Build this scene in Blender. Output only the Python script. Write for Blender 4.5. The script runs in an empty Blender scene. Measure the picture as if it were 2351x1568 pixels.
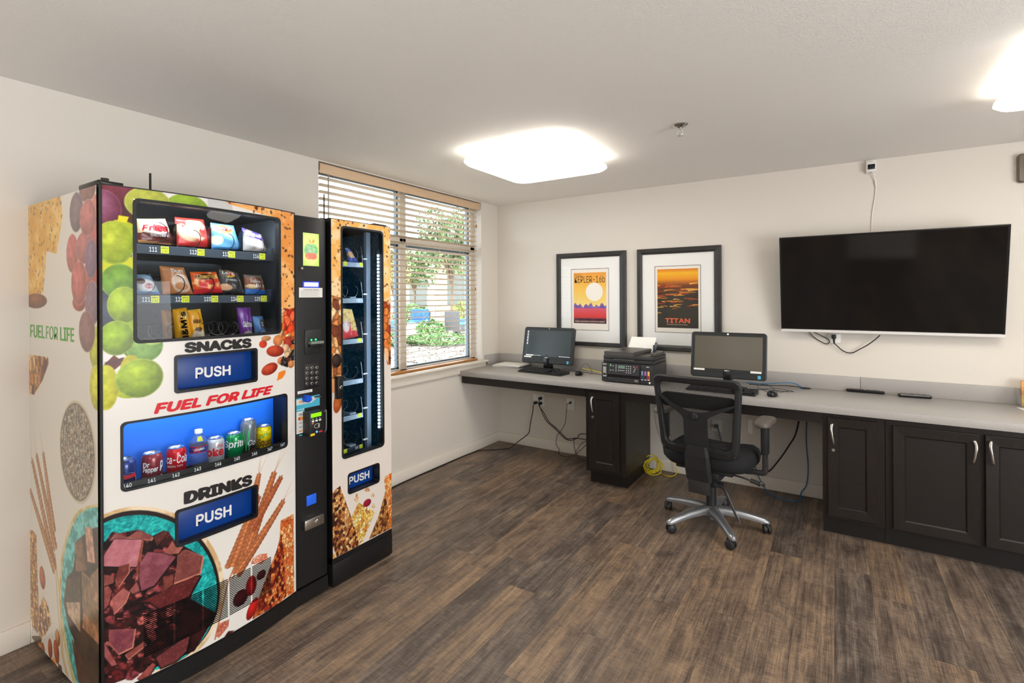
import bpy, bmesh, math, random
import numpy as np
from mathutils import Vector, Matrix
random.seed(7)
SC = bpy.context.scene
COL = SC.collection
# ------------------------------------------------------------------ camera
FPX, CYPX, IW, IH = 1157.0, 681.25, 2351, 1568
CAM = np.array([2.8496, -4.1695, 1.4370])
_yaw, _roll = 0.5713, 0.0057
FW = np.array([-math.sin(_yaw), math.cos(_yaw), 0.0])
_r = np.array([math.cos(_yaw), math.sin(_yaw), 0.0]); _u = np.array([0, 0, 1.0])
RT = math.cos(_roll)*_r - math.sin(_roll)*_u
UP = math.sin(_roll)*_r + math.cos(_roll)*_u
cd = bpy.data.cameras.new('camera'); cam = bpy.data.objects.new('camera', cd); COL.objects.link(cam)
cd.sensor_width = 36.0; cd.lens = FPX*36.0/IW; cd.shift_y = (CYPX-IH/2)/IW; cd.clip_start = 0.02; cd.clip_end = 400
cam.matrix_world = Matrix(((RT[0], UP[0], -FW[0], CAM[0]), (RT[1], UP[1], -FW[1], CAM[1]), (RT[2], UP[2], -FW[2], CAM[2]), (0, 0, 0, 1)))
SC.camera = cam
# ------------------------------------------------------------------ exposure, world, sun
vs = SC.view_settings
vs.view_transform = 'Standard'; vs.look = 'None'; vs.gamma = 1.0; vs.exposure = 0.0
try: vs.use_curve_mapping = False
except Exception: pass
SKY_STRENGTH, SUN_STRENGTH = 8.5, 15.0
LAMP = 11.0                                    # radiance of the ceiling diffusers
w = bpy.data.worlds.new('daylight'); SC.world = w; w.use_nodes = True
nt = w.node_tree; nt.nodes.clear()
_o = nt.nodes.new('ShaderNodeOutputWorld'); _b = nt.nodes.new('ShaderNodeBackground')
_b.inputs['Color'].default_value = (0.80, 0.90, 1.0, 1); _b.inputs['Strength'].default_value = SKY_STRENGTH
nt.links.new(_b.outputs[0], _o.inputs[0])
sl = bpy.data.lights.new('sun', 'SUN'); sl.energy = SUN_STRENGTH; sl.angle = math.radians(1.0); sl.color = (1, .95, .87)
so = bpy.data.objects.new('sun', sl); COL.objects.link(so); so.location = (3, -3, 12)
so.rotation_euler = Vector((-0.45, 0.35, -0.82)).to_track_quat('-Z', 'Y').to_euler()

def fill_light(name, loc, sx, sy, watts, rot=(math.pi, 0, 0), col=(.95, .98, 1.02)):
    """Large soft fill light added out of view to brighten the room; no real fixture."""
    l = bpy.data.lights.new(name, 'AREA'); l.shape = 'RECTANGLE'; l.size, l.size_y, l.energy, l.color = sx, sy, watts, col
    o = bpy.data.objects.new(name, l); COL.objects.link(o); o.location = loc; o.rotation_euler = rot
fill_light('added_fill_right', (6.0, -3.5, 1.0), 1.5, 2.6, 130, (0, math.radians(118), 0))  # added fill by the right wall, aimed across the room and upward
fill_light('added_fill_hall', (3.6, -6.4, .95), 3.4, 2.2, 245)  # added fill in the hall, aimed up at the ceiling

# ------------------------------------------------------------------ helpers: sight lines of the photograph met with real planes
H = 2.3444
def ray(px, py): return FW + RT*(px-IW/2)/FPX - UP*(py-CYPX)/FPX
def meet(ax, val, px, py):
    d = ray(px, py); t = (val-CAM[ax])/d[ax]; return CAM + t*d
def pX(v, px, py): return meet(0, v, px, py)
def pY(v, px, py): return meet(1, v, px, py)
def pZ(v, px, py): return meet(2, v, px, py)
def lin(c):
    c = np.asarray(c, float)/255.0
    return np.where(c <= 0.04045, c/12.92, ((c+0.055)/1.055)**2.4)

# ------------------------------------------------------------------ materials
def mat(name, rgb=(200, 200, 200), rough=.5, metal=0., spec=.5, coat=0., emit=None, es=1., noise=None, bump=None, vcol=False, trans=0., ior=1.45, alpha=None, coat_rough=.05):
    """Principled material; noise=(rgb2, scale, stretch xyz, low, high); bump=(scale, strength, distance)."""
    m = bpy.data.materials.new(name); m.use_nodes = True
    n = m.node_tree; p = n.nodes['Principled BSDF']; L = n.links.new
    I = p.inputs
    I['Base Color'].default_value = (*lin(rgb), 1); I['Roughness'].default_value = rough; I['Metallic'].default_value = metal
    I['Specular IOR Level'].default_value = spec; I['Coat Weight'].default_value = coat; I['Coat Roughness'].default_value = coat_rough
    I['Transmission Weight'].default_value = trans; I['IOR'].default_value = ior
    if emit is not None:
        I['Emission Color'].default_value = (*lin(emit), 1); I['Emission Strength'].default_value = es
    if vcol:
        a = n.nodes.new('ShaderNodeVertexColor'); a.layer_name = 'Col'; L(a.outputs['Color'], I['Base Color'])
        if emit is not None: L(a.outputs['Color'], I['Emission Color'])
    tc = None
    def coords(st=(1, 1, 1)):
        t = n.nodes.new('ShaderNodeTexCoord'); mp = n.nodes.new('ShaderNodeMapping'); mp.inputs['Scale'].default_value = st
        L(t.outputs['Object'], mp.inputs[0]); return mp.outputs[0]
    if noise:
        rgb2, sc, st, lo, hi = noise
        nz = n.nodes.new('ShaderNodeTexNoise'); nz.inputs['Scale'].default_value = sc; nz.inputs['Detail'].default_value = 6; L(coords(st), nz.inputs['Vector'])
        r = n.nodes.new('ShaderNodeValToRGB'); r.color_ramp.elements[0].position = lo; r.color_ramp.elements[1].position = hi
        r.color_ramp.elements[0].color = (*lin(rgb), 1); r.color_ramp.elements[1].color = (*lin(rgb2), 1)
        L(nz.outputs['Fac'], r.inputs[0]); L(r.outputs[0], I['Base Color'])
    if bump:
        sc, stg, dist = bump
        nz = n.nodes.new('ShaderNodeTexNoise'); nz.inputs['Scale'].default_value = sc; nz.inputs['Detail'].default_value = 3; L(coords(), nz.inputs['Vector'])
        b = n.nodes.new('ShaderNodeBump'); b.inputs['Strength'].default_value = stg; b.inputs['Distance'].default_value = dist
        L(nz.outputs['Fac'], b.inputs['Height']); L(b.outputs[0], I['Normal'])
    if alpha is not None: I['Alpha'].default_value = alpha
    return m
def glass_mat(name, tint=(255, 255, 255), refl=1.0):
    """Thin clear pane: light passes straight through, with mirror reflection after Fresnel."""
    m = bpy.data.materials.new(name); m.use_nodes = True; n = m.node_tree; n.nodes.clear(); L = n.links.new
    o = n.nodes.new('ShaderNodeOutputMaterial'); mx = n.nodes.new('ShaderNodeMixShader'); t = n.nodes.new('ShaderNodeBsdfTransparent'); g = n.nodes.new('ShaderNodeBsdfGlossy')
    f = n.nodes.new('ShaderNodeFresnel'); f.inputs[0].default_value = 1.45
    ml = n.nodes.new('ShaderNodeMath'); ml.operation = 'MULTIPLY'; ml.inputs[1].default_value = refl
    t.inputs[0].default_value = (*lin(tint), 1); g.inputs['Roughness'].default_value = .02
    L(f.outputs[0], ml.inputs[0]); L(ml.outputs[0], mx.inputs[0]); L(t.outputs[0], mx.inputs[1]); L(g.outputs[0], mx.inputs[2]); L(mx.outputs[0], o.inputs[0])
    return m
def emis(name, rgb, s):
    m = bpy.data.materials.new(name); m.use_nodes = True; n = m.node_tree; n.nodes.clear()
    o = n.nodes.new('ShaderNodeOutputMaterial'); e = n.nodes.new('ShaderNodeEmission'); e.inputs[0].default_value = (*lin(rgb), 1); e.inputs[1].default_value = s
    n.links.new(e.outputs[0], o.inputs[0]); return m

# ------------------------------------------------------------------ things and parts
WM = {}
def tag(o, label, cat, group=None, kind=None):
    o['label'] = label; o['category'] = cat
    if group: o['group'] = group
    if kind: o['kind'] = kind
    return o
def thing(name, label, cat, loc=(0, 0, 0), rz=0., group=None):
    o = bpy.data.objects.new(name, None); COL.objects.link(o); o.empty_display_size = .05
    o.location = loc; o.rotation_euler = (0, 0, rz)
    WM[o] = Matrix.Translation(loc) @ Matrix.Rotation(rz, 4, 'Z')
    return tag(o, label, cat, group)
def root_of(o):
    while o.parent: o = o.parent
    return o
def link(name, me, parent=None):
    o = bpy.data.objects.new(name, me); COL.objects.link(o)
    if parent is not None:
        o.parent = parent
        r = root_of(parent)
        if r in WM: me.transform(WM[r].inverted())
    return o
def copy_tree(o, parent=None):
    c = o.copy(); COL.objects.link(c)
    if parent: c.parent = parent
    for ch in list(o.children): copy_tree(ch, c)
    return c
def rr(w, h, r, n=5, cx=0., cy=0.):
    """Rounded rectangle, counter-clockwise."""
    P = []
    for sx, sy, a0 in ((1, 1, 0), (-1, 1, 90), (-1, -1, 180), (1, -1, 270)):
        for k in range(n+1):
            a = math.radians(a0+90*k/n); P.append((cx+sx*(w/2-r)+r*math.cos(a), cy+sy*(h/2-r)+r*math.sin(a)))
    return P
def smooth_path(pts, k=6):
    pts = [np.array(p, float) for p in pts]
    if len(pts) < 3: return pts
    out = []
    P = [2*pts[0]-pts[1]]+pts+[2*pts[-1]-pts[-2]]
    for i in range(1, len(P)-2):
        a, b, c, d = P[i-1], P[i], P[i+1], P[i+2]
        for j in range(k):
            t = j/k; out.append(.5*((2*b)+(c-a)*t+(2*a-5*b+4*c-d)*t*t+(3*b-a-3*c+d)*t**3))
    out.append(pts[-1]); return out
_TX = {}
try: FONT = bpy.data.fonts.load(bpy.utils.system_resource('DATAFILES', path='fonts')+'/Inter.woff2')   # Blender's own bundled typeface
except Exception: FONT = None
def glyphs(body, bold=0., shear=0.):
    key = (body, bold, shear)
    if key in _TX: return _TX[key]
    c = bpy.data.curves.new('lettering', 'FONT'); c.body = body
    if FONT: c.font = FONT
    c.shear = shear; c.resolution_u = 3
    o = bpy.data.objects.new('lettering', c); me = bpy.data.meshes.new_from_object(o)
    v = np.array([q.co[:2] for q in me.vertices]); f = [tuple(p.vertices) for p in me.polygons]
    if bold > 0:        # heavier weight: the outline repeated a little to every side
        n0 = len(v); sh = [(bold*.5*math.cos(k*math.pi/4), bold*.5*math.sin(k*math.pi/4)) for k in range(8)]
        f = f+[tuple(i+n0*(k+1) for i in q) for k in range(8) for q in f]; v = np.concatenate([v]+[v+np.array(d) for d in sh])
    lo, hi = v.min(0), v.max(0); v = (v-lo)/(hi-lo); v = np.column_stack([v, np.arange(len(v))*9//len(v)]) if bold > 0 else np.column_stack([v, np.zeros(len(v))])
    bpy.data.objects.remove(o); bpy.data.curves.remove(c); bpy.data.meshes.remove(me)
    _TX[key] = (v, f); return _TX[key]
class MB:
    """Collects geometry in world space; build() links it as ONE mesh object."""
    def __init__(s, X=None): s.v, s.f, s.m, s.s, s.X = [], [], [], [], X
    def add(s, V, F, m=0, sm=False):
        b = len(s.v)
        if s.X is not None: V = [s.X @ Vector(p) for p in V]
        s.v.extend([tuple(map(float, p)) for p in V]); s.f.extend([tuple(b+i for i in q) for q in F])
        s.m.extend([m]*len(F)); s.s.extend([sm]*len(F)); return s
    def box(s, lo, hi, m=0, bev=0., seg=2):
        lo, hi = np.minimum(lo, hi), np.maximum(lo, hi)
        if bev <= 0:
            V = [(x, y, z) for z in (lo[2], hi[2]) for y in (lo[1], hi[1]) for x in (lo[0], hi[0])]
            return s.add(V, [(0, 2, 3, 1), (4, 5, 7, 6), (0, 1, 5, 4), (2, 6, 7, 3), (0, 4, 6, 2), (1, 3, 7, 5)], m)
        bm = bmesh.new(); bmesh.ops.create_cube(bm, size=1)
        for q in bm.verts: q.co = Vector([(lo[i]+hi[i])/2+q.co[i]*(hi[i]-lo[i]) for i in range(3)])
        bmesh.ops.bevel(bm, geom=list(bm.edges), offset=min(bev, .49*float(min(hi-lo))), segments=seg, profile=.5, affect='EDGES')
        bm.verts.index_update(); s.add([q.co[:] for q in bm.verts], [tuple(q.index for q in f.verts) for f in bm.faces], m, seg > 1); bm.free(); return s
    def rings(s, R, m=0, sm=True, closed=True, cap0=True, cap1=True):
        n = len(R[0]); V = [p for r in R for p in r]; F = []
        for i in range(len(R)-1):
            for j in range(n if closed else n-1):
                k = (j+1) % n; F.append((i*n+j, i*n+k, (i+1)*n+k, (i+1)*n+j))
        s.add(V, F, m, sm)
        if cap0: s.add(list(R[0]), [tuple(range(n))[::-1]], m)
        if cap1: s.add(list(R[-1]), [tuple(range(n))], m)
        return s
    def cyl(s, a, b, r, r2=None, n=18, m=0, cap=True):
        a, b = np.array(a, float), np.array(b, float); d = b-a; d = d/np.linalg.norm(d)
        e = np.array([0, 0, 1.]) if abs(d[2]) < .9 else np.array([1., 0, 0]); x = np.cross(d, e); x /= np.linalg.norm(x); y = np.cross(d, x)
        r2 = r if r2 is None else r2
        c = [(math.cos(2*math.pi*i/n), math.sin(2*math.pi*i/n)) for i in range(n)]
        return s.rings([[a+r*(x*p+y*q) for p, q in c], [b+r2*(x*p+y*q) for p, q in c]], m, True, True, cap, cap)
    def tube(s, pts, r, n=8, m=0, k=6, flat=1.):
        P = smooth_path(pts, k) if k else [np.array(p, float) for p in pts]
        T = [P[min(i+1, len(P)-1)]-P[max(i-1, 0)] for i in range(len(P))]; T = [t/(np.linalg.norm(t)+1e-12) for t in T]
        e = np.array([0, 0, 1.]) if abs(T[0][2]) < .9 else np.array([1., 0, 0]); x = np.cross(T[0], e); R = []
        for p, t in zip(P, T):
            x = x-t*(x@t); x /= np.linalg.norm(x)+1e-12; y = np.cross(t, x)
            R.append([p+r*(x*math.cos(2*math.pi*i/n)+flat*y*math.sin(2*math.pi*i/n)) for i in range(n)])
        return s.rings(R, m)
    def lathe(s, prof, o=(0, 0, 0), ax='z', n=32, m=0, cap0=True, cap1=True):
        R = []
        for r, h in prof:
            q = []
            for i in range(n):
                a = 2*math.pi*i/n; c, d = r*math.cos(a), r*math.sin(a)
                p = (c, d, h) if ax == 'z' else ((h, c, d) if ax == 'x' else (d, h, c))
                q.append((o[0]+p[0], o[1]+p[1], o[2]+p[2]))
            R.append(q)
        return s.rings(R, m, True, True, cap0, cap1)
    def prism(s, poly, fn, d0, d1, m=0, sm=False):
        """Extrude a 2D outline: fn(a, b, d) gives the point."""
        return s.rings([[fn(a, b, d0) for a, b in poly], [fn(a, b, d1) for a, b in poly]], m, sm)
    def loft(s, outlines, fn, m=0, sm=False, cap0=False, cap1=False):
        """outlines: list of (outline2d, depth)."""
        return s.rings([[fn(a, b, d) for a, b in P] for P, d in outlines], m, sm, True, cap0, cap1)
    def quad(s, pts, m=0): return s.add(pts, [tuple(range(len(pts)))], m)
    def grid(s, fn, nu, nv, m=0, sm=True, wrap=False):
        V = [fn(i/nu, j/nv) for j in range(nv+1) for i in range(nu+1)]
        return s.add(V, [(j*(nu+1)+i, j*(nu+1)+i+1, (j+1)*(nu+1)+i+1, (j+1)*(nu+1)+i) for j in range(nv) for i in range(nu)], m, sm)
    def text(s, body, q, S, off=.0006, m=0, bold=0., shear=0.):
        """Flat lettering laid on surface S(a, b, off); q = top-left, top-right, bottom-right, bottom-left in surface coordinates."""
        V, F = glyphs(body, bold, shear); TL, TR, BR, BL = [np.array(p, float)[:2] for p in q]
        P = []
        for u, t, k in V:
            c = (1-t)*((1-u)*BL+u*BR)+t*((1-u)*TL+u*TR); P.append(S(c[0], c[1], off+k*2e-5))
        return s.add(P, F, m)
    def build(s, name, mats, parent=None, sharp=None):
        me = bpy.data.meshes.new(name); me.from_pydata(s.v, [], s.f)
        for q in (mats if isinstance(mats, (list, tuple)) else [mats]): me.materials.append(q)
        me.polygons.foreach_set('material_index', s.m); me.polygons.foreach_set('use_smooth', s.s)
        if any(s.s):
            bm = bmesh.new(); bm.from_mesh(me); bmesh.ops.remove_doubles(bm, verts=bm.verts, dist=1e-5)
            lim = math.radians(sharp or 40)
            for e in bm.edges:
                if len(e.link_faces) == 2 and e.calc_face_angle(0) > lim: e.smooth = False
            bm.to_mesh(me); bm.free()
        me.update(); return link(name, me, parent)
def struct(name, mb, mats):
    o = mb.build(name, mats); o['kind'] = 'structure'; return o

# ------------------------------------------------------------------ printed pictures: colours painted on a dense grid of surface points
def _hash(i, j, s): q = np.sin(i*127.1+j*311.7+s*74.7)*43758.5453; return q-np.floor(q)
def vn(A, B, sc, s=0):
    a, b = A/sc, B/sc; i, j = np.floor(a), np.floor(b); u, v = a-i, b-j; u = u*u*(3-2*u); v = v*v*(3-2*v)
    return (_hash(i, j, s)*(1-u)+_hash(i+1, j, s)*u)*(1-v)+(_hash(i, j+1, s)*(1-u)+_hash(i+1, j+1, s)*u)*v
def fbm(A, B, sc, s=0): return .55*vn(A, B, sc, s)+.3*vn(A, B, sc/2.1, s+3)+.15*vn(A, B, sc/4.3, s+5)
def cells(A, B, sc, s=0, sy=1.):
    a, b = A/sc, B/(sc*sy); i, j = np.floor(a), np.floor(b); F1 = np.full(a.shape, 9.); F2 = F1.copy(); ID = np.zeros(a.shape)
    for di in (-1, 0, 1):
        for dj in (-1, 0, 1):
            x, y = i+di, j+dj; d = np.hypot(x+_hash(x, y, s)-a, y+_hash(x, y, s+9)-b); n = d < F1
            F2 = np.where(n, F1, np.minimum(F2, d)); ID = np.where(n, _hash(x, y, s+17), ID); F1 = np.where(n, d, F1)
    return F1, F2, ID
class Canvas:
    def __init__(s, a0, a1, b0, b1, ra, rb, base=(226, 221, 214)):
        s.na, s.nb = int(round((a1-a0)/ra))+1, int(round((b1-b0)/rb))+1
        s.A, s.B = np.meshgrid(np.linspace(a0, a1, s.na), np.linspace(b0, b1, s.nb)); s.res = (ra+rb)/2
        s.c = np.ones((s.nb, s.na, 3))*np.array(base)/255.
    def _put(s, sl, al, col):
        A, B = s.A[sl], s.B[sl]; k = col(A, B) if callable(col) else np.array(col)/255.
        s.c[sl] = s.c[sl]*(1-al[..., None])+k*al[..., None]
    def _sl(s, a0, a1, b0, b1):
        i0 = np.searchsorted(s.A[0], a0); i1 = np.searchsorted(s.A[0], a1); j0 = np.searchsorted(s.B[:, 0], b0); j1 = np.searchsorted(s.B[:, 0], b1)
        return (slice(j0, j1), slice(i0, i1))
    def poly(s, P, col, soft=1., op=1.):
        P = np.array([p[:2] for p in P], float); pad = s.res*(2+soft); sl = s._sl(P[:, 0].min()-pad, P[:, 0].max()+pad, P[:, 1].min()-pad, P[:, 1].max()+pad)
        A, B = s.A[sl], s.B[sl]
        if A.size == 0: return
        ins = np.zeros(A.shape, bool); D = np.full(A.shape, 1e9)
        for k in range(len(P)):
            (x0, y0), (x1, y1) = P[k-1], P[k]
            if y0 != y1: ins ^= ((y0 > B) != (y1 > B)) & (A < (x1-x0)*(B-y0)/(y1-y0)+x0)
            L = (x1-x0)**2+(y1-y0)**2+1e-15; t = np.clip(((A-x0)*(x1-x0)+(B-y0)*(y1-y0))/L, 0, 1); D = np.minimum(D, np.hypot(A-x0-t*(x1-x0), B-y0-t*(y1-y0)))
        s._put(sl, op*np.clip(.5+np.where(ins, D, -D)/(s.res*soft), 0, 1), col)
    def ell(s, c, ra, rb, col, rot=0., edge=None, soft=1., op=1., rim=None, seed=0):
        R = max(ra, rb)+s.res*2; sl = s._sl(c[0]-R, c[0]+R, c[1]-R, c[1]+R); A, B = s.A[sl], s.B[sl]
        if A.size == 0: return
        ca, sa = math.cos(rot), math.sin(rot); x = ((A-c[0])*ca+(B-c[1])*sa)/ra; y = (-(A-c[0])*sa+(B-c[1])*ca)/rb; d = np.hypot(x, y)
        al = op*np.clip(.5+(1-d)*min(ra, rb)/(s.res*soft), 0, 1)
        if edge is None: s._put(sl, al, col); return
        q = np.hypot(x+.25, y-.3)/1.30; t = np.clip(q, 0, 1)**1.35; nz = (fbm(A, B, .018, seed)-.5)
        k = np.array(col)/255.*(1-t[..., None])+np.array(edge)/255.*t[..., None]; k = np.clip(k*(1+.32*nz[..., None]), 0, 1)
        if rim is not None:
            w = np.clip((d-.9)/.1, 0, 1)[..., None]*(.35+.3*nz[..., None]); k = k*(1-w)+np.array(rim)/255.*w
        s.c[sl] = s.c[sl]*(1-al[..., None])+k*al[..., None]
    def stroke(s, P, w, col, w1=None, op=1.):
        w1 = w if w1 is None else w1; n = len(P)
        for k in range(n-1):
            p, q = np.array(P[k][:2]), np.array(P[k+1][:2]); d = q-p; l = np.hypot(*d)+1e-9; nn = np.array([-d[1], d[0]])/l
            a, b = (w+(w1-w)*k/(n-1))/2, (w+(w1-w)*(k+1)/(n-1))/2; s.poly([p+nn*a, q+nn*b, q-nn*b, p-nn*a], col, op=op)
    def mesh(s, name, fn, m, parent=None, holes=()):
        P = fn(s.A.ravel(), s.B.ravel(), 0.); idx = np.arange(s.na*s.nb).reshape(s.nb, s.na)
        q = np.stack([idx[:-1, :-1], idx[:-1, 1:], idx[1:, 1:], idx[1:, :-1]], -1).reshape(-1, 4)
        ca = (.5*(s.A[:-1, :-1]+s.A[1:, 1:])).ravel(); cb = (.5*(s.B[:-1, :-1]+s.B[1:, 1:])).ravel(); keep = np.ones(len(q), bool)
        for (a0, a1, b0, b1) in holes: keep &= ~((ca > a0) & (ca < a1) & (cb > b0) & (cb < b1))
        q = q[keep]; me = bpy.data.meshes.new(name); me.vertices.add(len(P)); me.vertices.foreach_set('co', P.ravel())
        me.loops.add(q.size); me.loops.foreach_set('vertex_index', q.ravel().astype(np.int32)); me.polygons.add(len(q))
        me.polygons.foreach_set('loop_start', np.arange(0, q.size, 4, dtype=np.int32))
        try: me.polygons.foreach_set('loop_total', np.full(len(q), 4, np.int32))
        except Exception: pass
        me.polygons.foreach_set('use_smooth', np.ones(len(q), bool)); me.update(calc_edges=True)
        a = me.color_attributes.new('Col', 'FLOAT_COLOR', 'POINT'); k = lin(np.clip(s.c, 0, 1)*255).reshape(-1, 3)
        a.data.foreach_set('color', np.concatenate([k, np.ones((len(k), 1))], 1).astype(np.float32).ravel())
        me.materials.append(m); return link(name, me, parent)
def mixc(c0, c1, t): return np.array(c0)/255.*(1-t[..., None])+np.array(c1)/255.*t[..., None]
def granola(pal, sc, seed=0, sy=1.3, dark=.55):
    pal = np.array(pal)/255.
    def f(A, B):
        F1, F2, ID = cells(A, B, sc, seed, sy); k = pal[np.minimum((ID*len(pal)).astype(int), len(pal)-1)]; e = np.clip((F2-F1)/.22, 0, 1)
        return np.clip(k*(dark+(1-dark)*e)[..., None]*(.82+.36*vn(A, B, sc*.3, seed+2))[..., None], 0, 1)
    return f
def speck(c0, c1, sc, seed=0, lo=.35, hi=.65):
    return lambda A, B: mixc(c0, c1, np.clip((fbm(A, B, sc, seed)-lo)/(hi-lo), 0, 1))
# ================================================================== THE ROOM
M_wall = mat('painted plaster', (218, 211, 201), .6, spec=.3, bump=(260, .12, .004))
M_ceil = mat('textured ceiling paint', (234, 230, 224), .7, spec=.2, bump=(170, .35, .004))
M_trim = mat('white trim paint', (230, 222, 210), .4)
M_hall = mat('hall plaster', (120, 112, 102), .7)
def floor_mat():
    m = bpy.data.materials.new('vinyl wood planks'); m.use_nodes = True; n = m.node_tree; L = n.links.new; p = n.nodes['Principled BSDF']
    def N(t, **k):
        q = n.nodes.new(t)
        for a, b in k.items(): setattr(q, a, b)
        return q
    def mth(op, a, b=None, c=None):
        q = N('ShaderNodeMath', operation=op)
        for i, x in enumerate((a, b, c)):
            if x is None: continue
            if isinstance(x, (int, float)): q.inputs[i].default_value = x
            else: L(x, q.inputs[i])
        return q.outputs[0]
    tc = N('ShaderNodeTexCoord'); sp = N('ShaderNodeSeparateXYZ'); L(tc.outputs['Object'], sp.inputs[0]); x, y = sp.outputs[0], sp.outputs[1]
    PW, PL = .152, 1.22
    u = mth('DIVIDE', mth('ADD', x, .05), PW); row = mth('FLOOR', u)
    wr = N('ShaderNodeTexWhiteNoise', noise_dimensions='1D'); L(row, wr.inputs['W'])
    v = mth('ADD', mth('DIVIDE', y, PL), wr.outputs[0]); cl = mth('FLOOR', v)
    cv = N('ShaderNodeCombineXYZ'); L(row, cv.inputs[0]); L(cl, cv.inputs[1])
    wn = N('ShaderNodeTexWhiteNoise', noise_dimensions='2D'); L(cv.outputs[0], wn.inputs['Vector'])
    # every plank shifts the print by its own random offset
    def grain(sx, sy, det, off, scale=1., dist=0.):
        o = N('ShaderNodeCombineXYZ'); L(mth('ADD', mth('MULTIPLY', x, sx), mth('MULTIPLY', wn.outputs[0], off)), o.inputs[0])
        L(mth('ADD', mth('MULTIPLY', y, sy), mth('MULTIPLY', wn.outputs[0], off*1.7)), o.inputs[1])
        q = N('ShaderNodeTexNoise', noise_dimensions='2D'); q.inputs['Scale'].default_value = scale; q.inputs['Detail'].default_value = det; q.inputs['Roughness'].default_value = .62; q.inputs['Distortion'].default_value = dist
        L(o.outputs[0], q.inputs['Vector']); return q.outputs[0]
    broad = grain(14, 1.6, 4, 40, 1., .4); strips = grain(60, .5, 3, 60); fine = grain(330, 9, 5, 90); saw = grain(20, 130, 2, 30); blot = grain(9, 4.5, 5, 20, 1., .6)
    t = mth('ADD', mth('MULTIPLY', broad, .55), mth('MULTIPLY', wn.outputs[0], .20))
    t = mth('ADD', t, mth('MULTIPLY', strips, .42)); t = mth('ADD', t, mth('MULTIPLY', mth('SUBTRACT', fine, .5), .62)); t = mth('ADD', t, mth('MULTIPLY', mth('SUBTRACT', saw, .5), .30))
    t = mth('ADD', mth('SUBTRACT', t, .1), mth('MULTIPLY', mth('SUBTRACT', blot, .5), .60))
    r = N('ShaderNodeValToRGB'); e = r.color_ramp.elements
    for pos, c in ((.10, (52, 43, 38)), (.34, (84, 69, 58)), (.54, (114, 95, 79)), (.74, (146, 120, 93)), (.97, (178, 152, 122))):
        q = e.new(pos) if pos not in (.10, .97) else (e[0] if pos == .10 else e[-1]); q.position = pos; q.color = (*lin(c), 1)
    L(t, r.inputs[0])
    hs = N('ShaderNodeHueSaturation'); L(r.outputs[0], hs.inputs['Color']); L(mth('ADD', .72, mth('MULTIPLY', wn.outputs[0], .26)), hs.inputs['Saturation'])
    fu = mth('SUBTRACT', u, row); fv = mth('SUBTRACT', v, cl)
    du = mth('MINIMUM', fu, mth('SUBTRACT', 1., fu)); dv = mth('MULTIPLY', mth('MINIMUM', fv, mth('SUBTRACT', 1., fv)), PL/PW)
    sm = N('ShaderNodeMapRange'); sm.inputs['From Min'].default_value = .0; sm.inputs['From Max'].default_value = .009; sm.inputs['To Min'].default_value = .45; L(mth('MINIMUM', du, dv), sm.inputs[0])
    mx = N('ShaderNodeMix', data_type='RGBA', blend_type='MULTIPLY'); mx.inputs[0].default_value = 1.; L(hs.outputs[0], mx.inputs['A']); L(sm.outputs[0], mx.inputs['B']); L(mx.outputs['Result'], p.inputs['Base Color'])
    L(mth('ADD', .34, mth('MULTIPLY', fine, .22)), p.inputs['Roughness']); p.inputs['Specular IOR Level'].default_value = .42
    b = N('ShaderNodeBump'); b.inputs['Strength'].default_value = .18; b.inputs['Distance'].default_value = .002; L(mth('ADD', fine, mth('MULTIPLY', sm.outputs[0], .5)), b.inputs['Height']); L(b.outputs[0], p.inputs['Normal'])
    return m
XR, YB = 6.4, -9.0
WY0, WY1, WZ0, WZ1 = -2.074, -.272, .832, 2.336
struct('floor', MB().box((0, YB, -.12), (XR, 0, 0)), floor_mat())
struct('ceiling', MB().box((-.16, YB, H), (XR+.16, .16, H+.25)), M_ceil)
q = MB(); T = .16
q.box((-T, YB, 0), (0, WY0, H)); q.box((-T, WY1, 0), (0, 0, H)); q.box((-T, WY0, 0), (0, WY1, WZ0-.012)); q.box((-T, WY0, WZ1), (0, WY1, H))
struct('wall_left', q, M_wall)
struct('wall_back', MB().box((-T, 0, -.12), (XR+T, T, H)), M_wall)
struct('wall_right', MB().box((XR, YB, 0), (XR+T, 0, H)), M_wall)
# the wall behind the camera: a stub of white wall between two dim openings to the hall
q = MB(); q.box((3.0, -4.72, 0), (3.75, -4.6, H)); q.box((4.9, -4.72, 0), (XR, -4.6, H)); q.box((0, -4.72, 2.12), (XR, -4.6, H))
struct('wall_front', q, M_wall)
struct('wall_hall', MB().box((-T, YB-T, 0), (XR+T, YB, H)), M_hall)
q = MB(); q.box((0, -3.49, 0), (.014, -.014, .092), bev=.003); q.box((0, -4.6, 0), (.014, -3.49, .092), bev=.003)
struct('baseboard_left', q, M_trim)
struct('baseboard_back', MB().box((0, -.014, 0), (2.77, 0, .094), bev=.003), M_trim)
struct('baseboard_front', MB().box((3.0, -4.6, 0), (3.75, -4.586, .094), bev=.003), M_trim)
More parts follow.
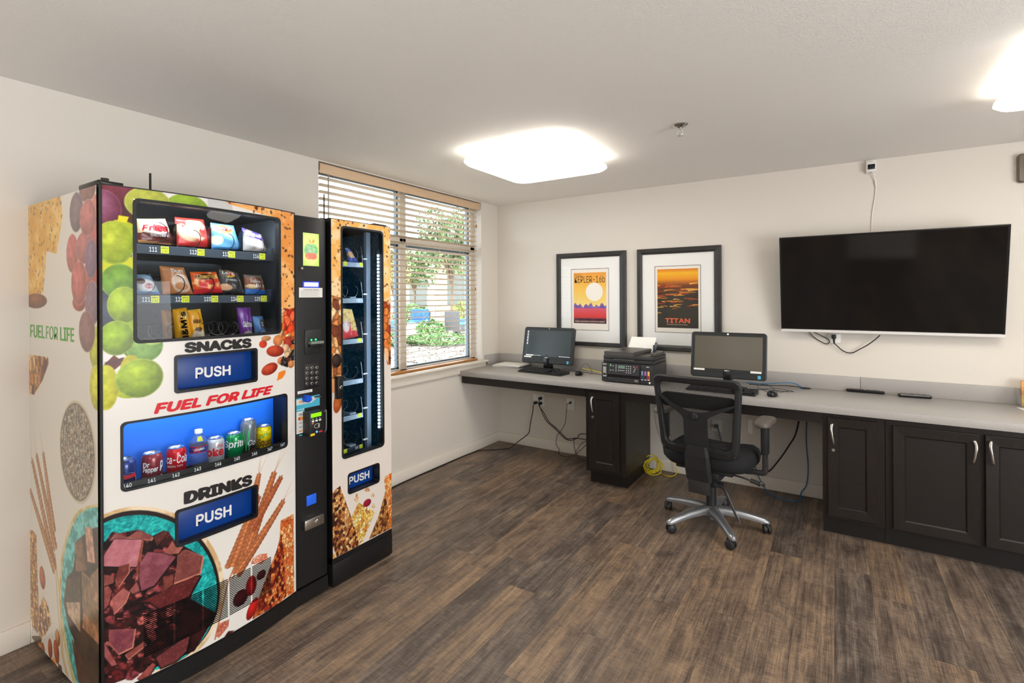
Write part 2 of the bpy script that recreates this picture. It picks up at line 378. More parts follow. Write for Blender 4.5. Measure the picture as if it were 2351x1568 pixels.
# ------------------------------------------------------------------ window
M_vinyl = mat('window vinyl', (203, 194, 182), .45)
M_alu = mat('dark glazing gasket', (96, 108, 116), .5)
M_pane = glass_mat('window glass', (246, 250, 250))
wr = thing('window_1', 'two-light window behind the wooden blind on the left wall', 'window', (-.1, (WY0+WY1)/2, WZ0)); wr['kind'] = 'structure'
fx0, fx1 = -.155, -.085; MY0, MY1, TZ0, TZ1 = -1.264, -1.191, 1.862, 1.914
q = MB()
for a, b, c, d in ((WY0, WY0+.06, WZ0, WZ1), (WY1-.065, WY1, WZ0, WZ1), (WY0, WY1, WZ0, WZ0+.03), (WY0, WY1, WZ1-.04, WZ1), (MY0, MY1, WZ0, WZ1), (WY0, WY1, TZ0, TZ1)):
    q.box((fx0, a, c), (fx1, b, d), bev=.004)
q.build('window_frame', M_vinyl, wr)
q = MB()
for a, b in ((WY0+.06, MY0), (MY1, WY1-.065)):
    for c, d in ((WZ0+.03, TZ0), (TZ1, WZ1-.04)):
        for e in ((a, a+.016, c, d), (b-.016, b, c, d), (a, b, c, c+.016), (a, b, d-.016, d)): q.box((-.135, e[0], e[2]), (-.105, e[1], e[3]))
q.build('glazing_gasket', M_alu, wr)
for a, b in ((WY0+.07, MY0-.008), (MY1+.008, WY1-.073)):
    for c, d in ((WZ0+.04, TZ0-.008), (TZ1+.008, WZ1-.05)):
        MB().quad([(-.12, a, c), (-.12, b, c), (-.12, b, d), (-.12, a, d)]).build('pane', M_pane, wr)
q = MB(); q.box((-.085, WY0, WZ0-.012), (.0, WY1, WZ0)); q.box((-.01, WY0-.05, WZ0-.014), (.052, -.235, WZ0+.006), bev=.007); q.build('window_sill', M_trim, wr)
struct('trim_1', MB().box((.0, WY0-.04, .748), (.02, -.2, WZ0-.014), bev=.003), M_trim)
# ------------------------------------------------------------------ wooden blind
M_slat = mat('pale wood slat', (212, 196, 174), .45, noise=((199, 180, 155), 6, (1, 1, 40), .3, .7))
M_val = mat('pale wood valance', (221, 193, 161), .45, noise=((208, 176, 142), 4, (1, 1.5, 60), .3, .7))
M_brn = mat('honey wood rail', (176, 122, 62), .4, noise=((150, 98, 44), 5, (1, 1, 40), .3, .7))
M_cord = mat('blind cord', (214, 205, 190), .8)
bl = thing('window_blind', 'pale wooden slat blind lowered over the window behind the narrow machine', 'blind', (-.03, (WY0+WY1)/2, WZ0))
by0, by1 = WY0+.014, WY1-.012
q = MB(); q.box((-.018, by0+.004, 2.262), (-.008, by1+.004, 2.326), bev=.004); q.box((-.02, by0+.002, 2.318), (-.006, by1+.004, 2.327), bev=.003); q.build('valance', M_val, bl)
MB().box((-.075, by0+.01, 2.285), (-.022, by1-.01, 2.325)).build('headrail', M_slat, bl)
q = MB(); tl = math.radians(11)
z = 2.240; zs = []
while z > .885:
    zs.append(z); q.X = Matrix.Translation((-.045, 0, z)) @ Matrix.Rotation(-tl, 4, 'Y'); q.box((-.025, by0+.012, -.0014), (.025, by1-.03, .0014), bev=.0012, seg=1); z -= .0462
q.X = None; q.build('slats', M_slat, bl)
MB().box((-.072, by0+.012, WZ0+.004), (-.018, by1-.03, WZ0+.022), bev=.004).build('bottom_rail', M_brn, bl)
q = MB()
for yy in (by0+.12, by0+.46, -1.24, -.86, -.52):
    for xx in (-.021, -.069): q.cyl((xx, yy, WZ0+.02), (xx, yy, 2.28), .0009, n=5)
    for zz in zs: q.cyl((-.021, yy, zz+.004), (-.069, yy, zz-.004), .0008, n=4)
q.build('ladder_cords', M_cord, bl)
q = MB(); q.cyl((-.012, -.355, 1.52), (-.012, -.355, 2.27), .0009, n=5); q.cyl((-.012, -.338, 2.12), (-.012, -.338, 2.27), .0009, n=5); q.build('pull_cords', M_cord, bl)
for zz, yy in ((1.505, -.355), (2.10, -.338)): MB().lathe([(.003, .022), (.006, .016), (.006, .008), (.010, 0), (.009, -.006)], (-.012, yy, zz), n=12).build('tassel', M_brn, bl)
MB().cyl((-.006, by0+.066, 1.72), (-.006, by0+.066, 2.262), .0042, n=6).build('tilt_wand', mat('tilt wand', (170, 158, 138), .4), bl)

# ------------------------------------------------------------------ ceiling lights
M_diff = emis('glowing acrylic diffuser', (255, 249, 238), LAMP)
M_base = mat('white enamel', (238, 236, 230), .4)
def lamp(x, y, label, dx=0):
    t = thing('ceiling_light', label, 'ceiling light', (x, y, H), 0, 'square ceiling lights')
    MB().box((x-.298, y-.304, H-.056), (x+.298, y+.304, H), bev=.004).build('fixture_base', M_base, t)
    MB().prism(rr(.655, .655, .07, 6, x, y), lambda a, b, d: (a, b, H-d), .050, .056).build('rim_plate', M_base, t)
    q = MB(); R = []
    for ins, d in ((-.003, .0565), (-.006, .070), (.010, .086), (.05, .098), (.12, .103)):
        R.append(([(x+a, y+b) for a, b in rr(.70-2*ins, .70-2*ins, .085, 6)], -d))
    q.loft(R, lambda a, b, d: (a, b, H+d), 0, True, True, True); q.build('diffuser', M_diff, t)
lamp(1.25, -1.375, 'square glowing ceiling light in the middle, nearest the window blind')
lamp(3.80, -1.375, 'square glowing ceiling light cut off at the top right edge')
lamp(1.25, -7.1, 'unseen square ceiling light added in the hall for ambient light, window side')  # both hall fixtures are unseen, added for ambient light
lamp(3.80, -6.9, 'unseen square ceiling light added in the hall for ambient light, far side')
# sprinkler
M_chr = mat('chrome', (205, 205, 205), .18, metal=1.); M_nick = mat('brushed nickel', (186, 182, 174), .3, metal=1.)
P = pZ(H, 1562, 286); t = thing('sprinkler', 'small chrome sprinkler head on the ceiling right of the lit lamp', 'sprinkler', (P[0], P[1], H))
MB().lathe([(.001, 0), (.04, 0), (.04, -.004), (.03, -.012), (.018, -.016), (.012, -.02)], (P[0], P[1], H), n=28).build('escutcheon', M_chr, t)
q = MB(); q.cyl((P[0], P[1], H), (P[0], P[1], H-.03), .009, n=12)
for s in (-1, 1): q.tube([(P[0]+s*.008, P[1], H-.028), (P[0]+s*.014, P[1], H-.042), (P[0]+s*.003, P[1], H-.06)], .0022, 6)
q.build('frame', M_chr, t); MB().cyl((P[0], P[1], H-.06), (P[0], P[1], H-.063), .014, n=16).build('deflector', M_chr, t)
# ================================================================== THE VENDING MACHINES
M_wrap = mat('printed vinyl wrap', rough=.3, spec=.3, coat=.08, vcol=True, coat_rough=.12)
M_wrapg = mat('glossy printed side wrap', rough=.3, spec=.4, coat=.30, vcol=True, coat_rough=.04)
M_blk = mat('black powder coat', (22, 22, 23), .38, spec=.45, bump=(900, .1, .001))
M_pan = mat('charcoal panel', (30, 30, 31), .42, spec=.4, bump=(700, .12, .001))
M_gask = mat('black rubber gasket', (16, 17, 19), .5)
M_glass = glass_mat('door glass', (244, 249, 250), .55)
M_flap = mat('blue delivery flap', (6, 60, 140), .35)
M_white = mat('white lettering', (238, 238, 236), .5); M_ink = mat('black lettering', (28, 24, 24), .5); M_red = mat('red lettering', (214, 18, 34), .5)
M_green = mat('green lettering', (104, 180, 84), .5)
M_int = mat('dark steel interior', (92, 99, 106), .5, metal=.3); M_led2 = emis('white LED bar', (235, 244, 255), 38.0); M_int2 = mat('teal dark interior', (24, 76, 104), .45, noise=((60, 130, 160), 60, (1, 1, 1), .45, .7))
M_bluei = mat('bright blue back panel', (28, 110, 226), .45)
M_tray = mat('grey steel tray', (62, 72, 84), .4, metal=.3); M_trayl = mat('pale steel tray', (150, 170, 190), .35, metal=.4)
M_tag = mat('yellow price sticker', (226, 232, 60), .6); M_wire = mat('bare spiral wire', (150, 152, 156), .3, metal=.9); M_wire2 = mat('dark spiral wire', (40, 42, 46), .35, metal=.6)
M_led = emis('cool LED strip', (225, 240, 255), 28.0); M_ledw = emis('white tube', (235, 244, 255), 20.0)
M_paper = mat('white paper', (236, 234, 228), .7)
DY0, DY1, DZ0, DZ1 = -3.479, -2.753, .082, 1.828
def D(a, b, off=0.):
    u = (a-DY0)/(DY1-DY0); return np.stack([.742+.042*(1-(2*u-1)**2)+off+0*b, a+0*b, b+0*a], -1)
def dpx(px, py):
    d = ray(px, py); x = .76
    for _ in range(12):
        P = CAM+(x-CAM[0])/d[0]*d; x = float(D(P[1], P[2])[0])
    return np.array([P[1], P[2]])
def S2(a, b, off=0.): return np.stack([.755+off+0*(a+b), a+0*b, b+0*a], -1)
def s2px(px, py): return pX(.755, px, py)[1:]
def CO(a, b, off=0.): return np.stack([.74+off+0*(a+b), a+0*b, b+0*a], -1)
def copx(px, py, x=.74): return pX(x, px, py)[1:]
SY = -3.487
def SI(a, b, off=0.): return np.stack([a+0*b, SY-off+0*(a+b), b+0*a], -1)
def sipx(px, py): P = pY(SY, px, py); return np.array([P[0], P[2]])
SN = (-3.390, -2.835, 1.283, 1.790); DR = (-3.428, -2.803, .767, 1.0015); PU1 = (-3.268, -2.956, 1.0875, 1.221); PU2 = (-3.268, -2.958, .513, .643); VE = (-3.371, -2.889, .155, .309)
SEED_PAL = [(206, 150, 84), (170, 104, 52), (226, 178, 112), (120, 60, 34), (190, 126, 66), (238, 196, 130), (92, 40, 26), (214, 140, 60)]
NUT_PAL = [(196, 92, 40), (222, 150, 92), (150, 40, 24), (232, 190, 140), (214, 110, 40), (90, 40, 28), (240, 206, 160)]
RED_PAL = [(150, 52, 30), (206, 112, 50), (110, 24, 20), (222, 140, 80), (84, 26, 22), (190, 80, 40)]
ORG_PAL = [(228, 130, 66), (240, 168, 96), (210, 96, 40), (246, 190, 130), (222, 116, 60)]
CRK = speck((232, 150, 70), (246, 186, 116), .05, 4)
def seeds(c, cpx, poly, n, sd, col=(84, 52, 40)):
    """Dark seeds scattered inside an outline given in picture points."""
    rg = random.Random(sd); xs = [p[0] for p in poly]; ys = [p[1] for p in poly]; k = 0
    while k < n:
        x, y = rg.uniform(min(xs), max(xs)), rg.uniform(min(ys), max(ys)); ins = False
        for (x0, y0), (x1, y1) in zip(poly, poly[1:]+poly[:1]):
            if (y0 > y) != (y1 > y) and x < (x1-x0)*(y-y0)/(y1-y0)+x0: ins = not ins
        k += 1
        if ins:
            s = rg.choice((.4, .6, 1., 1.3)); c.ell(cpx(x, y), .0042*s, .0066*s, np.array(col)*rg.uniform(.7, 1.3), rg.uniform(-1.5, 1.5), op=.85)
def epx(c, cpx, x, y, rx, ry, col, **k):
    a = np.array(cpx(x-rx, y)); b = np.array(cpx(x+rx, y)); t = np.array(cpx(x, y-ry)); d = np.array(cpx(x, y+ry)); c.ell((a+b+t+d)[:2]/4, abs(b[0]-a[0])/2, abs(t[1]-d[1])/2, col, **k)
def ppx(c, cpx, P, col, **k): c.poly([cpx(x, y) for x, y in P], col, **k)
def off(P, s, o): return [(o[0]+x/s, o[1]+y/s) for x, y in P]
def wheat(c, cpx, a, b, n, wd, col=(206, 132, 84)):
    a, b = np.array(cpx(*a)[:2]), np.array(cpx(*b)[:2]); d = b-a; L = np.hypot(*d); d /= L; nn = np.array([-d[1], d[0]]); an = math.atan2(d[1], d[0])
    for k in range(n):
        p = a+d*L*k/n
        for s in (-1, 1, 0):
            w_ = wd*(1-.55*k/n)
            c.ell(p+nn*s*w_*.34+d*(0 if s else L*.4/n), L*.8/n, w_*.24, np.array(col)*(.92 if s else 1.1), an+s*.32, edge=(130, 62, 36), seed=k)
def awns(c, cpx, tip, ends, col=(200, 150, 120)):
    for e in ends: c.stroke([cpx(*tip), cpx(*e)], .0022, col, .0008, op=.75)
# ---------------------------------------------------------------- door print
dc = Canvas(DY0, DY1, DZ0, DZ1, .0021, .0021, (229, 225, 219))
k = dict(edge=(92, 116, 6), rim=(232, 238, 150))
ppx(dc, dpx, [(225, 410), (305, 420), (310, 520), (300, 620), (268, 520), (225, 480)], (74, 30, 34))
epx(dc, dpx, 285, 430, 55, 44, (142, 62, 76), edge=(78, 22, 34), seed=2)
epx(dc, dpx, 238, 480, 42, 45, (164, 104, 132), edge=(92, 20, 48), rim=(216, 170, 180), seed=3)
epx(dc, dpx, 430, 482, 52, 36, (158, 188, 60), seed=4, edge=(112, 142, 30), rim=(210, 220, 140))
epx(dc, dpx, 340, 468, 54, 38, (190, 194, 78), seed=5, edge=(150, 158, 60), rim=(232, 226, 170))
ppx(dc, dpx, [(228, 590), (312, 590), (312, 640), (228, 640)], (200, 204, 16)); ppx(dc, dpx, [(262, 505), (312, 500), (312, 560), (262, 560)], (176, 190, 20))
ppx(dc, dpx, [(285, 492), (306, 500), (306, 515), (272, 500)], (70, 26, 14)); ppx(dc, dpx, [(272, 494), (296, 498), (290, 512), (270, 508)], (226, 214, 20))
epx(dc, dpx, 303, 545, 18, 26, (198, 208, 26), seed=6, **k)
ppx(dc, dpx, [(228, 660), (270, 690), (275, 780), (228, 780)], (52, 56, 70)); epx(dc, dpx, 244, 720, 28, 44, (70, 76, 96), edge=(30, 32, 44), seed=8)
epx(dc, dpx, 262, 557, 48, 50, (196, 208, 60), seed=7, edge=(128, 150, 12), rim=(226, 232, 140))
epx(dc, dpx, 275, 646, 44, 40, (118, 164, 42), seed=9, edge=(84, 124, 14), rim=(190, 210, 100))
epx(dc, dpx, 300, 760, 30, 60, (150, 176, 20), seed=10, edge=(90, 120, 10))
epx(dc, dpx, 332, 795, 43, 36, (140, 180, 84), seed=11, edge=(94, 134, 52), rim=(196, 210, 130)); epx(dc, dpx, 352, 770, 30, 22, (196, 216, 110), seed=12, edge=(170, 196, 90))
epx(dc, dpx, 285, 700, 39, 42, (176, 204, 40), seed=13, **k)
ppx(dc, dpx, [(238, 838), (262, 815), (284, 832), (262, 850), (240, 846)], (96, 36, 14)); epx(dc, dpx, 300, 845, 24, 30, (196, 190, 10), seed=14, edge=(160, 150, 8))
epx(dc, dpx, 268, 776, 42, 40, (162, 200, 22), seed=15, **k)
ppx(dc, dpx, [(240, 832), (285, 820), (282, 828), (262, 842), (246, 846)], (84, 30, 14))
epx(dc, dpx, 300, 896, 36, 18, (178, 190, 10), seed=16, edge=(150, 166, 8)); epx(dc, dpx, 243, 890, 30, 52, (206, 208, 14), seed=17, edge=(170, 168, 6), rim=(236, 230, 110))
epx(dc, dpx, 321, 868, 55, 45, (178, 206, 34), seed=18, **k)
# cracker frame and nuts at the upper right
ck = [(478, 440), (545, 468), (676, 484), (676, 716), (645, 708), (644, 505), (530, 470)]
ppx(dc, dpx, [(474, 440), (530, 462), (536, 486), (478, 476)], (196, 194, 192)); ppx(dc, dpx, ck, CRK); seeds(dc, dpx, ck, 300, 5)
ppx(dc, dpx, [(644, 705), (676, 712), (676, 842), (660, 842), (650, 800), (640, 768)], granola(NUT_PAL, .024, 3))
ppx(dc, dpx, [(650, 716), (676, 706), (676, 760), (654, 770)], granola([(226, 70, 34), (196, 44, 26), (238, 104, 60)], .03, 8))
for a in ((604, 790, 9, 9, (232, 72, 40)), (611, 777, 11, 6, (216, 150, 100)), (638, 782, 11, 13, (232, 142, 84)), (661, 786, 10, 14, (186, 62, 46)), (655, 800, 9, 10, (236, 190, 150)), (646, 828, 9, 9, (224, 130, 80)), (668, 836, 7, 9, (232, 150, 90))):
    epx(dc, dpx, *a[:4], a[4], edge=np.array(a[4])*.72, seed=int(a[0]))
for x, y, rx, ry, r in ((632, 806, 20, 13, .1), (619, 847, 19, 13, -.25)): epx(dc, dpx, x, y, rx, ry, (204, 82, 50), rot=-r, edge=(126, 30, 20), seed=int(x))
ppx(dc, dpx, off([(780, 1130), (890, 1080), (940, 1080), (930, 1160), (860, 1260), (740, 1320)], 9.8, (560, 740)), (238, 130, 40))
for P in ([(880, 755), (960, 800), (1000, 960), (990, 1015), (830, 965), (820, 880)], [(1060, 630), (1130, 600), (1140, 850), (1080, 870), (1000, 800)], [(1060, 430), (1130, 360), (1140, 500), (1080, 490)]): ppx(dc, dpx, off(P, 9.8, (560, 740)), granola([(34, 28, 26), (60, 50, 48), (20, 16, 16), (110, 100, 96)], .008, 4))
# bowl of chocolate
bo = [(322+194*math.cos(math.radians(t)), 1354+192*math.sin(math.radians(t))) for t in range(0, 360, 6)]; bi = [(320+185*math.cos(math.radians(t)), 1356+185*math.sin(math.radians(t))) for t in range(0, 360, 6)]; bj = [(319+180*math.cos(math.radians(t)), 1362+180*math.sin(math.radians(t))) for t in range(0, 360, 6)]
ppx(dc, dpx, bo, speck((236, 216, 186), (206, 170, 120), .03, 6)); ppx(dc, dpx, bi, (38, 26, 24)); ppx(dc, dpx, bj, speck((0, 146, 150), (44, 222, 214), .016, 12, .25, .75))
ppx(dc, dpx, bj, speck((0, 50, 54), (90, 226, 220), .006, 15, .3, .8), op=.35)
Z7 = lambda P: off(P, 5.807, (240, 1150)); Z2 = lambda P: off(P, 2.58, (40, 960))
ppx(dc, dpx, Z7([(-60, 640), (0, 560), (100, 410), (200, 430), (460, 380), (640, 470), (780, 395), (850, 410), (960, 560), (1060, 600), (1310, 740), (1270, 1000), (1120, 1290), (1500, 1500), (1380, 1700), (1200, 2000), (-60, 2500)]), speck((20, 9, 9), (58, 22, 22), .03, 3))
rg = random.Random(11)
for kx in range(230):
    x, y = rg.uniform(-20, 1250), rg.uniform(430, 2350); s = rg.uniform(26, 110)
    if x > 1180-max(0, (y-1250))*.55 or (y < 620 and x > 900): continue
    a0 = rg.uniform(0, 6.28); cc = rg.choice([(100, 38, 38), (128, 56, 54), (76, 24, 26), (156, 80, 76), (40, 14, 15), (116, 50, 56), (30, 12, 12)])
    ppx(dc, dpx, Z7([(x+s*rg.uniform(.5, 1.1)*math.cos(a0+t), y+.8*s*rg.uniform(.5, 1.1)*math.sin(a0+t)) for t in (0, 1.2, 2.2, 3.3, 4.4, 5.4)]), speck(np.array(cc)*.72, np.array(cc)*1.35, .008, kx))
    if kx % 4 == 0: dc.stroke([dpx(*Z7([(x-s*.5, y+rg.uniform(-20, 20))])[0]), dpx(*Z7([(x+s*.5, y+rg.uniform(-20, 20))])[0])], .0032, (196, 110, 96), .0012)
def slab(P, c0, c1, sd, z=Z7):
    q_ = z(P); cx = sum(p[0] for p in q_)/len(q_); cy = sum(p[1] for p in q_)/len(q_)
    ppx(dc, dpx, [(cx+(x-cx)*1.07+.8, cy+(y-cy)*1.07+1.2) for x, y in q_], (206, 130, 110) if sd % 3 == 0 else (16, 6, 6)); ppx(dc, dpx, q_, speck(c0, c1, .02, sd, .3, .8)); ppx(dc, dpx, q_, speck((250, 190, 176), c1, .0035, sd+1, .20, .3), op=.30)
slab([(150, 420), (300, 480), (310, 510), (60, 530)], (116, 62, 60), (150, 90, 84), 2); slab([(300, 490), (460, 385), (640, 480), (620, 520)], (112, 56, 52), (150, 84, 76), 3); slab([(650, 480), (780, 395), (850, 410), (800, 500), (700, 600)], (66, 28, 26), (96, 44, 40), 4)
slab([(130, 510), (500, 515), (480, 700), (425, 880), (-30, 870), (-30, 760)], (168, 92, 104), (196, 128, 134), 5); slab([(430, 880), (500, 515), (510, 560), (450, 960), (410, 1060)], (110, 50, 34), (150, 74, 50), 6)
slab([(570, 680), (860, 700), (950, 750), (820, 920), (660, 1130), (490, 1200), (455, 1000), (470, 830)], (112, 50, 60), (150, 84, 98), 8); slab([(980, 700), (1080, 655), (1310, 740), (1270, 960), (930, 1090), (970, 850)], (104, 50, 48), (136, 74, 68), 9)
slab([(800, 690), (900, 540), (960, 600), (1050, 610), (990, 700), (870, 715)], (130, 68, 60), (176, 104, 90), 10); slab([(-30, 980), (130, 1000), (120, 1090), (-30, 1150)], (118, 60, 56), (150, 80, 72), 11); slab([(200, 870), (330, 835), (325, 950), (190, 1140), (140, 1040)], (92, 38, 34), (126, 60, 52), 12)
slab([(780, 1010), (920, 990), (910, 1120), (800, 1200)], (104, 46, 42), (136, 68, 58), 13); slab([(480, 1350), (1200, 1000), (1270, 1010), (1120, 1280), (740, 1440), (600, 1350)], (74, 22, 24), (104, 38, 38), 14); slab([(100, 1300), (240, 1170), (330, 1220), (280, 1350), (130, 1500)], (140, 70, 68), (180, 106, 100), 15)
slab([(-30, 1160), (50, 1130), (100, 1200), (60, 1380), (-30, 1480)], (122, 56, 54), (156, 84, 80), 16); slab([(330, 1200), (430, 1080), (470, 1200), (380, 1240)], (134, 70, 66), (166, 96, 90), 17)
slab([(545, 1255), (695, 1250), (680, 1355), (600, 1395), (545, 1330)], (98, 44, 58), (140, 70, 76), 18, Z2); slab([(505, 1310), (590, 1460), (560, 1470), (505, 1400)], (130, 62, 62), (170, 92, 90), 19, Z2); slab([(820, 1420), (960, 1320), (1020, 1290), (1000, 1380), (940, 1440), (850, 1480)], (88, 34, 38), (120, 56, 56), 20, Z2); slab([(640, 1400), (745, 1325), (760, 1345), (660, 1425)], (120, 50, 46), (150, 80, 70), 21, Z2)
slab([(710, 1540), (800, 1450), (820, 1460), (760, 1568)], (120, 50, 46), (160, 80, 74), 22, Z2)
# wheat, granola bars and crumbs at the lower right
Z6 = lambda x, y: (400+x/3.213, 1080+y/3.213)
for a, b in (((395, 830), (452, 690)), ((430, 800), (470, 700)), ((300, 1250), (395, 830))): dc.stroke([dpx(*Z6(*a)), dpx(*Z6(*b))], .006, (190, 120, 84))
awns(dc, dpx, Z6(620, 40), [Z6(660, -200), Z6(700, -140), Z6(640, -180)]); awns(dc, dpx, Z6(740, 10), [Z6(800, -180), Z6(830, -150), Z6(860, -260), Z6(780, -90)]); awns(dc, dpx, Z6(805, 215), [Z6(880, 60), Z6(870, 140), Z6(860, 100)])
wheat(dc, dpx, Z6(585, 200), Z6(628, 20), 9, .035); wheat(dc, dpx, Z6(435, 700), Z6(620, 180), 17, .062); wheat(dc, dpx, Z6(520, 640), Z6(742, 5), 20, .05); wheat(dc, dpx, Z6(575, 420), Z6(795, 40), 14, .042, (190, 110, 70)); wheat(dc, dpx, Z6(468, 750), Z6(812, 215), 18, .045)
def bar(P, pal, sd, sc=.011): ppx(dc, dpx, [Z6(*p) for p in P], granola(pal, sc, sd))
bar([(785, 370), (880, 320), (885, 900), (825, 935), (800, 640), (775, 520)], ORG_PAL, 5, .013); bar([(790, 460), (812, 640), (826, 930), (770, 985), (575, 1100), (640, 890), (720, 680), (755, 590)], RED_PAL, 7, .011)
bar([(565, 690), (580, 650), (625, 620), (685, 612), (690, 650), (640, 690)], [(236, 150, 120), (222, 120, 90), (246, 180, 150)], 8, .009); bar([(300, 1220), (330, 1130), (405, 1098), (400, 1150), (330, 1235)], [(216, 130, 104), (196, 100, 80)], 9, .009); bar([(370, 1225), (400, 1185), (445, 1180), (400, 1220)], [(90, 30, 34), (70, 22, 28)], 10)
for x, y, rx, ry, c0, ro in ((490, 940, 56, 58, (104, 26, 34), 0), (642, 770, 34, 34, (96, 30, 34), 0), (568, 850, 40, 72, (190, 30, 36), 0), (577, 1020, 36, 74, (206, 36, 30), -.5)):
    x_, y_ = Z6(x, y); epx(dc, dpx, x_, y_, rx/3.213, ry/3.213, c0, rot=ro, edge=np.array(c0)*.55, seed=x)
# louvres: dark slots in five columns
slots = []; nc = 5; cw = (VE[1]-VE[0]+.006)/nc
for i in range(nc):
    for j in range(22):
        b = VE[2]+(j+.5)*(VE[3]-VE[2])/22; slots.append((VE[0]+i*cw, VE[0]+(i+1)*cw-.007, b))
# ---------------------------------------------------------------- main machine
vm = thing('vending_machine', 'wide snack and drinks vending machine wrapped with grapes and chocolate', 'vending machine', (.4, -3.03, 0))
q = MB(); SB = SY+.002; q.box((.0, SB, 1.808), (.70, -2.577, 1.824)); q.box((.0, SB, .02), (.70, -2.577, .06)); q.box((.005, SB, .02), (.02, -2.577, 1.82)); q.box((.0, -2.60, .02), (.72, -2.577, 1.82)); q.box((.10, -2.772, .06), (.70, -2.755, 1.80))
q.box((.0, SB, .02), (.69, SY+.016, 1.822)); q.box((.0, -2.60, .02), (.02, -2.577, 1.82)); q.build('cabinet_body', M_blk, vm)
for a, b in ((.08, SY+.06), (.08, -2.64), (.62, SY+.06), (.62, -2.64)): MB().cyl((a, b, 0), (a, b, .025), .022, n=12).build('foot', M_blk, vm)
# side print
sc_ = Canvas(.0, .722, .022, 1.828, .0042, .0024, (227, 220, 208))
Z1 = lambda P: off(P, 2.6125, (40, 380))
ck = Z1([(50, 200), (255, 160), (271, 300), (235, 530), (175, 512), (155, 760), (120, 785), (90, 800), (40, 830)]); ppx(sc_, sipx, ck, speck((226, 168, 60), (244, 200, 112), .05, 9)); seeds(sc_, sipx, ck, 260, 9, (120, 96, 60))
epx(sc_, sipx, *Z1([(110, 812)])[0], 25, 17, (160, 100, 60), edge=(100, 56, 30), seed=31); ppx(sc_, sipx, Z1([(40, 1130), (185, 1150), (186, 1190), (150, 1290), (120, 1340), (100, 1375), (40, 1360)]), granola(SEED_PAL, .03, 6, 1.8))
for (x0, x1, y0, y1, c0) in ((370, 470, 60, 220, (150, 104, 96)), (312, 395, 160, 400, (128, 106, 112)), (440, 500, 170, 360, (196, 116, 100)), (430, 500, 330, 520, (180, 96, 90)), (293, 365, 410, 645, (190, 104, 98)), (395, 500, 560, 740, (186, 80, 66)), (350, 450, 395, 590, (178, 106, 104)), (405, 478, 440, 680, (132, 100, 122)), (330, 410, 770, 875, (168, 74, 60)), (373, 470, 200, 425, (190, 112, 108)), (322, 418, 570, 840, (186, 98, 92)), (430, 500, 960, 1220, (196, 198, 40)), (405, 490, 690, 965, (136, 104, 118)), (368, 465, 870, 1120, (142, 100, 98)), (433, 520, 1195, 1470, (206, 204, 30))):
    (px0, py0), (px1, py1) = Z1([(x0, y0), (x1, y1)]); epx(sc_, sipx, (px0+px1)/2, (py0+py1)/2, (px1-px0)/2, (py1-py0)/2, np.minimum(np.array(c0)*1.12, 255), edge=np.array(c0)*.8, rim=(236, 214, 208), seed=x0)
epx(sc_, sipx, 178, 1037, 42, 117, (206, 194, 166)); epx(sc_, sipx, 177, 1037, 39, 111, (110, 98, 80)); a_ = sipx(177, 1037)
a0, a1, t0, t1 = sipx(140, 1037), sipx(214, 1037), sipx(177, 929), sipx(177, 1145); sc_.ell((a0+a1+t0+t1)/4, (a1[0]-a0[0])/2, (t0[1]-t1[1])/2, granola([(150, 138, 120), (196, 186, 166), (110, 98, 82), (170, 140, 110)], .0085, 3))
W2 = lambda x, y: (40+x/2.58, 960+y/2.58)
for a in ((245, 1000), (238, 1100)): sc_.stroke([sipx(*W2(222, 800)), sipx(*W2(*a)), sipx(*W2(a[0]+25, 1400)), sipx(*W2(a[0]+70, 1600))], .008, (206, 170, 90), .008)
awns(sc_, sipx, W2(85, 240), [W2(72, 70), W2(60, 120)]); awns(sc_, sipx, W2(110, 210), [W2(95, 60), W2(105, 90)]); awns(sc_, sipx, W2(150, 200), [W2(130, 50), W2(140, 90)]); awns(sc_, sipx, W2(72, 420), [W2(60, 360)])
for a, b in (((215, 860), (85, 240)), ((222, 760), (112, 210)), ((214, 660), (152, 200)), ((218, 890), (74, 420))): wheat(sc_, sipx, W2(*a), W2(*b), 20, .045, (204, 158, 88))
sip = lambda P, *a, **k: ppx(sc_, sipx, [W2(*p) for p in P], *a, **k)
sip([(40, 660), (90, 665), (112, 690), (118, 900), (132, 1250), (118, 1275), (40, 1160)], granola([(216, 166, 96), (190, 130, 70), (232, 190, 120), (170, 104, 56)], .02, 3, 1.)); sip([(155, 1050), (182, 1110), (203, 1215), (165, 1285), (128, 1300), (130, 1120)], granola(SEED_PAL, .018, 4, 1.)); sip([(68, 1290), (150, 1290), (120, 1400), (68, 1340)], granola([(110, 80, 60), (90, 60, 40), (200, 130, 60)], .02, 4))
for x, y, rx, ry, ro in ((148, 945, 17, 66, .22), (150, 1370, 13, 40, .15), (194, 1366, 13, 58, 0), (231, 1384, 16, 66, .3), (238, 1300, 14, 48, .2)): epx(sc_, sipx, *W2(x, y), rx/2.58, ry/2.58, (190, 100, 56) if x != 238 else (216, 170, 100), rot=ro, edge=(140, 60, 30), seed=x)
sip([(190, 1440), (215, 1420), (232, 1450), (232, 1500), (200, 1470)], (232, 150, 40)); sip([(240, 1450), (262, 1470), (270, 1540), (245, 1520)], (96, 60, 60))
ol = [(500, 505), (440, 513), (400, 525), (350, 555), (310, 630), (280, 720), (258, 830), (247, 1000), (252, 1150), (270, 1300), (292, 1420), (340, 1600), (500, 1700)]
sip(ol, speck((224, 208, 150), (200, 170, 90), .04, 3)); sip([(500, 530)]+[(x+12+(8 if y > 1200 else 0), y+14) for x, y in ol[1:]], speck((60, 150, 146), (120, 214, 206), .02, 5)); sip([(500, 640), (420, 660), (350, 740), (330, 900), (290, 950), (276, 1100), (300, 1230), (330, 1300), (400, 1600), (500, 1700)], speck((52, 38, 28), (84, 62, 44), .05, 4))
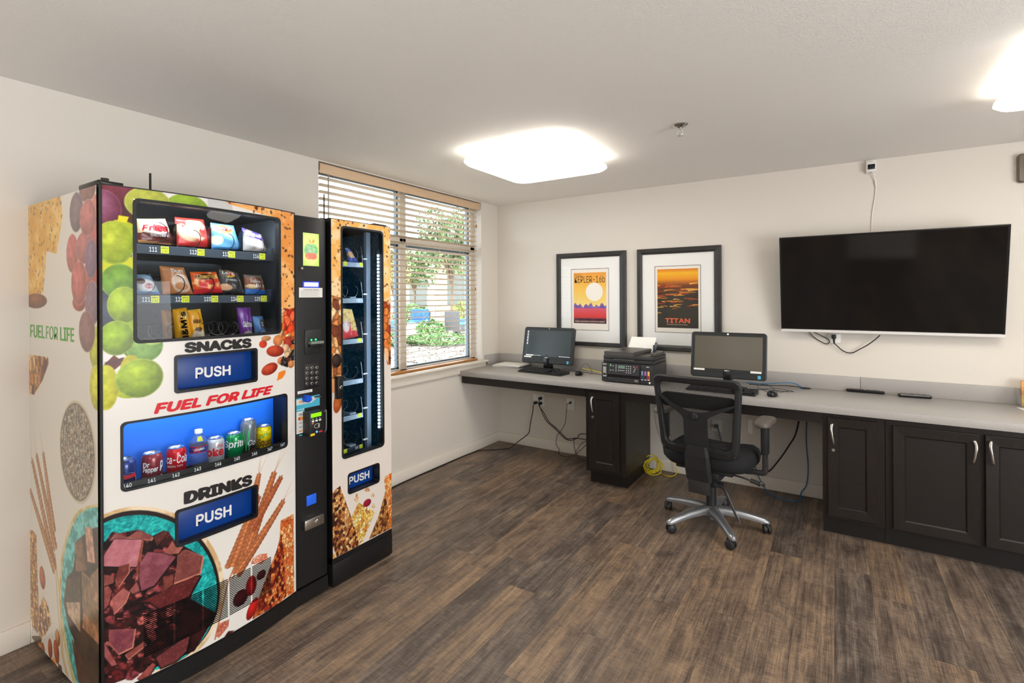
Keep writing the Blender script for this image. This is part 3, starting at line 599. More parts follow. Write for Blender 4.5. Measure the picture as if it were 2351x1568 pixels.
for P, c0 in (([(400, 650), (440, 640), (460, 860), (415, 850)], (196, 150, 124)), ([(340, 740), (378, 700), (410, 900), (345, 910)], (128, 92, 66)), ([(290, 950), (370, 940), (375, 1090), (276, 1080)], (86, 72, 48)), ([(285, 1090), (372, 1090), (372, 1270), (300, 1160)], (190, 160, 130)), ([(380, 900), (440, 960), (480, 1000), (480, 1250), (385, 1150)], (134, 104, 72)), ([(430, 940), (500, 860), (500, 1180), (450, 1080)], (168, 128, 94)), ([(390, 1150), (500, 1270), (500, 1360), (385, 1240)], (176, 124, 86)), ([(320, 1300), (380, 1420), (430, 1600), (360, 1560)], (90, 54, 40)), ([(400, 1380), (470, 1400), (480, 1560), (430, 1560)], (70, 50, 36))): sip(P, speck(np.array(c0)*.86, np.minimum(np.array(c0)*1.15, 255), .02, int(P[0][0])))
sc_.mesh('side_panel', SI, M_wrapg, vm)
q = MB(); q.text('FUEL', [sipx(69.9, 744.8), sipx(120.5, 749), sipx(120.5, 779.4), sipx(69.9, 774)], SI, .0008, 0, .018); q.text('FOR', [sipx(106.5, 748), sipx(131.5, 750), sipx(131.5, 780.6), sipx(106.5, 778)], SI, .0008, 0, 0.)
q = MB(); x0, x1 = 70, 170; yt = lambda x: 744.8+(x-70)*.084; yb = lambda x: 774+(x-70)*.112
for wd, a, b, bo_ in (('FUEL', 70, 102.5, .02), ('FOR', 106, 132.5, .0), ('LIFE', 138.5, 170, .02)): q.text(wd, [sipx(a, yt(a)), sipx(b, yt(b)), sipx(b, yb(b)), sipx(a, yb(a))], SI, .0008, 0, bo_)
q.build('side_lettering', M_green, vm)
# door shell
dr = dc.mesh('door', D, M_wrap, vm, holes=(SN, DR, PU1, PU2))
q = MB()
for a, b, z_ in slots: q.grid(lambda u, v: D(a+(b-a)*u, z_-.0021+.0042*v, .0006), 5, 1)
q.build('louvre_slots', mat('black louvre slot', (12, 11, 11), .8, spec=.1), dr)
q = MB(); N_ = 24; ys = [DY0+(DY1-DY0)*i/N_ for i in range(N_+1)]
for z0, z1 in ((DZ1, DZ1+.004), (DZ0-.006, DZ0)):
    q.rings([[D(y, z0, .0015), D(y, z1, .0015), (.70, y, z1), (.70, y, z0)] for y in ys], 0, False)
for ya, yb_ in ((DY0-.004, DY0), (DY1, DY1+.003)): q.box((.695, ya, DZ0-.006), (.745, yb_, DZ1+.004))
q.build('door_edge', M_blk, dr)
def gasket(R, r, wd, dep, S, name, parent, m=M_gask, depx=None):
    cx, cy, w_, h_ = (R[0]+R[1])/2, (R[2]+R[3])/2, R[1]-R[0], R[3]-R[2]; n_ = 14
    def dens(P):
        out = []
        for i in range(len(P)):
            a, b = np.array(P[i]), np.array(P[(i+1) % len(P)]); kk = max(1, int(np.hypot(*(b-a))/.03))
            out += [tuple(a+(b-a)*t/kk) for t in range(kk)]
        return out
    A = dens(rr(w_+.010, h_+.010, r+.004, 5, cx, cy)); B = [(cx+(a-cx)*(w_-2*wd+.0)/(w_+.010), cy+(b-cy)*(h_-2*wd+.0)/(h_+.010)) for a, b in A]
    q_ = MB(); q_.loft([(A, 0.), (A, .003), (B, .003), (B, .0), (B, -dep)], lambda a, b, d: S(np.float64(a), np.float64(b), d), 0, False); return q_.build(name, m, parent)
gasket(SN, .014, .005, .03, D, 'snack_window_gasket', dr); gasket(DR, .013, .003, .03, D, 'drink_window_gasket', dr)
for nm, R in (('snack_window_glass', SN), ('drink_window_glass', DR)):
    MB().grid(lambda u, v: D(R[0]+(R[1]-R[0])*u, R[2]+(R[3]-R[2])*v, -.006), 16, 2).build(nm, M_glass, dr)
M_slot = mat('black slot plastic', (18, 18, 20), .4)
for R in (PU1, PU2):
    gasket(R, .008, .005, .045, D, 'delivery_slot_frame', dr, M_slot)
    yy0, yy1, zz0, zz1 = R[0]+.002, R[1]-.002, R[2]+.002, R[3]-.002; xf = .745
    fl = MB().box((xf-.01, yy0, zz0), (xf, yy1, zz1), bev=.002).build('delivery_flap', M_flap, dr)
FL = lambda a, b, o=0.: (xf+o, a, b); flp = lambda px, py: pX(xf, px, py)[1:]
for Q in (((448.4, 844), (529.3, 838), (529.3, 861), (448.4, 869.6)), ((449.8, 1182.7), (531.3, 1157.8), (531.3, 1182.7), (449.8, 1209))):
    MB().text('PUSH', [flp(*p) for p in Q], FL, .0008, 0, .05).build('push_lettering', M_white, dr)
MB().text('SNACKS', [dpx(423, 786), dpx(577.3, 775.7), dpx(577.3, 798.2), dpx(423, 811)], D, .0012, 0, .11).build('snacks_lettering', M_ink, dr)
MB().text('FUEL FOR LIFE', [dpx(352.8, 926.5), dpx(627, 884), dpx(624, 904), dpx(352.8, 951.5)], D, .0012, 0, .09, .22).build('slogan_lettering', M_red, dr)
MB().text('DRINKS', [dpx(421.7, 1129.5), dpx(578.9, 1087.6), dpx(578.9, 1113), dpx(421.7, 1159.4)], D, .0012, 0, .11).build('drinks_lettering', M_ink, dr)
q = MB()
pl = [(.10, DY0)]+[tuple(D(y, 0., .003)[:2]) for y in ys]+[(.742, -2.748), (.742, -2.578), (.10, -2.578)]
q.prism([(a, b) for a, b in pl], lambda a, b, d: (a, b, d), .006, DZ0-.007, 0); q.build('kick_plate', M_blk, vm)
q = MB(); q.box((.56, SY, 1.828), (.735, SY+.02, 1.846), bev=.004); q.box((.69, SY+.004, 1.830), (.748, SY+.07, 1.843), bev=.003); q.cyl((.735, SY+.02, 1.828), (.735, SY+.02, 1.852), .012, n=12); q.build('hinge', mat('dark steel hinge', (54, 52, 48), .35, metal=.7), vm)
P = pX(.35, 345, 432); q = MB(); q.cyl((.35, P[1], 1.824), (.35, P[1], 1.845), .008, n=10); q.cyl((.35, P[1], 1.84), (.35, P[1], pX(.35, 345, 398)[2]), .005, .0045, n=10); q.build('antenna', M_blk, vm)
P = pX(.55, 744, 485); q = MB(); q.cyl((.55, P[1], 1.824), (.55, P[1], 1.845), .010, .004, n=10); q.build('antenna_base', mat('red antenna base', (150, 40, 52), .5), vm)
q = MB(); q.cyl((.55, P[1], 1.84), (.55, P[1], pX(.55, 744, 446)[2]), .0035, n=8); q.tube([(.55, P[1]-.05, 1.826), (.55, P[1]-.03, 1.85), (.55, P[1], 1.862), (.55, P[1]+.03, 1.845), (.55, P[1]+.034, 1.826)], .002, 6); q.build('antenna', M_blk, vm)
# interiors
def liner(x0, x1, R, ex, mats, name, parent):
    a, b, c, d = R[0]-ex, R[1]+ex, R[2]-ex, R[3]+ex; q_ = MB()
    q_.quad([(x0, a, c), (x0, b, c), (x0, b, d), (x0, a, d)], 1); q_.quad([(x0, a, c), (x0, a, d), (x1, a, d), (x1, a, c)], 0); q_.quad([(x0, b, c), (x1, b, c), (x1, b, d), (x0, b, d)], 0)
    q_.quad([(x0, a, c), (x1, a, c), (x1, b, c), (x0, b, c)], 0); q_.quad([(x0, a, d), (x0, b, d), (x1, b, d), (x1, a, d)], 0); return q_.build(name, mats, parent)
R1 = (-3.44, -2.775, 1.245, 1.807); liner(.15, .70, R1, 0, [M_int, M_int], 'snack_cavity', vm)
R2 = (-3.46, -2.752, .70, 1.06); liner(.60, .70, R2, 0, [mat('navy side wall', (12, 26, 60), .4), M_bluei], 'drink_cavity', vm)
MB().box((.675, -3.44, 1.045), (.70, -2.78, 1.058)).build('light_tube', M_ledw, vm); MB().box((.690, -3.42, 1.7985), (.722, -2.80, 1.806)).build('light_tube', M_led2, vm)
xs = .66; TX = lambda a, b, o=0.: (xs+o, a, b); txp = lambda px, py: pX(xs, px, py)[1:]
def helix(yc, zc, r, x0, x1, m, name, parent, turns=3.):
    pts = [(x0+(x1-x0)*t/(24*turns), yc-r*math.sin(2*math.pi*t/24), zc+r*math.cos(2*math.pi*t/24)) for t in range(int(24*turns)+1)]; return MB().tube(pts, .0016, 6, 0, 0).build(name, m, parent)
trays = []
for zt, zb, nums, name_ in ((1.642, 1.607, ((111, 351, 377), (112, 443, 460), (113, 518, 531), (114, 587, 601)), 'snack_tray'), (1.449, 1.418, ((121, 334, 354), (122, 410, 424), (123, 475, 491), (124, 536, 550), (125, 590, 604)), 'snack_tray'), (1.266, 1.236, (), 'snack_tray')):
    q = MB(); q.box((.20, -3.43, zb+.004), (xs-.002, -2.80, zb+.008)); q.box((xs-.003, -3.435, zb), (xs, -2.815, zt), bev=.001, seg=1); q.box((.2, -2.815, zb), (xs, -2.80, zb+.06)); tr = q.build(name_, M_tray, vm); trays.append(tr)
    for n_, p1, p2 in nums:
        y1, y2 = txp(p1, 600)[0], txp(p2, 600)[0]; zc = (zt+zb)/2
        MB().text(str(n_), [(y1-.012, zc+.010), (y1+.014, zc+.010), (y1+.014, zc-.008), (y1-.012, zc-.008)], TX, .0008, 0, .03).build('number', M_white, tr)
        lb = MB().box((xs+.0005, y2-.012, zc-.012), (xs+.0012, y2+.016, zc+.015)); lb.text('PRICE', [(y2-.009, zc+.011), (y2+.013, zc+.011), (y2+.013, zc+.005), (y2-.009, zc+.005)], TX, .0018, 1, .02); lb.text('1.50', [(y2-.008, zc+.001), (y2+.012, zc+.001), (y2+.012, zc-.008), (y2-.008, zc-.008)], TX, .0018, 1); lb.build('price_sticker', [M_tag, M_ink], tr)
for px, zc, r in ((364, 1.704, .038), (444, 1.69, .036), (523, 1.69, .036), (596, 1.68, .033)): helix(pX(.645, px, 540)[1], zc-.01, r, .40, .648, M_wire2, 'spiral', vm)
for px in (335, 405, 475, 534, 587): helix(pX(.645, px, 650)[1], 1.491, .038, .40, .648, M_wire2, 'spiral', vm)
for px in (333, 376, 420, 463, 500, 535, 570, 598): helix(pX(.645, px, 770)[1], 1.304, .030, .40, .648, M_wire if px in (333, 376, 500, 535) else M_wire2, 'spiral', vm)
q = MB()
for px in (402, 481.5, 554): P = pX(.63, px, 520); q.box((.35, P[1]-.0012, 1.642), (.64, P[1]+.0012, 1.735))
q.build('tray_divider', glass_mat('clear divider', (215, 225, 232)), vm)
q = MB(); xr = .655; q.box((xr-.002, -3.44, .742), (xr, -2.80, .763)); q.box((.33, -3.46, .728), (xr, -2.80, .735)); rl = q.build('drink_rail', mat('black number rail', (26, 26, 26), .4), vm); q = MB()
RL = lambda a, b, o=0.: (.742+o, a, b)
# number strip just behind the glass
q = MB(); q.grid(lambda u, v: D(DR[0]+(DR[1]-DR[0])*u, .7665+.024*v, -.010), 16, 1); ns = q.build('number_strip', mat('black number strip', (24, 24, 24), .45), dr)
for n_, px, py in ((140, 294, 1116), (141, 350, 1104), (142, 405.5, 1091.5), (143, 455.5, 1078), (144, 502.5, 1066), (145, 546, 1053.5), (146, 586, 1042), (147, 621.5, 1031), (148, 650.5, 1021.5)):
    a, b = dpx(px+1, py); MB().text(str(n_), [(a-.0120, b+.007), (a+.0120, b+.007), (a+.0120, b-.007), (a-.0120, b-.007)], D, -.0085, 0, .03).build('number', M_white, dr)
# ---------------------------------------------------------------- control column
col_ = MB().box((.60, -2.746, DZ0), (.74, -2.579, 1.8235), bev=.004).build('control_column', M_pan, vm)
MB().box((.60, -2.752, .08), (.735, -2.747, 1.824)).build('column_seam', M_gask, vm)
lc = Canvas(-2.706, -2.619, 1.5895, 1.7455, .0012, .0012, (176, 208, 96)); cc = (-2.6625, 1.66)
lc.ell((cc[0], 1.675), .05, .085, speck((222, 228, 160), (208, 220, 140), .03, 1), op=.6, soft=12); lc.ell((cc[0]-.012, 1.663), .026, .031, speck((120, 170, 110), (150, 196, 150), .006, 2)); lc.ell((cc[0]+.012, 1.663), .026, .031, speck((110, 176, 100), (150, 196, 150), .006, 3)); lc.ell((cc[0]-.01, 1.636), .022, .016, speck((208, 110, 90), (226, 140, 110), .006, 4)); lc.ell((cc[0]+.01, 1.636), .022, .016, speck((208, 110, 90), (226, 140, 110), .006, 5)); lc.ell((cc[0]-.006, 1.706), .003, .013, (200, 140, 90), .5); lc.ell((cc[0]+.012, 1.708), .006, .010, (204, 150, 90), -.5)
M_lcd = mat('lit green screen', rough=.3, vcol=True, emit=(255, 255, 255), es=.55); lcd = lc.mesh('screen', lambda a, b, o: CO(a, b, .0015+o), M_lcd, col_)
MB().text('EAT', [(-2.677, 1.668), (-2.648, 1.668), (-2.648, 1.652), (-2.677, 1.652)], CO, .0025, 0, .03).build('screen_lettering', M_white, lcd)
MB().lathe([(.0005, .014), (.006, .014), (.0085, .009), (.0085, 0)], (.74, *copx(689.7, 616)), 'x', 20).build('lock_knob', M_nick, col_)
def colbox(name, p0, p1, dep, m, bev=.002, parent=None, x0=.738): a, b = copx(*p0), copx(*p1); return MB().box((x0, a[0], b[1]), (.74+dep, b[0], a[1]), bev=bev).build(name, m, parent or col_)
def colrect(name, c, w_, h_, dep, m, bev=.002): a = copx(*c); return MB().box((.738, a[0]-w_/2, a[1]-h_/2), (.74+dep, a[0]+w_/2, a[1]+h_/2), bev=bev).build(name, m, col_)
colrect('lit_button', (714.2, 653.3), .078, .020, .004, emis('blue-white lamp', (205, 215, 255), 2.6), .006); colrect('button_bezel', (714.2, 653.3), .09, .030, .002, mat('blue lit bezel', (30, 50, 170), .4, emit=(30, 50, 220), es=.8), .006)
nb = colrect('notice', (713.8, 671.7), .127, .046, .0008, M_paper, 0); a = copx(713.8, 671.7); q = MB(); q.text('ATTENTION DEBIT CARD USERS', [(a[0]-.042, a[1]+.017), (a[0]+.042, a[1]+.017), (a[0]+.042, a[1]+.011), (a[0]-.042, a[1]+.011)], CO, .0012, 0, .01)
for i in range(5): q.box((.7408, a[0]-.056, a[1]+.006-i*.006), (.7411, a[0]+.05-.012*(i % 2), a[1]+.0072-i*.006))
q.build('notice_print', mat('grey print', (96, 94, 92), .6), nb)
bv = colrect('bill_validator', (717.8, 784), .088, .115, .006, mat('dark validator plate', (36, 38, 36), .35), .003); a = copx(717.8, 784)
MB().box((.744, a[0]-.03, a[1]-.012), (.772, a[0]+.042, a[1]+.002), bev=.004).build('bill_slot', mat('grey slot lip', (120, 128, 120), .35), bv); MB().box((.744, a[0]-.03, a[1]-.024), (.765, a[0]+.042, a[1]-.014), bev=.003).build('bill_slot_lip', M_slot, bv)
q = MB()
for s in (-.012, .012): q.lathe([(.0005, .004), (.003, .003), (.004, 0)], (.747, a[0]+s, a[1]+.009), 'x', 10)
q.build('indicator_lamps', emis('green LED', (40, 255, 120), 5.), bv)
kp = colrect('keypad', (715, 862), .075, .118, .003, mat('keypad plate', (28, 28, 28), .35), .004)
for j, py in enumerate((844, 855.8, 868, 880)):
    for i, px in enumerate((704, 715, 726)):
        a = copx(px, py+(1-i)*.8); kq = MB().lathe([(.0005, .007), (.007, .007), (.0095, .004), (.0095, 0)], (.742, a[0], a[1]), 'x', 18); kb = kq.build('key', M_chr, kp)
        MB().text('123456789*0#'[j*3+i], [(a[0]-.0035, a[1]+.0045), (a[0]+.0035, a[1]+.0045), (a[0]+.0035, a[1]-.0045), (a[0]-.0035, a[1]-.0045)], CO, .0098, 0, .02).build('key_digit', M_ink, kb)
lb = colrect('return_label', (700.2, 899), .078, .013, .0008, M_paper, 0); a = copx(700.2, 899); MB().text('PUSH FOR CHANGE', [(a[0]-.03, a[1]+.003), (a[0]+.03, a[1]+.003), (a[0]+.03, a[1]-.003), (a[0]-.03, a[1]-.003)], CO, .0012).build('label_print', mat('grey print', (96, 94, 92), .6), lb)
M_btn = mat('bright blue plastic', (14, 84, 214), .35); a = copx(700.5, 914.5); MB().lathe([(.0005, .034), (.014, .034), (.0165, .030), (.0165, .0)], (.738, a[0], a[1]), 'x', 24).build('return_button', M_btn, col_)
colrect('coin_slot', (729, 910), .036, .007, .001, M_slot, .001); colrect('coin_slot_rim', (729, 912), .04, .003, .003, M_nick, .001)
# payment sticker and card reader
y0, y1 = copx(680, 955)[0], copx(734, 955)[0]; zt, zm, zb = copx(680, 915.6)[1], .925, copx(682, 997)[1]; yv = copx(697, 960)[0]+.004
stk = MB().box((.7395, y0, zm), (.7405, y1, zt)); stk.box((.7395, y0, zb), (.7405, yv, zm)); stk = stk.build('payment_sticker', mat('sticker white', (214, 216, 212), .5), col_)
q = MB(); q.box((.7405, y0, zt-.006), (.7409, y1, zt), 0); q.box((.7405, y0, zm-.008), (.7409, y1, zm+.012), 0); q.add([(.7409, y1-.045, zm+.012), (.7409, y1, zm+.012), (.7409, y1, zt-.006)], [(0, 1, 2)], 0); q.box((.7405, y0, zm-.018), (.7409, yv, zm-.011), 0)
q.text('Go Cashless', [(y0+.028, zt-.012), (y1-.04, zt-.012), (y1-.04, zt-.024), (y0+.028, zt-.024)], CO, .0012, 1); q.text('VISA', [(y0+.012, zm-.028), (yv-.010, zm-.028), (yv-.010, zm-.038), (y0+.012, zm-.038)], CO, .0012, 1, .03)
q.cyl((.7405, y0+.018, zm-.052), (.7412, y0+.018, zm-.052), .008, n=16, m=2); q.cyl((.7405, y0+.026, zm-.052), (.7414, y0+.026, zm-.052), .008, n=16, m=3); q.cyl((.7405, y0+.02, zt-.017), (.7412, y0+.02, zt-.017), .005, n=12, m=3)
for i in range(4): q.box((.7405, y0+.014, zm-.076-i*.019), (.7409, yv-.012, zm-.070-i*.019), 4 if i < 2 else (3 if i == 2 else 0))
q.build('sticker_print', [mat('sticker teal', (70, 178, 204), .5), mat('sticker ink', (60, 66, 80), .5), mat('card red', (214, 40, 30), .5), mat('card orange', (238, 150, 40), .5), mat('sticker grey', (170, 168, 160), .5)], stk)
cx0 = .795; cp = lambda px, py: pX(cx0, px, py)[1:]; ya, zt_ = cp(711.5, 943); yb_, zb_ = cp(745, 984)
zt_ = .905; zb_ = .79; rd = MB().box((.738, ya, zb_), (cx0, yb_, zt_), bev=.005).build('card_reader', mat('reader black', (30, 30, 31), .4), col_); RD = lambda a, b, o=0.: (cx0+o, a, b); wd = yb_-ya
M_lim = mat('lime display', (120, 220, 10), .4, emit=(120, 225, 10), es=.9)
MB().box((cx0, ya+.07*wd, zt_-.026), (cx0+.001, yb_-.22*wd, zt_-.008)).build('display', M_lim, rd)
q = MB()
for i in range(3): q.box((cx0, ya+(.13+.24*i)*wd, zt_-.048), (cx0+.001, ya+(.28+.24*i)*wd, zt_-.040), 0); q.cyl((cx0, ya+(.2+.24*i)*wd, zt_-.034), (cx0+.001, ya+(.2+.24*i)*wd, zt_-.034), .002, n=8, m=0 if i else 1)
q.box((cx0, ya+.13*wd, zt_-.057), (cx0+.001, ya+.24*wd, zt_-.051), 2); q.box((cx0, ya+.03*wd, zb_+.004), (cx0+.001, ya+.32*wd, zb_+.014), 3)
c0 = (ya+.5*wd, zt_-.069)
for r_ in (.004, .008, .0115): q.tube([(cx0+.001, c0[0]+r_*math.cos(t), c0[1]+.8*r_*math.sin(t)) for t in np.linspace(-.9, .9, 8)], .0008, 5, 0)
q.tube([(cx0+.001, c0[0]+.017*math.cos(t), c0[1]+.010*math.sin(t)) for t in np.linspace(.6, 5.6, 20)], .0007, 5, 0)
q.box((cx0, ya+.6*wd, zb_+.012), (cx0+.001, ya+.86*wd, zb_+.019), 4)
q.build('reader_markings', [M_white, emis('green lamp', (150, 255, 60), 2.), mat('orange mark', (230, 130, 60), .5), mat('yellow sticker', (240, 206, 20), .5), mat('red mark', (196, 50, 56), .5)], rd)
MB().lathe([(.0005, .002), (.004, .002), (.005, 0)], (cx0, ya+.46*wd, zb_+.018), 'x', 12).build('reader_lamp', emis('blue LED', (60, 120, 255), 5.), rd)
q = MB(); q.tube([(cx0-.004, yb_+.002, zt_-.012), (cx0+.006, yb_+.004, zt_-.004), (cx0+.008, yb_+.004, zt_-.03), (cx0+.006, yb_+.004, zb_+.02), (cx0-.004, yb_+.002, zb_+.006)], .003, 6); q.build('swipe_guide', mat('grey guide', (110, 112, 116), .35), rd)
MB().box((.738, *copx(703.5, 1163)), (.744, *copx(725.5, 1131)), bev=.003).build('coin_return_flap', mat('blue coin flap', (30, 92, 214), .4, emit=(30, 92, 214), es=.25), col_)
a = copx(717, 1196); hd = MB().box((.738, a[0]-.055, a[1]-.024), (.765, a[0]+.05, a[1]+.024), bev=.005).build('lock_handle', M_nick, col_); MB().lathe([(.0005, .003), (.008, .003), (.0105, 0)], (.765, a[0]+.008, a[1]), 'x', 18).build('lock_cylinder', M_chr, hd)

# ---------------------------------------------------------------- narrow machine
nm_ = thing('vending_machine', 'narrow snack vending machine with a tall lit window, standing against the blind', 'vending machine', (.4, -2.365, 0))
NY0, NY1 = -2.562, -2.167; NW = (-2.4975, -2.225, .6255, 1.796); NP = (-2.4625, -2.2605, .4375, .536)
nc_ = Canvas(NY0+.003, NY1, .147, 1.828, .0021, .0021, (222, 213, 204))
CRK2 = speck((240, 178, 92), (250, 214, 162), .05, 14)
ck = [(756, 494), (905, 515), (905, 700), (880, 690), (880, 530), (783, 518), (786, 690), (756, 672)]; ppx(nc_, s2px, ck, CRK2); seeds(nc_, s2px, ck, 260, 21, (110, 70, 52)); ppx(nc_, s2px, [(756, 600), (784, 590), (784, 690), (756, 684)], CRK2, op=.5)
ppx(nc_, s2px, [(756, 676), (786, 684), (786, 866), (756, 880)], granola([(190, 120, 66), (226, 170, 110), (150, 84, 44), (212, 130, 70), (120, 60, 36), (240, 200, 150)], .034, 22)); ppx(nc_, s2px, [(756, 870), (785, 868), (785, 905), (756, 900)], (232, 160, 110)); epx(nc_, s2px, 776, 922, 10, 26, (200, 110, 50), rot=-.2, edge=(140, 64, 30), seed=4)
epx(nc_, s2px, 773, 828, 11, 16, (70, 52, 48), edge=(24, 18, 16), seed=6)
ppx(nc_, s2px, [(878, 690), (905, 696), (905, 836), (890, 838), (880, 800)], granola([(200, 110, 56), (226, 160, 110), (170, 70, 30), (232, 130, 60), (100, 50, 34)], .03, 24)); ppx(nc_, s2px, [(884, 795), (892, 812), (892, 835), (884, 820)], (240, 190, 140)); ppx(nc_, s2px, [(893, 816), (905, 822), (905, 842), (898, 842)], (50, 34, 34))
Z8 = lambda P: off(P, 3.014, (640, 840))
ppx(nc_, s2px, Z8([(425, 828), (440, 850), (566, 1230), (560, 1240), (520, 1100)]), (240, 230, 216)); ppx(nc_, s2px, Z8([(360, 884), (425, 830), (500, 1040), (562, 1238), (360, 1345)]), granola([(120, 66, 40), (170, 104, 60), (84, 40, 28), (212, 150, 84), (196, 120, 60), (232, 190, 130), (70, 34, 26)], .0125, 31))
ppx(nc_, s2px, Z8([(360, 1240), (380, 1260), (405, 1335), (360, 1350)]), (222, 205, 190)); ppx(nc_, s2px, Z8([(362, 1290), (385, 1300), (400, 1335), (362, 1350)]), (210, 160, 90))
ppx(nc_, s2px, Z8([(503, 1045), (552, 945), (666, 1010), (580, 1222), (556, 1228)]), granola([(240, 208, 120), (226, 176, 80), (246, 226, 170), (206, 130, 70), (236, 190, 90)], .014, 33))
ppx(nc_, s2px, Z8([(624, 1200), (690, 1040), (738, 868), (778, 925), (786, 1120)]), granola([(150, 96, 50), (110, 60, 34), (206, 150, 80), (84, 44, 30), (180, 116, 60)], .0125, 34)); ppx(nc_, s2px, Z8([(730, 800), (735, 765), (790, 735), (790, 1120), (768, 1110), (750, 960)]), granola(ORG_PAL+[(240, 196, 120)], .014, 35))
for x, y, rx, ry in ((540, 915, 20, 30), (612, 855, 24, 18), (652, 895, 16, 16), (655, 968, 14, 16)): p = Z8([(x, y)])[0]; ppx(nc_, s2px, [(p[0]+rx/3.014*math.cos(t)*(.7+.3*math.sin(3*t)), p[1]+ry/3.014*math.sin(t)) for t in np.linspace(0, 6.1, 14)], granola([(232, 186, 140), (216, 156, 104), (240, 206, 170)], .009, x))
epx(nc_, s2px, *Z8([(612, 948)])[0], 9, 8.5, (170, 34, 60), edge=(110, 14, 36), seed=3)
nd = nc_.mesh('door', S2, M_wrap, nm_, holes=(NW, NP))
q = MB(); q.box((.0, NY0, .02), (.70, NY0+.012, 1.826)); q.box((.0, NY1-.012, .02), (.70, NY1, 1.826)); q.box((.0, NY0, 1.80), (.70, NY1, 1.826)); q.box((0, NY0, .02), (.7, NY1, .15)); q.box((0, NY0, .02), (.012, NY1, 1.82))
q.box((.70, NY0, .118), (.7545, NY0+.003, 1.83)); q.box((.70, NY1-.002, .118), (.7545, NY1, 1.83)); q.box((.70, NY0, 1.828), (.7545, NY1, 1.832)); q.box((.60, NY0, .118), (.752, NY1, .146)); q.build('cabinet_body', M_blk, nm_)
for a, b in ((.08, NY0+.05), (.08, NY1-.05), (.66, NY0+.05), (.66, NY1-.05)): MB().cyl((a, b, 0), (a, b, .025), .02, n=12).build('foot', M_blk, nm_)
MB().box((.55, NY0+.001, .008), (.757, NY1+.001, .117), bev=.002).build('kick_plate', M_blk, nm_)
gasket(NW, .018, .004, .03, S2, 'window_gasket', nd); gasket(NP, .012, .003, .05, S2, 'delivery_slot_frame', nd, M_slot)
MB().quad([(.748, NW[0], NW[2]), (.748, NW[1], NW[2]), (.748, NW[1], NW[3]), (.748, NW[0], NW[3])]).build('window_glass', M_glass, nd)
xf2 = .708; MB().box((xf2-.01, NP[0], NP[2]), (xf2, NP[1], NP[3]), bev=.002).build('delivery_flap', M_flap, nd)
MB().text('PUSH', [pX(xf2, *p)[1:] for p in ((800.8, 1096), (847.8, 1079), (847.8, 1097), (800.8, 1113))], lambda a, b, o=0.: (xf2+o, a, b), .0008, 0, .05).build('push_lettering', M_white, nd)
a = s2px(770, 890); q = MB().box((.754, a[0]-.006, a[1]-.055), (.782, a[0]+.028, a[1]+.055), bev=.004); hd = q.build('lock_handle', M_slot, nd); MB().lathe([(.0005, .003), (.008, .003), (.0105, 0)], (.782, a[0]+.014, a[1]), 'x', 18).build('lock_cylinder', M_chr, hd)
q = MB(); q.box((.62, NY1-.10, 1.832), (.74, NY1-.01, 1.842), bev=.003); q.build('hinge', mat('dark steel hinge plate', (54, 52, 48), .35, metal=.7), nm_)
R3 = (-2.545, -2.185, .60, 1.80); liner(.20, .70, R3, 0, [M_int2, M_int2], 'snack_cavity', nm_)
q = MB()
for i in range(52): z_ = .72+i*.0185; q.box((.722, NW[1]-.009, z_), (.733, NW[1]-.005, z_+.009))
q.build('light_strip', M_led, nm_); MB().box((.715, NW[1]-.005, .70), (.738, NW[1]-.001, 1.70)).build('light_strip_channel', M_tray, nm_)
xs = .655; q = MB(); P0, P1 = pX(xs, 842, 800)[1], pX(xs, 851.5, 800)[1]; q.box((xs-.02, P0, .60), (xs, P1, 1.80)); q.build('rail_post', mat('pale steel post', (150, 172, 196), .35, metal=.3), nm_)
for j, (py, lab) in enumerate(((606, '132'), (689, '135'), (783, '138'), (877, '141'), (958, '146'), (1032, '149'))):
    a, b = pX(xs, 805, py)[1:], pX(xs, 834, py)[1]; q = MB(); q.box((.25, R3[0], a[1]-.006), (xs-.002, b, a[1]-.002)); q.box((xs-.003, R3[0], a[1]-.016), (xs, b, a[1]+.010), bev=.001, seg=1); tr = q.build('snack_tray', M_trayl if j < 5 else M_tray, nm_); sl_ = [-2.43, -2.375]
    c = pX(xs, 822 if j < 5 else 819, py)[1]; MB().text(lab if j < 5 else '180', [(c-.012, a[1]+.006), (c+.010, a[1]+.006), (c+.010, a[1]-.008), (c-.012, a[1]-.008)], TX, .0008, 0, .03).build('number', M_white, tr)
    for cx_ in ((pX(xs, 793, py)[1], pX(xs, 829, py)[1]) if j in (0, 5) else ((pX(xs, 826, py)[1],) if j in (2, 4) else ())): MB().box((xs+.0005, cx_-.012, a[1]-.011), (xs+.0012, cx_+.010, a[1]+.011)).build('price_sticker', M_tag, tr)
    yc = pX(xs, 817, py)[1]; q = MB()
    if j in (1, 4, 5): q.box((xs-.05, yc-.03, a[1]+.008), (xs-.01, yc+.012, a[1]+.018), bev=.003); q.build('product_pusher', M_trayl, tr)
    helix(yc, a[1]+.042, .034, .40, xs-.006, M_wire, 'spiral', nm_)
    q = MB(); q.tube([(xs, b-.004, a[1]+.0), (xs+.004, b-.012, a[1]+.045), (xs+.002, b-.018, a[1]+.10)], .0018, 6); q.build('side_wire', M_wire, tr); q = MB(); q.box((xs-.006, b-.002, a[1]+.028), (xs+.006, P0+.002, a[1]+.036), bev=.002); q.build('tray_clip', mat('clip white', (226, 232, 236), .35), tr)
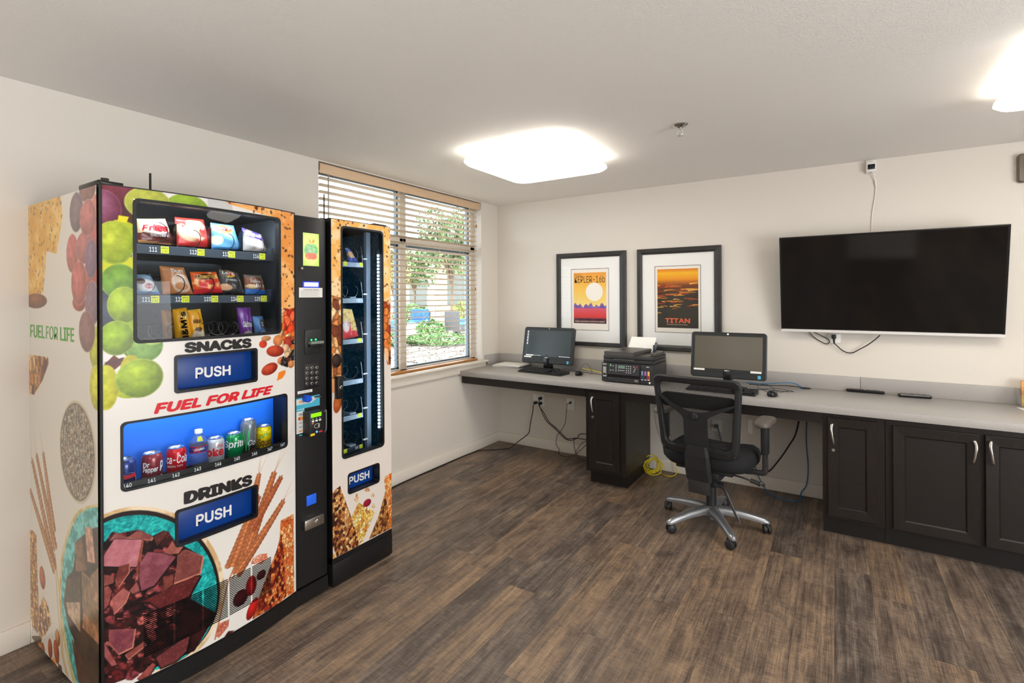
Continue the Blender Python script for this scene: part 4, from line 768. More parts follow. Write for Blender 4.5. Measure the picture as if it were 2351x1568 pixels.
# ================================================================== SNACKS AND DRINKS
M_bag = mat('printed foil bag', rough=.34, spec=.5, coat=.3, vcol=True)
def bag(name, label, cat, quad, x, paint, words=(), group='snack bags on the trays', th=.045, lean=.0, crimp=True):
    """Pillow bag: quad = picture corners TL, TR, BR, BL met with the upright plane at x."""
    C4 = [pX(x, *p) for p in quad]; zb = min(C4[2][2], C4[3][2]); zt = max(C4[0][2], C4[1][2])
    for c in C4: c[0] -= lean*(c[2]-zb)/(zt-zb)
    TL, TR, BR, BL = C4; base = (BL+BR)/2
    t = thing(name, label, cat, tuple(base), 0, group)
    sd = hash(name+label) % 97 if False else len(label)
    def S(u, v, o=0.):
        p = (1-v)*((1-u)*BL+u*BR)+v*((1-u)*TL+u*TR); bl_ = (max(0, 1-(2*u-1)**2)**.55)*(max(0, 1-(2*v-1)**2)**.5)
        wr = .006*math.sin(9*u+5*v+sd)*math.sin(7*v-4*u+sd*2)*bl_; return p+np.array([o*1.0+th*.5*bl_+wr, 0, 0])
    def Sb(u, v): p = S(u, v); q_ = (1-v)*((1-u)*BL+u*BR)+v*((1-u)*TL+u*TR); return q_-(p-q_)*np.array([.8, 1, 1])
    nu, nv = 26, 30; V = [S(i/nu, j/nv) for j in range(nv+1) for i in range(nu+1)]+[Sb(i/nu, j/nv) for j in range(nv+1) for i in range(nu+1)]
    F = [(j*(nu+1)+i, j*(nu+1)+i+1, (j+1)*(nu+1)+i+1, (j+1)*(nu+1)+i) for j in range(nv) for i in range(nu)]; n_ = (nu+1)*(nv+1); F += [tuple(n_+k for k in f[::-1]) for f in F]
    U, W_ = np.meshgrid(np.linspace(0, 1, nu+1), np.linspace(0, 1, nv+1)); kk = paint(U, W_).reshape(-1, 3)
    me = bpy.data.meshes.new('bag'); me.from_pydata([tuple(p) for p in V], [], F); a = me.color_attributes.new('Col', 'FLOAT_COLOR', 'POINT')
    k2 = lin(np.clip(np.concatenate([kk, kk]), 0, 1)*255); a.data.foreach_set('color', np.concatenate([k2, np.ones((len(k2), 1))], 1).astype(np.float32).ravel())
    me.polygons.foreach_set('use_smooth', [True]*len(F)); me.materials.append(M_bag); link('wrapper', me, t)
    for body, (u0, u1, v0, v1), m_, bo_, sh in words:
        mb = MB(); mb.text(body, [(u0, v1), (u1, v1), (u1, v0), (u0, v0)], lambda a_, b_, o: S(a_, b_, .003+o), 0, 0, bo_, sh); mb.build('lettering', m_, t)
    return t
def paintf(base, *ops):
    """ops: ('e', u, v, ru, rv, rgb) ellipse, ('b', v0, v1, rgb) band, ('r', u0, u1, v0, v1, rgb) box, ('n', rgb, scale, lo) blotches."""
    def f(U, V):
        c = np.ones(U.shape+(3,))*np.array(base)/255.
        for o in ops:
            if o[0] == 'e': m_ = np.clip((1-np.hypot((U-o[1])/o[3], (V-o[2])/o[4]))*6+.5, 0, 1)
            elif o[0] == 'b': m_ = ((V >= o[1]) & (V <= o[2])).astype(float)
            elif o[0] == 'r': m_ = ((U >= o[1]) & (U <= o[2]) & (V >= o[3]) & (V <= o[4])).astype(float)
            elif o[0] == 'd': m_ = (V < o[1]+o[2]*U).astype(float)
            else: m_ = np.clip((vn(U, V, o[2], 3)-o[3])*5, 0, 1)
            rgb = o[1] if o[0] == 'n' else o[-1]; c = c*(1-m_[..., None])+np.array(rgb)/255.*m_[..., None]
        return c
    return f
L_red = mat('bag lettering red', (196, 20, 34), .5); L_wht = mat('bag lettering white', (244, 242, 238), .5); L_brn = mat('bag lettering brown', (74, 40, 30), .5); L_gold = mat('bag lettering gold', (226, 176, 70), .5); L_blk = mat('bag lettering black', (24, 22, 22), .5)
m_mats = {}
bag('snack_bag', 'cream and brown corn chip bag on the top tray, leftmost', 'snack bag', ((314, 502), (379, 502), (402, 563), (317, 557)), .60, paintf((232, 200, 150), ('d', .42, .12, (96, 40, 34)), ('e', .5, .62, .46, .24, (236, 222, 206)), ('e', .62, .6, .25, .14, (206, 36, 44)), ('d', .12, -.1, (214, 150, 96))), (('Fritos', (.08, .92, .50, .76), L_red, .05, .25), ('CHILI CHEESE', (.30, .82, .28, .38), L_wht, .03, 0)))
bag('snack_bag', 'red tortilla chip bag with a pale round glow, second on the top tray', 'snack bag', ((401, 498), (467, 504), (483, 569), (404, 564)), .60, paintf((196, 44, 40), ('e', .46, .62, .48, .46, (240, 204, 168)), ('b', .92, 1., (206, 60, 50)), ('n', (214, 70, 60), .2, .6)), (('Doritos', (.1, .86, .60, .78), L_wht, .04, 0),))  # large pale ellipse puts the ceiling light's glare into the wrapper colour
bag('snack_bag', 'light blue potato chip bag with a red and yellow emblem, third on the top tray', 'snack bag', ((483, 511), (536, 518), (553, 573), (484, 572)), .60, paintf((112, 176, 220), ('e', .45, .78, .36, .17, (240, 200, 70)), ('e', .42, .79, .34, .09, (206, 28, 40)), ('e', .16, .34, .2, .17, (240, 226, 176)), ('b', 0, .08, (70, 140, 200))), (("Lay's", (.16, .68, .72, .86), L_wht, .03, .2),))
bag('snack_bag', 'purple and silver bag at the right end of the top tray', 'snack bag', ((555, 522), (599, 538), (614, 580), (556, 575)), .60, paintf((206, 200, 196), ('b', .62, 1., (92, 70, 176)), ('n', (170, 160, 150), .14, .55), ('e', .5, .4, .3, .14, (232, 226, 220))), (('RUFFLES', (.06, .8, .70, .86), L_wht, .05, .2),))
bag('snack_bag', 'pale blue and white bag on the middle tray, leftmost', 'snack bag', ((314, 630), (345, 630), (368, 676), (314, 676)), .60, paintf((142, 176, 206), ('e', .42, .44, .42, .34, (236, 232, 236)), ('e', .5, .42, .2, .13, (214, 80, 110)), ('e', .15, .66, .2, .14, (120, 80, 70)), ('b', 0, .14, (60, 140, 206))), (('Oreo', (.3, .75, .36, .5), L_wht, .03, 0),))
bag('snack_bag', 'orange-brown chip bag with a pale patch, second on the middle tray', 'snack bag', ((366, 610), (422, 614), (444, 676), (374, 676)), .60, paintf((188, 118, 70), ('e', .62, .42, .36, .34, (238, 208, 188)), ('e', .6, .3, .24, .14, (206, 140, 96)), ('b', .86, 1, (206, 138, 86))), (('Sun', (.32, .8, .78, .92), L_wht, .03, 0),))
bag('snack_bag', 'orange and red puffed corn bag, third on the middle tray', 'snack bag', ((436, 624), (496, 624), (512, 672), (445, 676)), .60, paintf((226, 92, 30), ('e', .55, .42, .4, .28, (226, 60, 50)), ('n', (250, 196, 130), .12, .66), ('d', .22, .0, (206, 34, 40)), ('e', .46, .78, .36, .13, (60, 34, 20))), (('Cheetos', (.14, .80, .70, .88), L_gold, .05, .15),))
bag('snack_bag', 'black barbecue chip bag with a yellow and red emblem on the middle tray', 'snack bag', ((502, 617), (546, 624), (561, 673), (504, 670)), .60, paintf((62, 60, 60), ('e', .34, .84, .34, .18, (236, 196, 60)), ('e', .34, .84, .32, .09, (200, 26, 40)), ('e', .2, .22, .26, .15, (232, 180, 140)), ('n', (90, 88, 86), .2, .62)), (("Lay's", (.08, .62, .76, .92), L_wht, .03, .2), ('BARBECUE', (.2, .86, .52, .6), L_wht, .0, 0)))
bag('snack_bag', 'brown and blue honey bun wrapper at the right end of the middle tray', 'snack bag', ((559, 630), (599, 632), (613, 678), (563, 676)), .60, paintf((150, 92, 66), ('d', .30, -.05, (36, 110, 196)), ('b', .86, 1, (126, 112, 104)), ('e', .25, .42, .25, .1, (240, 206, 160))), (('Honey', (.22, .86, .56, .74), L_wht, .02, .2), ('Bun', (.40, .86, .38, .56), L_wht, .03, .2)))
# bottom tray: upright packets, their feet below the window edge
bag('candy_packet', 'yellow candy packet with brown lettering, front one on the bottom tray', 'candy packet', ((396, 710), (428, 706), (444, 790), (404, 790)), .625, paintf((238, 170, 24), ('e', .72, .8, .22, .12, (70, 150, 190)), ('r', .1, .9, .0, .9, (238, 170, 24)), ('e', .7, .82, .2, .1, (210, 190, 120))), ())
bag('candy_packet', 'plain yellow candy packet behind the brown-lettered one', 'candy packet', ((370, 712), (424, 708), (424, 790), (376, 790)), .53, paintf((226, 150, 26)), ())
bag('candy_packet', 'second yellow candy packet with a pale oval on the bottom tray', 'candy packet', ((430, 712), (460, 709), (472, 786), (440, 790)), .625, paintf((236, 166, 26), ('e', .5, .22, .46, .2, (240, 226, 200)), ('e', .5, .42, .3, .06, (90, 54, 34)), ('b', .94, 1, (244, 190, 60))), (("M&M's", (.2, .8, .60, .72), L_brn, .03, 0),))
bag('candy_packet', 'tall purple candy packet on the bottom tray', 'candy packet', ((543, 706), (575, 706), (580, 785), (553, 785)), .615, paintf((112, 44, 150), ('e', .55, .18, .38, .16, (232, 226, 206)), ('n', (140, 80, 176), .2, .6)), (('Skittles', (.16, .86, .44, .60), L_wht, .02, .2),))
bag('candy_packet', 'blue candy packet at the right end of the bottom tray', 'candy packet', ((579, 726), (603, 726), (612, 782), (588, 783)), .615, paintf((96, 150, 214), ('e', .7, .7, .22, .2, (84, 56, 50)), ('e', .5, .3, .4, .14, (50, 110, 200))), (('FIG', (.3, .8, .2, .42), L_wht, .03, 0),))
o = [c for c in bpy.data.objects if c.get('label', '').startswith('yellow candy packet')][0]
C4 = [pX(.66, *p) for p in ((412, 716), (425, 714), (437, 788), (421, 790))]; TL, TR, BR, BL = C4
V, F = glyphs("M&M's", .06, 0.)
mb = MB(); mb.add([(1-u)*((1-v)*TL+v*TR)+u*((1-v)*BL+v*BR) for u, v in [(1-a, 1-b) for a, b, _ in V]], F); mb.build('lettering', L_brn, o)
# narrow machine
xb = .60
bag('snack_bag', 'blue wrapper with orange letters on the top tray of the narrow machine', 'snack bag', ((792, 570), (800, 568), (824, 604), (802, 604)), .62, paintf((70, 100, 190), ('e', .4, .55, .4, .22, (236, 190, 140)), ('n', (200, 210, 236), .25, .66)), (), 'snacks in the narrow machine', .03)
bag('snack_bag', 'yellow and red granola packet on the third tray of the narrow machine', 'snack bag', ((784, 708), (808, 710), (823, 772), (784, 780)), .62, paintf((240, 214, 140), ('n', (206, 160, 90), .08, .6), ('r', 0, .5, .0, .55, (214, 50, 60)), ('d', .32, -.1, (220, 60, 70)), ('e', .25, .42, .2, .2, (238, 214, 214))), (('CHEWY', (.02, .5, .40, .52), L_wht, .03, 0),), 'snacks in the narrow machine', .03)
# drinks
M_alum = mat('can aluminium', (214, 216, 220), .25, metal=.9)
CANP = [(.022, 0), (.0262, .002), (.0285, .006), (.033, .012), (.033, .101), (.0318, .106), (.0285, .112), (.0268, .1155)]
def can(label, px, x, body, words, scale=1., hk=1., paint=None):
    P = pX(x, px, 1060); y = P[1]; z = .7352; t = thing('drink_can', label, 'drink can', (x, y, z), 0, 'drink cans behind the lit window')
    pr = [(r*scale, h*hk if h > .02 else h) for r, h in CANP]; r_ = .033*scale; h_ = pr[-1][1]
    MB().lathe(pr, (x, y, z), n=40, cap1=False).build('can_body', body, t)
    MB().lathe([(.0268*scale, h_), (.0272*scale, h_+.003), (.0258*scale, h_+.0034), (.0235*scale, h_-.001), (.0005, h_-.001)], (x, y, z), n=32, cap0=False).build('can_lid', M_alum, t)
    view = math.atan2(CAM[1]-y, CAM[0]-x)
    S = lambda a, b, o=0.: (x+(r_+.0004+o)*math.cos(view+a/r_), y+(r_+.0004+o)*math.sin(view+a/r_), z+b)
    for body_, (a0, a1, b0, b1), m_, bo_, sh in words:
        q_ = MB()
        if body_.startswith('#'):
            if body_ == '#ell': q_.add([S((a0+a1)/2+(a1-a0)/2*math.cos(k_*.1963), (b0+b1)/2+(b1-b0)/2*math.sin(k_*.1963), sh) for k_ in range(32)], [tuple(range(32))])
            else: q_.grid(lambda u, v: S(a0+(a1-a0)*u, b0+(b1-b0)*v, sh), 14, 1)
        else: q_.text(body_, [(a0, b1), (a1, b1), (a1, b0), (a0, b0)], lambda a_, b_, o: S(a_, b_, o), .0008, 0, bo_, sh)
        q_.build('emblem' if body_.startswith('#') else 'lettering', m_, t)
    return t
C_ = lambda n, rgb: mat(n, rgb, .22, metal=.25, spec=.6, coat=.5)
cw_ = mat('can white', (240, 238, 236), .4); cn = mat('can navy', (14, 34, 92), .4); crd = mat('can red', (206, 20, 36), .4)
can('dark blue cola can with a round emblem, cut by the window edge', 286, .662, C_('blue can', (16, 52, 130)), (('#ell', (-.016, .044, .016, .072), cw_, 0, .0001), ('#band', (-.012, .040, .052, .066), crd, 0, .0003), ('#band', (-.012, .040, .020, .034), cn, 0, .0003), ('PEPSI', (-.012, .040, .037, .050), mat('can ink', (14, 22, 50), .5), .03, 0)), 1.03)
can('maroon soda can with a white oval script, second from left', 348.5, .662, C_('maroon can', (148, 42, 54)), (('Dr', (-.03, -.006, .072, .090), cw_, .04, .1), ('Pepper', (-.03, .020, .048, .072), cw_, .04, .1), ('P', (.026, .044, .05, .088), cw_, .04, .15), ('23', (-.034, -.016, .018, .034), cw_, .0, 0), ('Dr', (.030, .046, .014, .036), cw_, .02, 0)), 1.03)
can('bright red cola can with white script, left of the water bottle', 405, .662, C_('red can', (212, 18, 34)), (('ca-Cola', (-.036, .044, .062, .094), cw_, .03, .15), ('ORIGINAL TASTE', (-.034, .022, .048, .055), cw_, .0, 0)), 1.03)
can('silver diet cola can with red lettering, right of the water bottle', 494.5, .655, C_('silver can', (204, 204, 206)), (('Diet', (.006, .034, .082, .096), crd, .0, .2), ('oke', (-.034, .034, .048, .082), crd, .06, 0)), 1.02)
can('green lemon soda can with white lettering', 538, .648, C_('green can', (0, 146, 76)), (('Sprite', (-.044, .050, .054, .092), cw_, .04, .12),), 1.02)
can('tall silver and black energy drink can behind the green one', 570.5, .634, C_('grey can', (122, 128, 132)), (('#band', (-.034, .034, .016, .06), mat('can black', (26, 26, 28), .4), 0, .0002), ('M', (-.022, .004, .026, .12), mat('can green', (60, 190, 110), .4), .0, 0), ('ULTRA', (-.004, .034, .02, .034), mat('can dark red', (120, 40, 40), .4), .02, 0), ('Co', (-.002, .03, .05, .074), cw_, .0, .3)), .98, 1.36)
can('yellow citrus soda can with brown slanted script, rightmost', 606, .640, C_('yellow can', (246, 214, 12)), (('Squirt', (-.024, .034, .024, .066), mat('can brown', (104, 44, 26), .4), .03, 0), ('#ell', (-.018, .002, .068, .080), mat('can leaf green', (40, 150, 60), .4), 0, .0002), ('#ell', (.000, .016, .078, .090), mat('can leaf green light', (70, 176, 70), .4), 0, .0002), ('#band', (-.036, .036, .088, .101), mat('can yellow', (250, 226, 30), .4), 0, .0001)), .98)
P = pX(.650, 456, 1060); x, y, z = .650, P[1], .7352; t = thing('water_bottle', 'clear ribbed plastic water bottle with a red and blue label', 'water bottle', (x, y, z))
M_pet = mat('clear plastic', (226, 238, 248), .06, trans=.92, ior=1.12, spec=.6)
pr = [(.026, 0), (.031, .004)]+[(.0315+.0022*math.cos(k_*1.9), .010+k_*.0052) for k_ in range(12)]+[(.033, .076), (.033, .104), (.0318, .112), (.029, .122), (.023, .134), (.015, .143), (.0128, .147), (.0128, .150)]
MB().lathe(pr, (x, y, z), n=36).build('bottle_body', M_pet, t)
lw = MB().lathe([(.0334, .077), (.0336, .078), (.0336, .103), (.0334, .104)], (x, y, z), n=40, cap0=False, cap1=False).build('bottle_label', mat('bottle label navy', (40, 56, 130), .35), t)
view = math.atan2(CAM[1]-y, CAM[0]-x); S = lambda a, b, o=0.: (x+(.0338+o)*math.cos(view+a/.0338), y+(.0338+o)*math.sin(view+a/.0338), z+b)
q = MB(); q.grid(lambda u, v: S(-.04+.08*u, .1005+.003*v, .0001), 16, 1, 0); q.grid(lambda u, v: S(-.04+.08*u, .077+.0025*v, .0001), 16, 1, 0); q.add([S(-.006+.022*(1 if k_ % 2 == 0 else .5)*math.cos(k_*math.pi/5+.3), .090+.0125*(1 if k_ % 2 == 0 else .5)*math.sin(k_*math.pi/5+.3), .0004) for k_ in range(10)], [tuple(range(10))], 1); q.text('OZARKA', [(-.014, .095), (.022, .098), (.022, .089), (-.014, .086)], S, .0008, 2, .04)
q.build('label_print', [crd, mat('label rust', (190, 70, 60), .4), cw_], lw)
MB().lathe([(.0135, .150), (.0145, .151), (.0145, .164), (.0135, .166), (.0005, .166)], (x, y, z), n=24).build('bottle_cap', mat('white cap', (240, 240, 240), .35), t)
S3 = lambda a, b, o=0.: (x+(.0245+o-(b-.13)*.75)*math.cos(view+a/.028), y+(.0245+o-(b-.13)*.75)*math.sin(view+a/.028), z+b)
q = MB(); q.grid(lambda u, v: S3(-.004+.018*u, .124+.017*v, .004), 8, 4, 0); q.text('PRICE', [(-.002, .139), (.012, .139), (.012, .1345), (-.002, .1345)], S3, .005, 1); q.text('1.50', [(-.002, .132), (.012, .132), (.012, .126), (-.002, .126)], S3, .005, 1)
q.X = None; q.build('price_sticker', [M_tag, M_ink], t)
# ================================================================== COUNTER AND CABINETS
M_lam = mat('grey laminate', (172, 168, 164), .34, spec=.5, noise=((165, 161, 157), 240, (1, 1, 1), .4, .6))
M_esp = mat('espresso stained wood', (36, 29, 26), .36, spec=.5, noise=((26, 22, 20), 9, (9, 9, 1), .3, .75))
M_espf = mat('espresso fascia', (36, 30, 28), .4, spec=.45, noise=((28, 24, 23), 9, (1, 9, 9), .3, .75)); M_espd = mat('espresso toe kick', (24, 19, 17), .5)  # toe kicks take a darker, ungrained espresso
CX1, CF, CT = 5.2, -.634, .777
ct = thing('countertop', 'long grey laminate desk counter along the TV wall', 'counter', (2.2, -.3, .70))
MB().box((.004, CF, CT-.045), (CX1, -.001, CT), bev=.003).build('worktop', M_lam, ct)
q = MB(); q.box((.004, -.020, CT), (2.985, -.0005, CT+.099), bev=.002); q.box((2.987, -.020, CT), (CX1, -.0005, CT+.099), bev=.002); q.box((.0005, -.24, CT), (.02, -.020, CT+.099), bev=.002); q.build('backsplash', M_lam, ct)
q = MB(); q.box((.04, -.606, CT-.112), (1.225, -.588, CT-.045)); q.box((1.545, -.606, CT-.112), (2.775, -.588, CT-.045)); q.box((.022, -.60, CT-.112), (.04, -.45, CT-.045)); q.box((.02, -.02, CT-.112), (.04, -.001, CT-.045)); q.build('apron', M_espf, ct)
def raised_door(t, x0, x1, z0, z1, y, handle=None, lock=None):
    """Framed door with mitred bevel, recessed panel, pull and lock."""
    fr = .052; A = [(x0, z0), (x1, z0), (x1, z1), (x0, z1)]; B = [(x0+fr, z0+fr), (x1-fr, z0+fr), (x1-fr, z1-fr), (x0+fr, z1-fr)]; C = [(x0+fr+.006, z0+fr+.006), (x1-fr-.006, z0+fr+.006), (x1-fr-.006, z1-fr-.006), (x0+fr+.006, z1-fr-.006)]
    A2 = [(x0+.002, z0+.002), (x1-.002, z0+.002), (x1-.002, z1-.002), (x0+.002, z1-.002)]
    q_ = MB(); q_.loft([(A, 0), (A, .018), (A2, .020), (B, .017), (C, .009)], lambda a, b, d: (a, y-d, b), 0, False, False, True); d_ = q_.build('door', M_esp, t)
    pn = MB().box((x0+fr+.006, y-.0096, z0+fr+.006), (x1-fr-.006, y-.009, z1-fr-.006)).build('door_panel', M_espf, d_)
    if handle:
        hx, hz0, hz1, sg = handle; q_ = MB(); m_ = (hz0+hz1)/2
        P = [(hx, y-.018, hz1-.01), (hx-.004*sg, y-.030, hz1-.004), (hx-.008*sg, y-.042, hz1-.03), (hx-.004*sg, y-.046, m_), (hx+.003*sg, y-.040, hz0+.02), (hx+.004*sg, y-.018, hz0+.006)]
        R = smooth_path(P, 6); n_ = len(R); V = []
        for i, p in enumerate(R):
            r_ = .0068-.0030*i/n_; tt = R[min(i+1, n_-1)]-R[max(i-1, 0)]; tt /= np.linalg.norm(tt); ex = np.array([1., 0, 0]); ex -= tt*(ex@tt); ex /= np.linalg.norm(ex); ey = np.cross(tt, ex); V.append([p+r_*(ex*math.cos(k_*math.pi/5)*1.15+ey*math.sin(k_*math.pi/5)*.75) for k_ in range(10)])
        q_.rings(V); q_.build('handle', M_nick, d_)
    if lock: MB().lathe([(.0005, -.006), (.008, -.006), (.0105, -.003), (.0105, 0)], (lock[0], y-.019, lock[1]), 'y', 20).build('lock', M_nick, d_)
    return d_
yf = -.600
pt = thing('pedestal_cabinet', 'narrow dark pedestal cabinet with a lock under the printer', 'cabinet', (1.385, -.30, 0))
q = MB(); q.box((1.226, yf+.018, .10), (1.543, -.02, CT-.046)); q.box((1.226, yf, .10), (1.545, yf+.018, CT-.046), bev=.001, seg=1); q.build('cabinet_body', M_esp, pt)
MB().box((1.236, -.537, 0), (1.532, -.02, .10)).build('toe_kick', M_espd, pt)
a, b = pY(yf-.02, 1352, 899), pY(yf-.02, 1422, 1088); h1, h2 = pY(yf-.04, 1358, 911), pY(yf-.04, 1359, 951); l = pY(yf-.02, 1360.5, 957.5)
raised_door(pt, a[0], b[0], b[2], a[2], yf, (h1[0]+.004, h2[2], h1[2], 1), (l[0], l[2]))
nb_ = thing('base_cabinet', 'narrow locked base cabinet left of the double-door one', 'cabinet', (2.93, -.3, 0))
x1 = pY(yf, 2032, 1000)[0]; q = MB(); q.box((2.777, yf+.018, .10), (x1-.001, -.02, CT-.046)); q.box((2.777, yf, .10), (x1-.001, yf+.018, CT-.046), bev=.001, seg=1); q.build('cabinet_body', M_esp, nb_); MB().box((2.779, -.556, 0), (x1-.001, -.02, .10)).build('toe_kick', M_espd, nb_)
a, b = pY(yf-.02, 1900, 958), pY(yf-.02, 2016.4, 1204.7); h1, h2 = pY(yf-.045, 1912, 974), pY(yf-.045, 1912, 1025); l = pY(yf-.02, 1913, 1033.5); raised_door(nb_, a[0], b[0], b[2], a[2], yf, (h1[0], h2[2], h1[2], 1), (l[0], l[2]))
wb = thing('base_cabinet', 'wide double-door base cabinet at the right edge', 'cabinet', (3.5, -.3, 0)); xe = 4.02
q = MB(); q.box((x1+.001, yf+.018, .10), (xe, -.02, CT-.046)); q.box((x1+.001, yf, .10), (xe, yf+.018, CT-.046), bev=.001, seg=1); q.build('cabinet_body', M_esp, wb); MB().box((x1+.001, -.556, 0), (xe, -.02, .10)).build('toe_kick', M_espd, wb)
a, b = pY(yf-.02, 2050, 977), pY(yf-.02, 2252, 1254); h1, h2 = pY(yf-.045, 2238, 1013), pY(yf-.045, 2238, 1071); raised_door(wb, a[0], b[0], b[2], a[2], yf, (h1[0], h2[2], h1[2], -1))
a2 = pY(yf-.02, 2262.6, 998); w_ = b[0]-a[0]; h1, h2 = pY(yf-.045, 2280, 1015), pY(yf-.045, 2280, 1074); raised_door(wb, a2[0], a2[0]+w_, b[2], a[2], yf, (h1[0], h2[2], h1[2], 1))
eb = thing('base_cabinet', 'base cabinet beyond the right edge of the photo', 'cabinet', (4.6, -.3, 0)); q = MB(); q.box((xe+.002, yf, .10), (CX1, -.02, CT-.046)); q.box((xe+.002, -.556, 0), (CX1, -.02, .10)); q.build('cabinet_body', M_esp, eb)
# ================================================================== ON THE COUNTER
M_pl = mat('black computer plastic', (40, 42, 43), .42, spec=.45); M_pl2 = mat('black gloss plastic', (20, 20, 21), .22); M_scr = mat('dark glossy screen', (58, 66, 68), .16, spec=.5, emit=(40, 48, 52), es=.32); M_scr2 = mat('screen with painted brown reflection', (82, 77, 66), .2, spec=.5, emit=(66, 60, 48), es=.3)  # second screen: brown reflection put into the colour, plus a weak glow
M_icn = mat('screen icons', (230, 234, 236), .5, emit=(220, 226, 230), es=.5); M_stk = mat('blue sticker', (86, 170, 206), .5)
def aio(label, xl, xr, zb, zt, y, tilt, scr, icons, camdot):
    w_, h_ = xr-xl, zt-zb; xc = (xl+xr)/2; t = thing('desktop_computer', label, 'computer', (xc, y+.05, CT)); X = Matrix.Translation((xc, y, zb)) @ Matrix.Rotation(-tilt, 4, 'X')
    S = lambda a, b, o=0.: tuple(X @ Vector((a, -o, b)))
    q_ = MB(); A = rr(w_, h_, .022, 5, 0, h_/2); B = rr(w_-.012, h_-.012, .018, 5, 0, h_/2); q_.loft([(rr(w_-.05, h_-.05, .02, 5, 0, h_/2), -.05), (A, -.022), (A, -.004), (B, 0)], S, 0, False, True, True); body = q_.build('housing', M_pl, t)
    s0, s1 = h_*.195, h_-.028; sw = w_-.052; MB().prism([(-sw/2, s0), (sw/2, s0), (sw/2, s1), (-sw/2, s1)], S, .0003, .0012).build('screen', scr, t)
    q_ = MB(); q_.prism(rr(w_-.014, .003, .001, 2, 0, h_*.135), S, .0002, .0008); q_.build('chin_seam', M_pl2, body)
    MB().text('DELL', [(-.018, h_*.172), (.018, h_*.172), (.018, h_*.146), (-.018, h_*.146)], S, .0012, 0, .04).build('lettering', M_icn, body)
    MB().prism([(w_/2-.055, h_*.030), (w_/2-.036, h_*.030), (w_/2-.036, h_*.105), (w_/2-.055, h_*.105)], S, .0003, .0009).build('sticker', M_stk, body)
    q_ = MB(); q_.prism([(-sw/2-.004, s0-.016), (-sw/2+.072, s0-.016), (-sw/2+.072, s0-.003), (-sw/2-.004, s0-.003)], S, .0008, .0014); q_.build('label_strip', M_paper, body)
    if icons:
        q_ = MB()
        for i in range(5): q_.prism(rr(.012, .011, .004, 2, -sw/2+.016, s1-.014-i*.026), S, .0013, .0016); q_.prism(rr(.016, .003, .001, 1, -sw/2+.016, s1-.025-i*.026), S, .0013, .0016)
        q_.prism(rr(.080, .009, .001, 1, -sw/2+.052, s0+.006), S, .0013, .0016)
        for i in range(5): q_.prism(rr(.007, .005, .002, 2, -sw/2+.105+i*.014, s0+.006), S, .0013, .0016)
        for i in range(6): q_.prism(rr(.012, .005, .001, 1, sw/2-.10+i*.018, s0+.006), S, .0013, .0016)
        q_.build('screen_icons', M_icn, body)
    else:
        q_ = MB(); q_.prism([(sw/2-.075, s0-.016), (sw/2-.006, s0-.016), (sw/2-.006, s0-.002), (sw/2-.075, s0-.002)], S, .0008, .0014); q_.build('label_strip', M_paper, body)
    q_ = MB(); q_.prism([(.007*camdot*math.cos(k_*.524), h_-.013+.007*camdot*math.sin(k_*.524)) for k_ in range(12)], S, .0003, .001); q_.build('camera_dot', M_icn, body)
    q_ = MB(); q_.tube([(xc, y+.03, zb+.09), (xc, y+.075, zb+.03), (xc, y+.06, CT+.02)], .016, 10, 0, 5, 1.6); q_.box((xc-.028, y+.0, CT+.003), (xc+.028, y+.085, zb+.05), bev=.006); q_.build('stand_neck', M_pl2, t)
    q_ = MB(); q_.prism(rr(.19, .15, .06, 6, xc, y+.055), lambda a, b, d: (a, b, d), CT+.0003, CT+.010); q_.build('stand_base', M_pl, t); return t
a, b = pY(-.19, 1202, 749), pY(-.19, 1318, 751); c = pY(-.26, 1199, 832); d_ = pY(-.26, 1314, 839.5)
aio('black all-in-one computer showing desktop icons, below the orange poster', (a[0]+c[0])/2, (b[0]+d_[0])/2, (c[2]+d_[2])/2, (a[2]+b[2])/2, -.25, math.radians(12), M_scr, True, .5)
a, b = pY(-.30, 1588, 761.5), pY(-.30, 1761, 765); d_ = pY(-.35, 1760, 876)
aio('black all-in-one computer with a blank brown-grey screen, behind the office chair', a[0], (b[0]+d_[0])/2, d_[2], b[2], -.345, math.radians(8), M_scr2, False, .9)
M_key = mat('black keys', (36, 37, 38), .45); M_kbd = mat('black keyboard case', (26, 27, 28), .4)
def keyboard(label, x, y, rz):
    t = thing('keyboard', label, 'keyboard', (x, y, CT), rz); X = WM[t]; q_ = MB(X)
    q_.rings([[(-.22, -.075, .0004), (.22, -.075, .0004), (.22, .07, .0004), (-.22, .07, .0004)], [(-.222, -.078, .009), (.222, -.078, .009), (.222, .072, .020), (-.222, .072, .020)], [(-.218, -.073, .012), (.218, -.073, .012), (.218, .069, .024), (-.218, .069, .024)]], 0, False); q_.build('case', M_kbd, t)
    q_ = MB(X)
    for j in range(6):
        y0 = -.066+j*.0215+(.004 if j == 5 else 0); xk = -.212
        row = [(.019, 15)] if j not in (0,) else [(.024, 3), (.115, 1), (.024, 4)]
        for wd, n_ in row:
            for _ in range(n_):
                if xk+wd > .088: break
                q_.box((xk, y0, .018+.0026*j-.004), (xk+wd-.003, y0+.0175, .0215+.0026*j), bev=.0015, seg=1); xk += wd
        for i in range(3):
            if j in (0, 3, 4) or (j == 1 and i == 1) or j == 5:
                q_.box((.096+i*.019, y0, .014+.0026*j), (.112+i*.019, y0+.0175, .0215+.0026*j), bev=.0015, seg=1)
        if j < 5:
            for i in range(4 if j != 0 else 3): q_.box((.150+i*.0165, y0, .014+.0026*j), (.1640+i*.0165, y0+.0175, .0215+.0026*j), bev=.0015, seg=1)
    q_.build('keys', M_key, t); return t
keyboard('black keyboard in front of the computer with icons', .722, -.365, math.radians(-6)); keyboard('black keyboard half hidden behind the office chair', 2.185, -.475, math.radians(-3))
